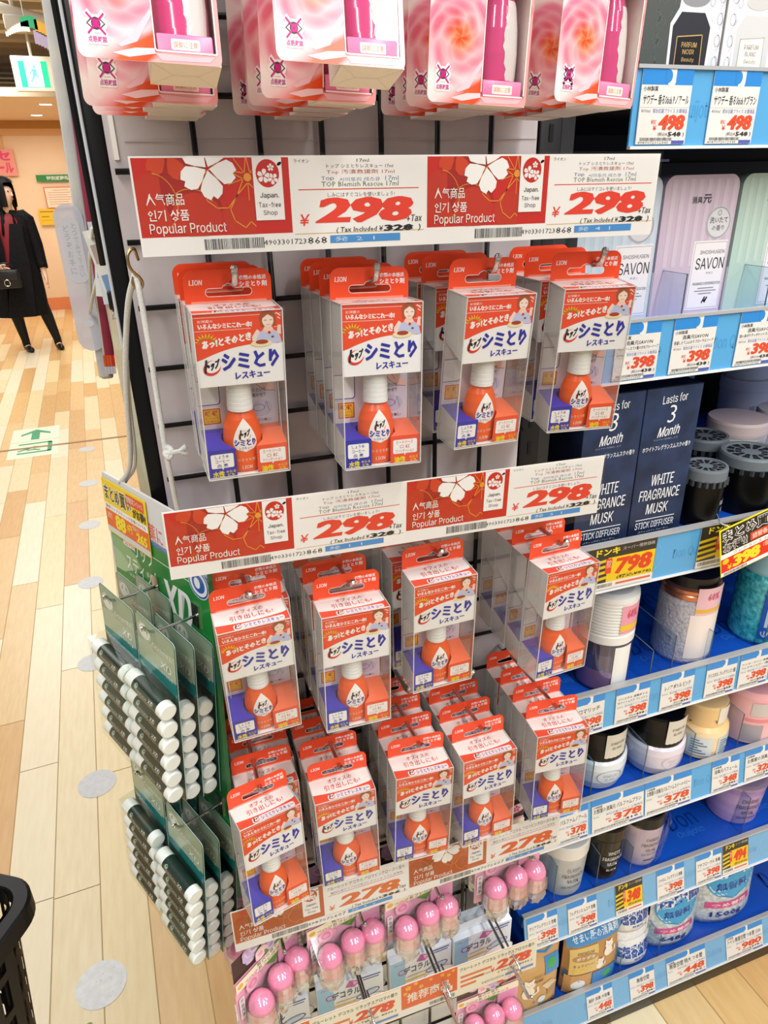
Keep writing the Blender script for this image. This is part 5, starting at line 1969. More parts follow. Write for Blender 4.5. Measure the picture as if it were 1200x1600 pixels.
# ---- top shelf: two scent-stick cartons
for i, (x, w, dark, lab) in enumerate(((.448, .098, True, 'dark carton with a printed scent bottle on the top shelf'), (.556, .112, False, 'white damask carton with a printed clear bottle on the top shelf'))):
    t = thing('scent_stick_carton', lab, 'carton', W(x, .022, S(0)))
    mb = MB()
    mb.bev((-w / 2, 0, 0), (w / 2, .075, .20), mat('#3B4140' if dark else '#D9DADC', .4), .001)
    a = front(mb, w, .20, -.0001)
    W_ = w * 1000
    a.clip = (0, 0, W_, 199.5)
    if dark:
        a.rect(0, 0, W_ * .52, 200, '#4A504E', 1)
        damask(a, 2, 4, W_ * .46, 196, '#5C6360', 2)
        a.rect(W_ * .52, 0, W_, 200, '#D6D8DB', 1)
        damask(a, W_ * .56, 4, W_ - 8, 196, '#B4B8CC', 2)
        bx, c1, c2 = W_ * .64, '#2A2B33', '#C9A56A'
    else:
        a.rect(0, 0, W_, 200, '#DCDDDE', 1)
        damask(a, 3, 4, W_ - 8, 196, '#BCC0D2', 2)
        a.rect(W_ - 6, 0, W_, 200, '#4A5054', 3)
        bx, c1, c2 = W_ * .31, '#CDCECF', '#E6DFD2'
    a.poly([(bx - 23, 198), (bx - 24, 150), (bx - 16, 138), (bx - 15, 128), (bx + 15, 128), (bx + 16, 138), (bx + 24, 150), (bx + 23, 198)], '#E6E6E6', 4)
    a.poly([(bx - 20, 195), (bx - 21, 152), (bx - 13, 141), (bx + 13, 141), (bx + 21, 152), (bx + 20, 195)], c1, 5)
    for q in range(8):
        a.rect(bx - 18 + q * 4.8, 186, bx - 15.5 + q * 4.8, 195, '#8A8DA6' if dark else '#D9D8D4', 6)
    a.poly([(bx - 15, 184), (bx - 15, 160), (bx + 13, 158), (bx + 14, 183)], '#16161A' if dark else '#E9E6DE', 7)
    a.line([(bx - 15, 184), (bx - 15, 160), (bx + 13, 158), (bx + 14, 183)], .8, c2 if dark else '#B9B2A4', 8, True)
    a.text('PARFUM', bx - 9, 164, bx + 8, 168, c2 if dark else '#A39C90', 8, .02)
    a.text('NOIR' if dark else 'BLANC', bx - 7, 169.6, bx + 6, 173.4, c2 if dark else '#A39C90', 8, .02)
    a.text('Beauty', bx - 7, 176, bx + 7, 180, c2 if dark else '#A39C90', 8)
    a.ell(bx + 1, 131, 15, 6, '#8A8C92' if dark else '#C6C6C6', 7)
    a.ell(bx, 120, 11, 9, '#2A2B33' if dark else '#DEDAD0', 8)
    for q in range(5):
        a.line([(bx - 3 + q * 2, 126), (bx - 14 + q * 8, 50)], 1.8, '#1E1E22' if dark else '#D9BE94', 9)
    mb.part('carton', t)

# ---- second shelf: tall flat bottles
for i, (x, w, c, ca, lab) in enumerate(((.428, .098, '#C2D3E2', '#CCDAE6', 'pale blue tall flat air freshener bottle half hidden behind the price sign'), (.529, .097, '#CBB9CB', '#D3C4D2', 'lilac tall flat air freshener bottle on the second shelf'), (.632, .097, '#B6CFC3', '#C1D6CB', 'pale green tall flat air freshener bottle beside the lilac one'))):
    t = thing('flat_scent_bottle', lab, 'air freshener', W(x, .050, S(1)), (0, 0, R(-1.5 if i == 2 else 0)))
    mb = MB()
    m1 = noisy(c, ca, 1.0, .35, stretch=(.1, .1, 6), ramp=(.3, .7))
    H = .146
    for q in range(14):          # lightly ribbed slab, one mesh
        pass
    outl = rrect(-w / 2, 0, w / 2, H, (.004, .004, .012, .012), 6)
    mb.prism([(p[0], p[1]) for p in outl], (0, 0.0, 0), (1, 0, 0), (0, 0, 1), (0, 1, 0), .05, mat(c, .35))
    a = front(mb, w, H, -.0001)
    W_ = w * 1000
    for q in range(16):
        if q % 2:
            a.rect(3 + q * (W_ - 6) / 16, 4, 3 + (q + 1) * (W_ - 6) / 16, 92, ca, 1)
    a.text('消臭', 36, 21, 50, 28, '#54555E', 3, .02)
    a.text('元', 51, 19, 62, 28.4, '#54555E', 3, .04)
    a.rect(48, 66, W_ - 3, 140, '#ECE8EA', 2)
    a.line([(50, 68), (W_ - 4, 68), (W_ - 4, 138), (50, 138)], .4, '#8A8A90', 3, True)
    a.ell(76, 48, 17, 17, '#C9C9CE', 3)
    a.ring(76, 48, 15.6, 15.6, .8, '#9A9CA4', 4)
    a.ell(76, 48, 14.2, 14.2, '#D9D9DD', 4)
    a.ring(76, 38, 2.2, 2.6, .5, '#5A5A62', 5, 10)
    a.text('洗いたて', 64, 42, 88, 48.6, '#4A4A54', 5, .015)
    a.text('の香り', 68, 50.4, 85, 56, '#4A4A54', 5, .01)
    a.text('SHOSHUGEN', 58, 76, 91, 80, '#6A6A72', 5)
    a.text('SAVON', 54, 84, 93, 96, '#2E2E36', 5, 0, 0, 0, 2)
    a.text('サボン', 70, 99, 80, 101.6, '#6A6A72', 5)
    a.text('FRAGRANCE & DEODORIZATION', 54, 110, 92, 113, '#5A5A62', 5)
    a.rect(62, 116, 84, 117, '#8A8A90', 5)
    a.rect(58, 119, 88, 120, '#8A8A90', 5)
    a.rect(64, 122, 82, 123, '#8A8A90', 5)
    a.poly([(70, 132), (73, 126), (75, 126), (73, 130), (77, 126), (78, 127), (75, 133), (72, 131), (71, 134)], '#1E1E22', 5)
    mb.part('bottle', t)
    mb = MB()
    mb.box((-w / 2 - .0006, .001, .002), (-w / 2, .049, .05), mat('#EDEAEC', .45))
    b = Art(mb, (-w / 2 - .0006, .049, .05), (0, -1, 0), (0, 0, 1))
    b.rect(4, 3, 44, 9, '#2A2A30', 1)
    for q in range(9):
        b.rect(4, 12 + q * 4, 20 + (q * 7) % 22, 13, '#9A9AA2', 1)
    mb.part('side_label', t)

# clear dividers on the second shelf
def divider(x, k, d=.24, h=.05, lab=''):
    mb = MB()
    mb.box((-.0006, 0, 0), (.0006, d, h), film('#EFF6FA', .0, .015, .05, fres=.08))
    mb.box((-.0007, -.0005, 0), (.0007, .0003, h), mat('#4E5E68', .3))
    mb.box((-.0007, -.0005, h - .0006), (.0007, d, h), film('#D6E4EC', .35, .05, .05, '#9FB4C0'))
    mb.solo('shelf_divider', lab, 'divider', W(x, .012 + (RL * math.sin(R(SHELF[k][1]))), S(k)), group='clear dividers on the shelves')


DV = [(1, .492, .052), (1, .606, .052), (3, .574, .07), (3, .640, .06), (3, .538, .055), (3, .742, .09), (4, .470, .075), (4, .565, .075), (4, .655, .07), (4, .748, .08), (5, .430, .09), (5, .512, .08), (5, .578, .07), (5, .82, .09), (6, .602, .06), (6, .690, .07)]
cnt = {}
for (k, x, h) in DV:
    cnt[k] = cnt.get(k, 0) + 1
    divider(x, k, .26, h, 'clear plastic divider on the %s shelf, %s counted from the grid wall' % (NTH[k], ['first', 'second', 'third', 'fourth'][cnt[k] - 1]))

# ---- third shelf: two navy cartons, black and white jars
for i, (x, lab) in enumerate(((.424, 'navy carton with white lettering half hidden behind the middle price sign'), (.503, 'navy carton with white lettering beside the black jars'))):
    t = thing('diffuser_carton', lab, 'carton', W(x, .014, S(2)))
    mb = MB()
    w = .0775
    nav = noisy('#1B2740', '#2A3C62', 30, .45, ramp=(.35, .7))
    mb.bev((-w / 2, 0, 0), (w / 2, .075, .1925), nav, .0008)
    mb.box((-w / 2 + .0005, .0005, .193), (w / 2 - .0005, .0745, .1934), mat('#0B0C10', .4))
    a = front(mb, w, .193, -.0001)
    wc = '#E6E8EC'
    a.text('Lasts for', 23, 10, 57, 20, wc, 2, .01, 0, 2)
    a.text('3', 33, 22, 45, 43, wc, 2, -.01, .1, 0, 2)
    a.text('Month', 22, 48, 54, 60, wc, 2, .02, .2, 2)
    a.text('およそ3ヶ月持続します', 18, 61.5, 52, 63.6, '#9AA4B8', 2)
    a.text('ホワイトフレグランスムスクの香り', 4, 70, 72, 76.4, wc, 2, .01, 0, 1)
    for q, (s, x0, x1) in enumerate((('WHITE', 23, 56), ('FRAGRANCE', 9, 68), ('MUSK', 22, 54))):
        a.text(s, x0, 107 + q * 19, x1, 121 + q * 19, wc, 2, .012, .05)
    a.rect(9, 165, 66, 166, wc, 2)
    a.text('STICK DIFFUSER', 9, 169, 66, 178, wc, 2, .01, .05)
    a.text('-スティックディフューザー-', 14, 181, 60, 183.6, '#C9CED8', 2)
    b = Art(mb, (-w / 2, .0745, .1935), (1, 0, 0), (0, 1, 0))
    b.text('MUSK', 20, 30, 50, 40, '#26282E', 1)
    mb.part('carton', t)


def slot_lid(mb, r, z, m1, m2, cx=0, cy=0):
    mb.lathe([(r, z - .012), (r, z), (r * .96, z + .003), (r * .84, z + .003), (r * .82, z + .001), (.0001, z + .001)], m1, 36, (cx, cy, 0))
    for q in range(12):
        a0, a1 = R(q * 30 + 5), R(q * 30 + 25)
        for (ra, rb) in ((.32, .52), (.56, .78)):
            mb.poly([(cx + r * ra * math.cos(a0), cy + r * ra * math.sin(a0), z + .0014), (cx + r * ra * math.cos(a1), cy + r * ra * math.sin(a1), z + .0014), (cx + r * rb * math.cos(a1), cy + r * rb * math.sin(a1), z + .0014), (cx + r * rb * math.cos(a0), cy + r * rb * math.sin(a0), z + .0014)], m2)


JB = mat('#09090A', .35, 0, .25)
LIDG = mat('#7C858C', .4)
for i, (x, y, lab, r) in enumerate(((.5835, .030, 'smaller black gel jar with a slotted lid beside the navy carton', .0265), (.672, .047, 'wider black gel jar with a slotted lid, second from the navy carton', .0385), (.664, .122, 'black gel jar with a slotted lid standing behind the front two', .032), (.760, .050, 'wider black gel jar with a slotted lid, third from the navy carton', .0385))):
    t = thing('gel_jar', lab, 'air freshener', W(x, y, S(2)), (0, 0, R(15 * i)), 'black gel jars on the third shelf')
    mb = MB()
    mb.lathe([(.0001, 0), (r * .86, 0), (r * .9, .003), (r * .97, .060), (r * .97, .068)], JB, 36)
    mb.part('jar', t)
    mb = MB()
    slot_lid(mb, r, .077, mat('#6C757C', .4), mat('#15161A', .5))
    for q in range(20):
        an = R(q * 18)
        mb.box((r * .99 * math.cos(an) - .002, r * .99 * math.sin(an) - .002, .058), (r * .99 * math.cos(an) + .002, r * .99 * math.sin(an) + .002, .0655), mat('#3E434A', .4))
    mb.part('slotted_lid', t)
    mb = MB()

    def wr(x_, y_, l, r=r):
        an = x_ * MM / r - R(15 * i) + .75
        return Vector(((r * .985 + l) * math.sin(an), -(r * .985 + l) * math.cos(an), y_ * MM))
    b = Art(mb, (0, 0, 0), fn=wr)
    for (s, x0, y0, x1, y1) in (('FRAGRANCE', -12, 32, 12, 38), ('MUSK', -7, 22, 7, 28)):
        vs, fs, _ = glyphs(s, .01, 1)
        mb.add([b.P(x0 + (x1 - x0) * u, y0 + (y1 - y0) * v, 1) for u, v in vs], fs, mat('#D9DCE2'))
    mb.part('printed_label', t)
for i, (x, y, z, lab, lid) in enumerate(((.748, .150, 0, 'white gel jar with a pale pink lid behind the black jars', '#F2DDDA'), (.842, .150, 0, 'white gel jar farther along behind the black jars', '#EDEBE8'), (.935, .325, 0, 'white gel jar at the back, lower of two stacked', '#E9EAEA'), (.935, .325, .0875, 'white gel jar stacked on another at the back', '#E9EAEA'), (1.03, .325, 0, 'white gel jar at the back beside the stacked pair', '#E9EAEA'))):
    t = thing('gel_jar', lab, 'air freshener', W(x, y, S(2) + z), (0, 0, 0), 'white gel jars on the third shelf')
    mb = MB()
    r = .042
    wj = mat('#E6E9EA', .3)
    mb.lathe([(.0001, 0), (r * .86, 0), (r * .92, .004), (r * .98, .062), (r * .98, .066)], wj, 36)
    mb.part('jar', t)
    mb = MB()
    mb.lathe([(r, .0655), (r * 1.02, .070), (r * 1.02, .083), (r * .98, .087), (.0001, .0872)], mat(lid, .4), 36)
    mb.part('lid', t)
    mb = MB()

    def wr2(x_, y_, l, r=r):
        an = x_ * MM / r - .25
        return Vector(((r * .985 + l) * math.sin(an), -(r * .985 + l) * math.cos(an), y_ * MM))
    b = Art(mb, (0, 0, 0), fn=wr2)
    for (s, x0, y0, x1, y1) in (('MUSK', -10, 36, 10, 44), ('AIR FRESHENER', -16, 26, 16, 31)):
        vs, fs, _ = glyphs(s, 0, 1)
        mb.add([b.P(x0 + (x1 - x0) * u, y0 + (y1 - y0) * v, 1) for u, v in vs], fs, mat('#8A8E96'))
    mb.part('printed_label', t)
# leaflets hung at the back between the jars and the cartons
mb = MB()
mb.box((-.03, 0, 0), (.03, .0015, .15), mat('#DDE6EE', .4))
a = Art(mb, (-.03, 0, .15))
a.rect(2, 6, 58, 22, '#D86AA8', 1)
for q in range(8):
    a.rect(6, 30 + q * 6, 50 - (q % 3) * 9, 33 + q * 6, '#A8B4C4', 1)
a.rect(2, 84, 58, 92, '#C86AA0', 1)
a.rect(2, 96, 58, 146, '#B9D2EC', 1)
mb.solo('leaflet_card', 'pale blue and pink leaflet standing at the back of the third shelf', 'leaflet', W(.845, .385, S(2)))

# ---- fourth shelf: gel bottles
def label_wrap(mb, r, z0, z1, a0, a1, m, n=12, sy=1.0):
    pts = []
    for q in range(n + 1):
        an = a0 + (a1 - a0) * q / n
        pts += [(r * math.sin(an), -r * sy * math.cos(an), z0), (r * math.sin(an), -r * sy * math.cos(an), z1)]
    mb.add(pts, [(2 * q, 2 * q + 2, 2 * q + 3, 2 * q + 1) for q in range(n)], m, True)


def wrap_text(mb, s, r, x0, y0, x1, y1, c, a0=0.0, bold=.01, lift=.0006):
    vs, fs, _ = glyphs(s, bold, 1)
    mb.add([((r + lift) * math.sin(a0 + (x0 + (x1 - x0) * u) * MM / r), -(r + lift) * math.cos(a0 + (x0 + (x1 - x0) * u) * MM / r), (y0 + (y1 - y0) * v) * MM) for u, v in vs], fs, mat(c))


def glassy(hexc, milky=.3, milk=None):
    return film(hexc, milky, .10, .05, milk or hexc, fres=.3)


t = thing('scent_gel_bottle', 'clear bottle with a ribbed white cap and violet liquid on the fourth shelf', 'air freshener', W(.482, .052, S(3)))
mb = MB()
r = .037
mb.lathe([(.0001, 0), (r * .92, 0), (r, .005), (r, .078), (r * .95, .084)], glassy('#E2E2EE', .10, '#A9A6C8'), 36)
mb.part('bottle', t)
mb = MB()
mb.lathe([(.0001, .002), (r * .92, .002), (r * .96, .006), (r * .96, .034), (.0001, .034)], noisy('#C77FA8', '#8E86C0', 26, .2), 30)
mb.lathe([(.0001, .0345), (r * .95, .0345), (r * .95, .060), (.0001, .060)], glassy('#7C86C8', .45, '#6C74B8'), 30)
mb.part('liquid', t)
mb = MB()
cp = [(r * 1.02, .080), (r * 1.02, .092)]
for q in range(11):
    cp += [(r * .985, .0935 + q * .0048), (r * .985, .0955 + q * .0048), (r * 1.02, .0958 + q * .0048), (r * 1.02, .0980 + q * .0048)]
cp += [(r * 1.0, .1520), (r * .8, .1555), (.0001, .156)]
mb.lathe(cp, mat('#E8E6E2', .4), 36)
mb.part('ribbed_cap', t)
mb = MB()
label_wrap(mb, r * 1.03, .098, .142, -.2, .7, mat('#E39AAE', .4))
label_wrap(mb, r * 1.035, .103, .112, -.2, .7, mat('#E6C03A', .4))
wrap_text(mb, '60%', r * 1.035, -9, 122, 9, 136, '#D8486E', .25, .02)
label_wrap(mb, r * 1.01, .006, .076, -.25, .5, mat('#ECEBE8', .4))
mb.part('sticker', t)

t = thing('crystal_gel_jar', 'clear crystal gel jar with a copper collar and pink sticker on the fourth shelf', 'air freshener', W(.632, .066, S(3)))
mb = MB()
r = .0415
cry = noisy('#A5A1AE', '#CBC9D2', 230, .12, bump=1.0, bscale=200, ramp=(.3, .7), spec=.8)
mb.lathe([(.0001, 0), (r * .92, 0), (r, .006), (r, .100), (r * .93, .108)], cry, 40)
mb.part('jar', t)
mb = MB()
cop = mat('#C8866A', .25, .8)
mb.lathe([(r * .95, .106), (r * 1.0, .108), (r * 1.0, .114), (r * .97, .116), (r * 1.0, .118), (r * 1.0, .123), (r * .9, .126)], cop, 36)
mb.lathe([(r * .9, .125), (r * .9, .142), (.0001, .143)], mat('#17161A', .3), 36)
mb.part('collar_lid', t)
mb = MB()
label_wrap(mb, r * 1.012, .012, .086, -.62, .72, mat('#EFE3DC', .45))
label_wrap(mb, r * 1.018, .086, .130, -.5, .65, mat('#E8BCC6', .4))
label_wrap(mb, r * 1.022, .090, .096, -.5, .65, mat('#E4B63A', .4))
wrap_text(mb, '60%', r * 1.022, -10, 110, 10, 122, '#D8587E', .08, .02)
mb.part('sticker', t)

for i, (x, y, lab) in enumerate(((.775, .060, 'teal gel jar with a blue anchor label on the fourth shelf'), (.565, .20, 'teal gel jar with a blue anchor label at the back of the fourth shelf'))):
    t = thing('anchor_gel_jar', lab, 'air freshener', W(x, y, S(3)), group='teal anchor jars')
    mb = MB()
    r = .043
    mb.lathe([(.0001, 0), (r * .92, 0), (r, .006), (r, .108), (r * .9, .118)], noisy('#1E8C9C', '#4FC2CC', 130, .1, bump=1.0, bscale=150, ramp=(.35, .65), spec=.8), 40)
    mb.part('jar', t)
    mb = MB()
    mb.lathe([(r * .92, .116), (r * .95, .12), (r * .95, .15), (.0001, .152)], mat('#9CCBD6', .3), 36)
    mb.part('lid', t)
    mb = MB()
    label_wrap(mb, r * 1.012, .014, .108, -.85, .8, mat('#2A62BC', .4))
    label_wrap(mb, r * 1.018, .034, .078, -.7, .65, mat('#DCE6EE', .4))
    label_wrap(mb, r * 1.016, .112, .120, -.85, .8, mat('#E0BE4A', .4))
    for an in (-.65, -.1, .45):
        for zc in (.096, .022):
            wrap_text(mb, 'ψ', r * 1.016, -5, zc * 1000 - 5, 5, zc * 1000 + 6, '#D6E6F4', an, .01)
    mb.part('anchor_label', t)

# ---- fifth shelf: pots
def pot(name, lab, x, y, k, prof, m, parts, rot=0):
    t = thing(name, lab, 'air freshener', W(x, y, S(k)), (0, 0, R(rot)))
    mb = MB()
    mb.lathe(prof, m, 40)
    mb.part('pot', t)
    for nm, fn in parts:
        mb = MB()
        fn(mb)
        mb.part(nm, t)
    return t


pb = mat('#E9EBEE', .25)
prof_w = [(.0001, 0), (.034, 0), (.040, .004), (.0455, .020), (.0475, .044), (.0465, .056), (.0425, .060)]
blk = mat('#0A0A0B', .28, 0, .3)


def lidf(mb, amber=False):
    mb.lathe([(.0425, .058), (.0430, .064), (.0405, .082), (.0395, .108), (.0380, .112), (.0001, .113)], blk, 36)


def oval(mb, s1, s2, c, off=.1):
    r = .0478
    pts = []
    for q in range(28):
        an = R(q * 360 / 28)
        pts.append((off + .021 * math.cos(an) / r, .033 + .013 * math.sin(an)))
    for (p, u), (p2, u2) in zip(pts, pts[1:] + pts[:1]):
        for d in (0, -.0016):
            pass
        k0, k1 = .94, 1.0
        mb.poly([(r * math.sin(off + (p - off) * k) * 1.003, -r * math.cos(off + (p - off) * k) * 1.003, .033 + (u - .033) * k) for p, u, k in ((p, u, k0), (p2, u2, k0), (p2, u2, k1), (p, u, k1))], mat(c))
    wrap_text(mb, s1, r, -11, 34, 11, 39, c, off, .0, .0008)
    wrap_text(mb, s2, r, -8, 27, 8, 32, c, off, .0, .0008)


def neckcard(mb):
    label_wrap(mb, .0425, .066, .112, -.35, .6, mat('#D9D4C8', .5))
    wrap_text(mb, 'PARFUM', .0425, -12, 92, 12, 97, '#6A665C', .12)
    wrap_text(mb, 'BLANC', .0425, -9, 83, 9, 88, '#6A665C', .12)


pot('scent_pot', 'white pot with a black top and oval emblem, nearest the stain removers', .508, .070, 4, prof_w, noisy('#DDE5EC', '#E6ECF2', 6, .22), [('black_top', lidf), ('neck_card', neckcard), ('emblem', lambda mb: oval(mb, 'PARFUM', 'BLANC', '#8A949E', -.1))])
pot('scent_pot', 'lilac white pot with a black top, second on the fifth shelf', .612, .062, 4, prof_w, noisy('#DCD2E2', '#E8E2EA', 6, .22), [('black_top', lidf), ('neck_card', neckcard), ('emblem', lambda mb: oval(mb, 'PARFUM', 'ROSE', '#C6B4CE', .05))])


def creamtop(mb):
    mb.lathe([(.0415, .056), (.0345, .062), (.0350, .098), (.0330, .102), (.0001, .103)], mat('#EFC98F', .3), 36)
    rng = random.Random(2)
    for q in range(12):
        an, z = rng.uniform(-1.4, 1.4), rng.uniform(.066, .094)
        r = .0354
        mb.poly([(r * math.sin(an + d), -r * math.cos(an + d), z + e) for d, e in ((-.05, 0), (0, .0015), (.05, .0005), (.02, -.001))], mat('#5A3A2E'))


def creamlab(mb):
    label_wrap(mb, .0430, .012, .048, -1.15, -.25, mat('#D9DEE0', .4))
    for q in range(6):
        label_wrap(mb, .0434, .016 + q * .005, .018 + q * .005, -1.05, -.45 - (q % 3) * .15, mat('#5A7086'))


def creamlab2(mb):
    label_wrap(mb, .0430, .010, .048, -.05, .8, mat('#C9D4DC', .4))
    for q in range(6):
        label_wrap(mb, .0434, .016 + q * .005, .018 + q * .005, .05, .7 - (q % 3) * .2, mat('#5A7086'))


def creamlab3(mb):
    label_wrap(mb, .0356, .070, .102, -.1, .8, mat('#E9E4D8', .4))


pot('scent_pot', 'cream coloured pot with dotted neck and pale labels on the fifth shelf', .704, .062, 4, [(.0001, 0), (.036, 0), (.0405, .004), (.0425, .02), (.0425, .048), (.0410, .057)], mat('#F1D9B0', .3), [('dotted_neck', creamtop), ('label', creamlab), ('label', creamlab2), ('neck_label', creamlab3)])


def pinklab(mb):
    label_wrap(mb, .0484, .050, .056, -.9, 1.0, mat('#E48C92', .4))


def pinklab2(mb):
    label_wrap(mb, .0482, .010, .044, -.9, -.25, mat('#A9A0A6', .4))


def pinklab3(mb):
    label_wrap(mb, .0482, .062, .088, -.75, -.2, mat('#CFC3C0', .4))


pot('scent_pot', 'pink jar with grey labels at the far end of the fifth shelf', .805, .066, 4, [(.0001, 0), (.043, 0), (.0475, .006), (.0478, .05), (.0470, .094), (.0430, .104), (.0001, .105)], noisy('#F0AEB4', '#F6C6C8', 12, .25), [('pink_band', pinklab), ('label', pinklab2), ('label', pinklab3)])

# ---- sixth shelf: gel jars with printed lettering
def letter_jar(lab, x, y, body, m, lid, r, h, words_, col, a0=-.05, rot=0, ribs=None):
    t = thing('lettered_gel_jar', lab, 'air freshener', W(x, y, S(5)), (0, 0, R(rot)))
    mb = MB()
    mb.lathe([(.0001, 0), (r * .86, 0), (r * .9, .004), (r, h), (r * .97, h + .004)], m, 40)
    mb.part('jar', t)
    mb = MB()
    if lid:
        mb.lathe([(r * .99, h + .001), (r * 1.03, h + .004), (r * 1.03, h + .026), (r * .98, h + .03), (.0001, h + .0305)], lid, 36)
    mb.part('lid', t)
    mb = MB()
    for (s, x0, y0, x1, y1) in words_:
        rr = r * (.9 + .1 * ((y0 + y1) / 2000) / h) * 1.012
        wrap_text(mb, s, rr, x0, y0, x1, y1, col, a0, .006, .0009)
    mb.part('printed_label', t)
    return t


frost = glassy('#E2E7EA', .65, '#DCE2E6')
letter_jar('frosted clear jar with a white lid and lettering, nearest the grid wall', .466, .066, None, frost, mat('#E6E4DE', .35), .0405, .088, (('CLASSY', -12, 62, 12, 70), ('FRAGRANCE', -19, 48, 19, 56), ('MUSK', -9, 35, 11, 43), ('AIR FRESHENER', -18, 22, 18, 27)), '#2A2E34')
t = letter_jar('black and amber jar with pale lettering on the sixth shelf', .545, .066, None, noisy('#0F0E10', '#3A2A10', 9, .15, ramp=(.45, .62)), mat('#15130F', .2), .0365, .092, (('WHITE', -11, 64, 11, 72), ('FRAGRANCE', -18, 50, 18, 58), ('MUSK', -9, 37, 9, 45), ('BLACK', -9, 24, 9, 29)), '#E2E2E2')
t = letter_jar('lilac jar wrapped in clear film with lettering on the sixth shelf', .622, .066, None, noisy('#CDBBD0', '#DACBDC', 16, .3), mat('#141316', .3), .037, .090, (('CHARME', -12, 64, 12, 71), ('FRAGRANCE', -18, 51, 18, 58), ('MUSK', -9, 38, 9, 45), ('AIR FRESHENER', -15, 29, 15, 33), ('———', -10, 16, 10, 18)), '#2E2632')
mb = MB()
rf = .0415
for q in range(26):
    pass
pts, fs = [], []
for j, z in enumerate((.002, .03, .06, .09, .105)):
    for q in range(26):
        an = 2 * math.pi * q / 26
        rr = rf * (1.0 + .05 * math.sin(q * 2.7 + j * 1.3)) + j * .0014
        pts.append((rr * math.cos(an), rr * math.sin(an), z))
for j in range(4):
    for q in range(26):
        fs.append((j * 26 + q, j * 26 + (q + 1) % 26, (j + 1) * 26 + (q + 1) % 26, (j + 1) * 26 + q))
mb.add(pts, fs, film(gloss=.05, rough=.05, fres=.2))
mb.part('crinkled_film', t)
t = letter_jar('purple gradient wide jar with lettering at the far end of the sixth shelf', .850, .085, None, noisy('#9A7CC0', '#D9BCD8', 1.2, .25, stretch=(.3, .3, 14), ramp=(.35, .65)), None, .049, .082, (('CHARME', -15, 58, 17, 67), ('FRAGRANCE', -21, 43, 23, 52), ('MUSK', -10, 29, 12, 38), ('AIR FRESHENER', -17, 18, 19, 23)), '#3E2E54', -.25)
mb = MB()
mb.lathe([(.0485, .084), (.050, .086), (.050, .092), (.044, .094), (.0001, .094)], glassy('#E2CCE0', .55, '#CDB0CE'), 36)
for q in range(5):
    mb.lathe([(.006, .0945), (.010, .0948), (.006, .0955)], mat('#B49AB8', .3), 14, (.025 * math.cos(q * 1.26), .025 * math.sin(q * 1.26), 0))
mb.part('clear_lid', t)

# ---- lowest shelf: refill bags and pouches
def pouch(name, lab, x, y, w, h, d, m, art, tilt=0, yaw=0, cat='refill pouch', curve=1.0, ex=.55, vp=2.2):
    """soft pouch: bulging front and back sheets meeting at the side seams"""
    t = thing(name, lab, cat, W(x, y, S(6) + abs(math.sin(R(tilt))) * d * .55 + (.0004 if tilt else 0)), (R(tilt), 0, R(yaw)))
    nx, nz = 10, 12

    def fr(u, v, l=0.0):       # u 0..1 across, v 0..1 up
        e = (math.sin(math.pi * min(max(u, 0), 1)) ** ex) * (1 - curve * v ** vp) * (1 if v > .02 else .9)
        return Vector(((u - .5) * w * (1 - .03 * math.sin(math.pi * v)), -d / 2 * e - l, v * h))
    mb = MB()
    pts = [fr(i / nx, j / nz) for j in range(nz + 1) for i in range(nx + 1)]
    n = len(pts)
    pts += [Vector((p.x, -p.y, p.z)) for p in pts]
    fs = []
    for j in range(nz):
        for i in range(nx):
            q = j * (nx + 1) + i
            fs.append((q, q + 1, q + nx + 2, q + nx + 1))
            fs.append((n + q + 1, n + q, n + q + nx + 1, n + q + nx + 2))
    for i in range(nx):
        fs.append((i + 1, i, n + i, n + i + 1))
    mb.add(pts, fs, m, True)
    a = Art(mb, (0, 0, 0), rough=.3, spec=.5, fn=lambda x_, y_, l: fr(x_ / (w * 1000), 1 - y_ / (h * 1000), l + .0012))
    art(a, w * 1000, h * 1000)
    mb.part('printed_pouch', t)
    return t


def grid_poly(a, x0, y0, x1, y1, c, l, n=8):
    for i in range(n):
        for j in range(n):
            a.rect(x0 + (x1 - x0) * i / n, y0 + (y1 - y0) * j / n, x0 + (x1 - x0) * (i + 1) / n, y0 + (y1 - y0) * (j + 1) / n, c, l)


def disc_poly(a, cx, cy, rx, ry, c, l, n=10):
    for j in range(n):
        t0, t1 = -1 + 2 * j / n, -1 + 2 * (j + 1) / n
        h0, h1 = math.sqrt(max(0, 1 - t0 * t0)), math.sqrt(max(0, 1 - t1 * t1))
        for i in range(8):
            u0, u1 = -1 + i / 4, -1 + (i + 1) / 4
            a.poly([(cx + rx * h0 * u0, cy + ry * t0), (cx + rx * h0 * u1, cy + ry * t0), (cx + rx * h1 * u1, cy + ry * t1), (cx + rx * h1 * u0, cy + ry * t1)], c, l)


def cat_shape(a, cx, cy, s, c, l):
    disc_poly(a, cx, cy, 7 * s, 6 * s, c, l)
    a.poly([(cx - 6 * s, cy - 3 * s), (cx - 6 * s, cy - 9 * s), (cx - 1 * s, cy - 5.5 * s)], c, l)
    a.poly([(cx + 6 * s, cy - 3 * s), (cx + 6 * s, cy - 9 * s), (cx + 1 * s, cy - 5.5 * s)], c, l)
    disc_poly(a, cx - 1 * s, cy + 12 * s, 7.5 * s, 10 * s, c, l)
    a.line([(cx + 5 * s, cy + 18 * s), (cx + 11 * s, cy + 14 * s), (cx + 10 * s, cy + 6 * s)], 2.4 * s, c, l)
    for sx in (-1, 1):
        a.ell(cx + sx * 2.4 * s, cy - .4 * s, .5 * s, .7 * s, '#3A3A3A', l + 1, 8)
    a.line([(cx - 1 * s, cy + 2 * s), (cx, cy + 1.4 * s), (cx + 1 * s, cy + 2 * s)], .4 * s, '#3A3A3A', l + 1)


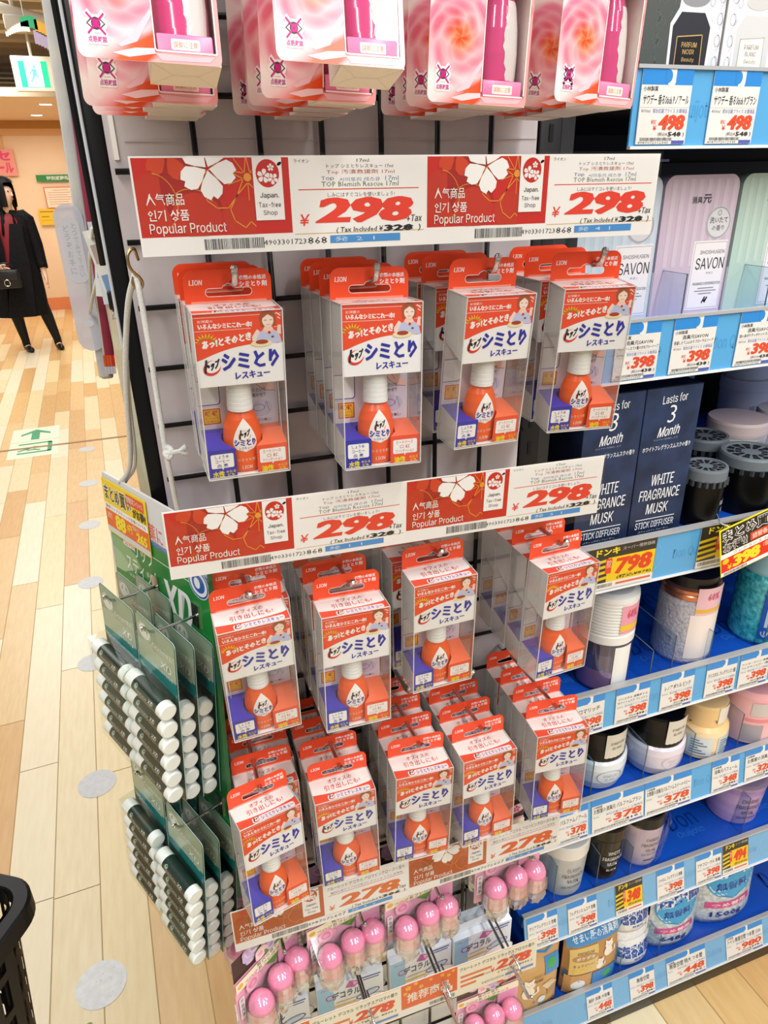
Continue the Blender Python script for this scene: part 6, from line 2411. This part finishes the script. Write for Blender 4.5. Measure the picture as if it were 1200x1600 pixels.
TAN = noisy('#C9A06A', '#D2AC78', 14, .4)


def tan_art(a, w, h):
    cat_shape(a, w * .38, h * .42, 1.7, '#F1ECE2', 2)
    a.text('Pocket', w * .46, h * .36, w * .62, h * .41, '#4A3A2A', 4, .02)
    a.text('デオサンド', w * .46, h * .30, w * .66, h * .34, '#4A3A2A', 4, .01)
    grid_poly(a, w * .66, h * .10, w * .92, h * .34, '#3C8FCF', 2, 4)
    disc_poly(a, w * .78, h * .2, w * .08, h * .07, '#3FA85A', 3)
    a.line([(w * .5, h * .02), (w * .7, h * .06), (w * .9, h * .0)], 3, '#3C8FCF', 2)
    a.text('1000mL×2コ', w * .58, h * .84, w * .95, h * .92, '#2A2A2A', 3, .02)
    a.poly([(w * .6, h * .5), (w * .78, h * .46), (w * .9, h * .56), (w * .72, h * .62)], '#D9C9AE', 2)
    a.poly([(w * .72, h * .62), (w * .9, h * .56), (w * .88, h * .68), (w * .72, h * .74)], '#B48E5E', 2)
    disc_poly(a, w * .62, h * .76, w * .07, h * .06, '#DCE8F2', 3)
    for q in range(5):
        a.line([(w * (.1 + q * .16), h * .97), (w * (.18 + q * .16), h * .93), (w * (.24 + q * .16), h * .985)], 3.4, '#3C8FCF', 2)
    for q in range(6):
        a.ell(w * (.1 + .13 * q), h * (.78 + .05 * (q % 3)), 3, 2.2, '#4E9AD4', 2)


pouch('litter_bag', 'tan paper bag with a white cat beside the lowest sign of the grid wall', .416, .052, .116, .150, .050, TAN, tan_art, 0, 0, 'bag', 1.0, .22, 7)


def tan_art2(a, w, h):
    grid_poly(a, 0.5, 0.5, w - .5, h * .16, '#4C8FC8', 2)
    a.text('せまい所の消臭剤', w * .1, h * .03, w * .92, h * .12, '#E4EEF6', 3, .02)
    grid_poly(a, w * .04, h * .18, w * .52, h * .62, '#D9BC78', 2, 5)
    disc_poly(a, w * .30, h * .34, w * .22, h * .065, '#B08A58', 3)
    a.text('ポケデオ', w * .14, h * .31, w * .46, h * .37, '#F0E6D4', 4, .02)
    a.text('PREMIUM', w * .16, h * .24, w * .44, h * .28, '#7A5A30', 4, .02)
    a.text('ちょうどいい', w * .1, h * .44, w * .46, h * .49, '#6A4A20', 4, .01)
    a.text('消臭サイズ', w * .1, h * .52, w * .4, h * .57, '#E8D24A', 4, .02)
    cat_shape(a, w * .72, h * .26, 1.25, '#EFEBE4', 3)
    cat_shape(a, w * .58, h * .48, 1.0, '#EFEBE4', 3)
    grid_poly(a, w * .46, h * .66, w - .5, h * .98, '#2F7FCC', 2, 5)
    grid_poly(a, .5, h * .64, w * .44, h * .98, '#C89A62', 2, 5)
    disc_poly(a, w * .74, h * .78, w * .09, h * .06, '#3FA85A', 3)
    disc_poly(a, w * .22, h * .82, w * .12, h * .08, '#E6EEF4', 3)
    a.poly([(w * .14, h * .86), (w * .22, h * .75), (w * .31, h * .86)], '#3C8FCF', 4)
    for q in range(4):
        a.line([(0.5, h * (.6 + .04 * q)), (w * .2, h * (.66 + .03 * q)), (w * .42, h * (.64 + .04 * q))], 2, '#3C8FCF', 3)


pouch('litter_bag', 'brown and blue paper bag with a white cat beside the clear refill packs', .541, .052, .118, .152, .050, noisy('#B98A52', '#C69A62', 12, .4), tan_art2, 0, 0, 'bag', 1.0, .22, 7)
CLEARP = noisy('#D9DEE2', '#EDEFF1', 90, .15, bump=.8, bscale=110, ramp=(.3, .7), spec=.7)
for i, (x, z, lab) in enumerate(((.645, 0, 'clear bead refill pack standing lower in the stack'), (.640, .082, 'clear bead refill pack leaning on top of the lower one'))):
    def art(a, w, h):
        grid_poly(a, 2, h * .30, w - 2, h * .86, '#E9ECEE', 2, 5)
        grid_poly(a, 2, h * .46, w - 2, h * .74, '#3B6FC0', 3, 5)
        a.text('無香空間', w * .1, h * .40, w * .9, h * .78, '#E6EEF6', 4, .10)
        a.text('無香空間', w * .11, h * .42, w * .89, h * .76, '#2848A0', 5, .03)
        a.text('無香料', w * .4, h * .79, w * .72, h * .85, '#4A6AB0', 5, .01)
        a.text('消臭ビーズ', w * .5, h * .05, w * .9, h * .15, '#7A8A3A', 3, .01)
    o = pouch('bead_refill_pack', lab, x, .055 + .012 * i, .078, .088, .042, CLEARP, art, -4, 3 - 6 * i)
    o.location.z += z


def mu_art(big):
    def art(a, w, h):
        if not big:
            a.text('特大', w * .28, h * .07, w * .68, h * .17, '#2A3FA0', 6, .03)
            a.text('お買得!!', w * .66, h * .01, w * .98, h * .06, '#6A7A2A', 6, .02)
        cy = h * (.42 if not big else .44)
        disc_poly(a, w * .48, h * .36, w * .43, h * .30, '#3C8FD0', 2)
        disc_poly(a, w * .48, h * .37, w * .40, h * .275, '#D6EAF6', 3)
        disc_poly(a, w * .48, h * .44, w * .39, h * .20, '#3FA6DC', 4)
        a.text('香空間', w * .06, h * .21, w * .95, h * .38, '#E8F0F8', 5, .13)
        a.text('香空間', w * .07, h * .22, w * .94, h * .37, '#2344A4', 6, .035)
        a.text('無香料', w * .20, h * .43, w * .72, h * .53, '#1E3C96', 6, .02)
        grid_poly(a, w * .08, h * .685, w * .80, h * .77, '#D8508E', 5, 4)
        a.text('つめ替用', w * .16, h * .70, w * .72, h * .755, '#F6E2EC', 6, .02)
        a.text('1500g' if big else '648g', w * .16, h * .82, w * .66, h * .91, '#2A3F9A', 6, .02)
    return art


BEAD = noisy('#B9C2C8', '#DDE3E6', 140, .25, bump=.6, bscale=160, ramp=(.4, .6), spec=.6)
pouch('bead_refill_pouch', 'refill pouch marked 648 with a blue round label on the lowest shelf', .745, .062, .118, .162, .046, BEAD, mu_art(False), -3, 0, curve=1.0, ex=.7, vp=2.0)
pouch('bead_refill_pouch', 'largest refill pouch marked 1500 at the far end of the lowest shelf', .880, .070, .142, .185, .055, BEAD, mu_art(True), -3, 0, curve=1.0, ex=.7, vp=2.0)

# ================================================================== person walking in the lobby
def skin_mesh(name, nodes, edges, m, sub=2, root=0):
    me = bpy.data.meshes.new(name)
    me.from_pydata([n[:3] for n in nodes], edges, [])
    o = bpy.data.objects.new(name, me)
    COL.objects.link(o)
    mod = o.modifiers.new('skin', 'SKIN')
    mod.use_smooth_shade = True
    for i, n in enumerate(nodes):
        r = n[3]
        me.skin_vertices[0].data[i].radius = r if isinstance(r, tuple) else (r, r)
    me.skin_vertices[0].data[root].use_root = True
    sb = o.modifiers.new('sub', 'SUBSURF')
    sb.levels = sb.render_levels = sub
    me.materials.append(m)
    return o


def bake(o):
    dg = bpy.context.evaluated_depsgraph_get()
    me = bpy.data.meshes.new_from_object(o.evaluated_get(dg))
    o.modifiers.clear()
    o.data = me
    for p in me.polygons:
        p.use_smooth = True


pr = thing('person', 'person in a long black coat walking down the aisle by the peach wall', 'person', (-1.05, 7.30, 0))
SK = mat('#E9BFA4', .5)
# pelvis, spine, neck, head; arms; legs (x, y, z, radius)
nodes = [(-.03, 0, .84, (.135, .10)), (-.03, .0, 1.02, (.115, .085)), (-.025, .0, 1.19, (.135, .09)), (-.015, -.01, 1.285, (.06, .055)), (-.012, -.02, 1.345, (.042, .042)),
         (-.005, -.028, 1.40, (.060, .068)), (.0, -.026, 1.47, (.072, .082)), (.0, -.02, 1.53, (.062, .070)),
         (.115, 0, 1.235, .055), (.165, .03, .98, .043), (.185, -.02, .765, .030),          # right arm on the camera's right
         (-.165, 0, 1.235, .055), (-.235, .02, .99, .043), (-.205, -.13, .835, .030),       # other arm bent to the bag
         (.055, 0, .80, .085), (.105, -.02, .45, .056), (.168, .03, .10, .034), (.172, .01, .045, .032), (.205, -.085, .022, .022),
         (-.10, 0, .80, .085), (-.155, -.03, .46, .056), (-.128, .03, .115, .034), (-.122, .01, .05, .032), (-.075, -.085, .022, .022)]
edges = [(0, 1), (1, 2), (2, 3), (3, 4), (4, 5), (5, 6), (6, 7), (2, 8), (8, 9), (9, 10), (2, 11), (11, 12), (12, 13), (0, 14), (14, 15), (15, 16), (16, 17), (17, 18), (0, 19), (19, 20), (20, 21), (21, 22), (22, 23)]


def hand(base, palm, dirv, side):
    """palm and five short finger chains"""
    b = len(nodes)
    P = Vector(palm)
    D = Vector(dirv).normalized()
    Sd = Vector(side).normalized()
    nodes.append((*palm, (.026, .014)))
    edges.append((base, b))
    for k, ln in enumerate((.055, .065, .060, .045)):
        r0 = P + D * .035 + Sd * (.021 - .014 * k)
        r1 = r0 + D * ln * .55 + Vector((0, -.004, 0))
        r2 = r1 + D * ln * .5 + Vector((0, -.016, 0))
        q = len(nodes)
        nodes.extend([(*r0, .0085), (*r1, .008), (*r2, .0065)])
        edges.extend([(b, q), (q, q + 1), (q + 1, q + 2)])
    q = len(nodes)
    t0 = P + Sd * .026 + D * .005
    t1 = t0 + Sd * .018 + D * .028
    t2 = t1 + D * .026
    nodes.extend([(*t0, .010), (*t1, .009), (*t2, .007)])
    edges.extend([(b, q), (q, q + 1), (q + 1, q + 2)])


hand(10, (.196, -.035, .705), (.08, -.1, -1), (0, -1, .1))
hand(13, (-.165, -.165, .82), (1, -.2, -.35), (0, -.3, 1))
body = skin_mesh('body', nodes, edges, SK)
body.parent = pr
bake(body)

HT = R(52)     # the head is turned to the viewer's right


def hp(x, y, z):       # head-local (x right of the face, -y forward) to person-local
    c, s = math.cos(HT), math.sin(HT)
    return (c * x - s * y, -.024 + s * x + c * y, 1.455 + z)


mb = MB()
mb.M = Matrix.Translation((0, -.024, 1.455)) @ Matrix.Rotation(HT, 4, 'Z')
mb.lathe([(.0001, -.012), (.009, -.010), (.012, -.002), (.007, .012), (.0045, .024), (.0001, .026)], SK, 12, (0, -.080, -.010), .8, 1.15)
mb.part('nose', pr)
for sx in (-1, 1):
    mb = MB()
    mb.M = Matrix.Translation((0, -.024, 1.455)) @ Matrix.Rotation(HT, 4, 'Z')
    mb.lathe([(.0001, -.006), (.009, -.003), (.011, 0), (.009, .003), (.0001, .006)], mat('#2A1C18', .3), 12, (sx * .028, -.071, .022), 1.0, .5)
    mb.part('eye', pr)
    mb = MB()
    mb.M = Matrix.Translation((0, -.024, 1.455)) @ Matrix.Rotation(HT, 4, 'Z')
    mb.lathe([(.0001, -.022), (.010, -.016), (.013, 0), (.010, .016), (.0001, .022)], SK, 12, (sx * .073, .005, .008), .5, 1.0)
    mb.part('ear', pr)
mb = MB()
mb.M = Matrix.Translation((0, -.024, 1.455)) @ Matrix.Rotation(HT, 4, 'Z')
mb.lathe([(.0001, -.006), (.015, -.003), (.018, 0), (.014, .003), (.0001, .006)], mat('#C2625C', .4), 14, (0, -.075, -.045), 1.0, .45)
mb.part('mouth', pr)
# hair: cap, fringe and long locks
mb = MB()
HAIR = noisy('#0B090A', '#16110F', 60, .6, stretch=(1, 1, .1), spec=.15)
mb.M = Matrix.Translation((0, -.024, 1.455)) @ Matrix.Rotation(HT, 4, 'Z')
pts, fs = [], []
nu, nv = 24, 9
for j in range(nv + 1):
    for i in range(nu + 1):
        an = R(-90 + 42 + (360 - 84) * i / nu)       # open over the face
        th = R(2 + (104 - 2) * j / nv)
        r = 1.0
        low = .12 * max(0, (j / nv) - .62) * (1.1 if 3 < i < nu - 3 else 1.4)
        pts.append((.088 * math.sin(th) * math.cos(an), .100 * math.sin(th) * math.sin(an) + .008, .052 + .100 * math.cos(th) - low * 2.2))
for j in range(nv):
    for i in range(nu):
        q = j * (nu + 1) + i
        fs.append((q, q + 1, q + nu + 2, q + nu + 1))
mb.add(pts, fs, HAIR, True)
pts, fs = [], []
for j in range(5):
    for i in range(11):
        an = R(-90 - 52 + 104 * i / 10)
        th = R(4 + 62 * j / 4 + (6 if i in (0, 10) else 0))
        pts.append((.089 * math.sin(th) * math.cos(an), .101 * math.sin(th) * math.sin(an) - .002, .054 + .100 * math.cos(th)))
for j in range(4):
    for i in range(10):
        q = j * 11 + i
        fs.append((q, q + 1, q + 12, q + 11))
mb.add(pts, fs, HAIR, True)
for sx in (-1, 1):
    mb.tube([(sx * .078, .0, .03), (sx * .084, .004, -.04), (sx * .086, .0, -.10), (sx * .080, -.008, -.15)], [.014, .019, .018, .006], HAIR, 10)
mb.tube([(0, .07, .02), (0, .085, -.06), (0, .08, -.16)], [.05, .06, .02], HAIR, 12)
mb.part('hair', pr)
# dark red top, coat, tights, shoes
mb = MB()
def loft(mb, rings, m, seg=28, a0=0, a1=360):
    pts, fs = [], []
    full = a1 - a0 >= 360
    n = seg if full else seg + 1
    for (cx, cy, z, rx, ry) in rings:
        for i in range(n):
            an = R(a0 + (a1 - a0) * i / seg)
            pts.append((cx + rx * math.cos(an), cy + ry * math.sin(an), z))
    for j in range(len(rings) - 1):
        for i in range(n if full else n - 1):
            k = (i + 1) % n
            fs.append((j * n + i, j * n + k, (j + 1) * n + k, (j + 1) * n + i))
    mb.add(pts, fs, m, True)


loft(mb, [(-.028, 0, .78, .150, .112), (-.028, 0, 1.0, .132, .102), (-.025, 0, 1.19, .150, .106), (-.02, -.004, 1.25, .105, .085), (-.016, -.008, 1.285, .068, .062)], mat('#7A1A22', .7))
mb.part('dark_red_top', pr)
mb = MB()
COAT = noisy('#0C0C0E', '#131316', 40, .75, spec=.15)
loft(mb, [(-.018, .004, 1.315, .066, .062), (-.02, .004, 1.285, .098, .082), (-.025, .004, 1.245, .180, .112), (-.028, .004, 1.12, .182, .124), (-.03, .004, .98, .166, .122), (-.04, 0, .80, .196, .136), (-.06, -.005, .58, .222, .150), (-.085, -.01, .36, .245, .165)], COAT, 30, -62, 242)
loft(mb, [(-.085, -.01, .36, .245, .165), (-.085, -.01, .362, .235, .155), (-.06, -.005, .58, .212, .142)], COAT, 30, -62, 242)
# overlapping front panel below the open collar
pts = []
for (z, xa, xb, y) in ((1.20, -.012, .10, -.110), (1.05, -.045, .085, -.124), (.98, -.06, .09, -.124), (.80, -.10, .09, -.140), (.58, -.15, .07, -.154), (.36, -.20, .05, -.168)):
    pts += [(xa, y - .006, z), (xb, y - .002, z)]
mb.add(pts, [(2 * q, 2 * q + 1, 2 * q + 3, 2 * q + 2) for q in range(5)], COAT, True)
mb.add([(p[0], p[1] + .008, p[2]) for p in pts], [(2 * q, 2 * q + 1, 2 * q + 3, 2 * q + 2) for q in range(5)], COAT, True)
mb.tube([(-.03, 0, 1.245), (.10, 0, 1.262), (.135, .01, 1.22), (.166, .028, 1.0), (.182, -.008, .825), (.186, -.02, .79)], [.05, .062, .068, .060, .050, .048], COAT, 14)
mb.tube([(-.03, 0, 1.245), (-.15, 0, 1.262), (-.185, .01, 1.22), (-.236, .02, 1.0), (-.215, -.10, .875), (-.208, -.125, .85)], [.05, .062, .068, .060, .050, .048], COAT, 14)
mb.tube([(-.085, -.10, 1.10), (-.062, -.085, 1.22), (-.045, -.045, 1.30), (-.02, .055, 1.325), (.015, -.04, 1.30), (.035, -.09, 1.2)], [.010, .020, .022, .022, .022, .012], COAT, 8)
mb.part('coat', pr)
for sx in (0, 1):
    mb = MB()
    TG = mat('#0B0A0C', .6, 0, .3)
    leg = [nodes[14 + 5 * sx], nodes[15 + 5 * sx], nodes[16 + 5 * sx], nodes[17 + 5 * sx]]
    a, b, c, d = [Vector(n[:3]) for n in leg]
    mb.tube([a, a.lerp(b, .5), b, b.lerp(c, .35), c, d], [.088, .074, .058, .056, .038, .036], TG, 14)
    mb.part('tights_leg', pr)
    mb = MB()
    f = Vector(nodes[18 + 5 * sx][:3])
    mb.tube([d + Vector((0, .025, -.020)), d + Vector((0, .0, -.014)), d.lerp(f, .55) + Vector((0, 0, -.004)), f + Vector((0, 0, .002)), f + Vector((.008, -.022, .0))], [.026, .034, .032, .026, .012], mat('#121014', .35), 12)
    mb.part('shoe', pr)

t = thing('handbag', 'small black handbag with a silver ring held at the front of the black coat', 'bag', (-1.165, 7.035, .73))
mb = MB()
mb.bev((-.115, -.05, -.085), (.115, .05, .085), mat('#141315', .4), .02, 3)
mb.part('bag_body', t)
mb = MB()
mb.bev((-.10, -.058, -.01), (.10, -.045, .08), mat('#1B1A1C', .35), .006)
mb.part('flap', t)
mb = MB()
n = 20
mb.tube([(.0 + .024 * math.cos(R(q * 18)), -.062, -.03 + .028 * math.sin(R(q * 18))) for q in range(n + 1)], .005, CHROME, 8)
mb.part('silver_ring', t)
mb = MB()
mb.tube(smooth_path([(-.10, 0, .075), (-.06, -.02, .13), (.03, -.03, .14), (.09, 0, .08)]), .008, mat('#141315', .4), 8)
mb.part('handle', t)

# ================================================================== black shopping basket in the foreground
t = thing('shopping_basket', 'black plastic shopping basket at the near left, slotted sides', 'basket', (-.2365, -.0570, Z0 - .677), (0, 0, R(58)))
# local frame: corner near the origin, basket runs to -x and to +y
BL_ = mat('#070708', .45, 0, .25)
LW, LD, HT_ = .30, .43, .23
mb = MB()


def rim_path(ins, rad, z):
    pts = rrect(-LW + ins, ins, -ins, LD - ins, rad, 8)
    return [(x, y, z) for x, y in pts]


outer, mid, inner = rim_path(0, .034, -.003), rim_path(.0025, .032, 0), rim_path(.0135, .024, 0)
inner2, outer2 = rim_path(.0160, .022, -.003), rim_path(0, .034, -.022)
rings = [outer2, outer, mid, inner, inner2]
n = len(outer)
pts = [p for r_ in rings for p in r_]
fs = []
for k in range(len(rings) - 1):
    for q in range(n):
        j = (q + 1) % n
        fs.append((k * n + q, k * n + j, (k + 1) * n + j, (k + 1) * n + q))
mb.add(pts, fs, BL_)
mb.part('rim', t)
# slotted walls: bands with slots between ribs
mb = MB()
corner = rrect(-LW + .013, .013, -.013, LD - .013, .026, 8)


def wall_ring(z):
    k = 1 - .11 * (-z / HT_)
    cx, cy = -LW / 2, LD / 2
    return [(cx + (x - cx) * k, cy + (y - cy) * k, z) for x, y in corner]


dense = []
for (x0, y0), (x1, y1) in zip(corner, corner[1:] + corner[:1]):
    dd = math.hypot(x1 - x0, y1 - y0)
    m_ = max(1, int(round(dd / .012)))
    for q in range(m_):
        dense.append((x0 + (x1 - x0) * q / m_, y0 + (y1 - y0) * q / m_))
corner = dense
n = len(corner)
zs_ = [0, -.020, -.062, -.074, -.116, -.128, -.170, -.182, -.214, -HT_]
rg = [wall_ring(z) for z in zs_]
pts = [p for r_ in rg for p in r_]
fs = []
for k in range(len(rg) - 1):
    slot = k % 2 == 1
    for q in range(n):
        j = (q + 1) % n
        if slot and q % 2 == 0:
            continue
        fs.append((k * n + q, k * n + j, (k + 1) * n + j, (k + 1) * n + q))
mb.add(pts, fs, BL_)
inn = [(-LW / 2 + (p[0] + LW / 2) * .975, LD / 2 + (p[1] - LD / 2) * .982, p[2]) for p in pts]
mb.add(inn, fs, BL_)
mb.part('slotted_wall', t)
mb = MB()
k = .89
mb.box((-LW / 2 - (LW / 2 - .02) * k, LD / 2 - (LD / 2 - .02) * k, -HT_), (-LW / 2 + (LW / 2 - .02) * k, LD / 2 + (LD / 2 - .02) * k, -HT_ + .003), BL_)
mb.part('base', t)
mb = MB()
mb.tube(smooth_path([(-LW + .012, .16, .004), (-LW + .012, .17, .012), (-LW + .012, LD / 2, .014), (-LW + .012, LD - .17, .012), (-LW + .012, LD - .16, .004)]), .006, BL_, 10)
mb.part('handle', t)
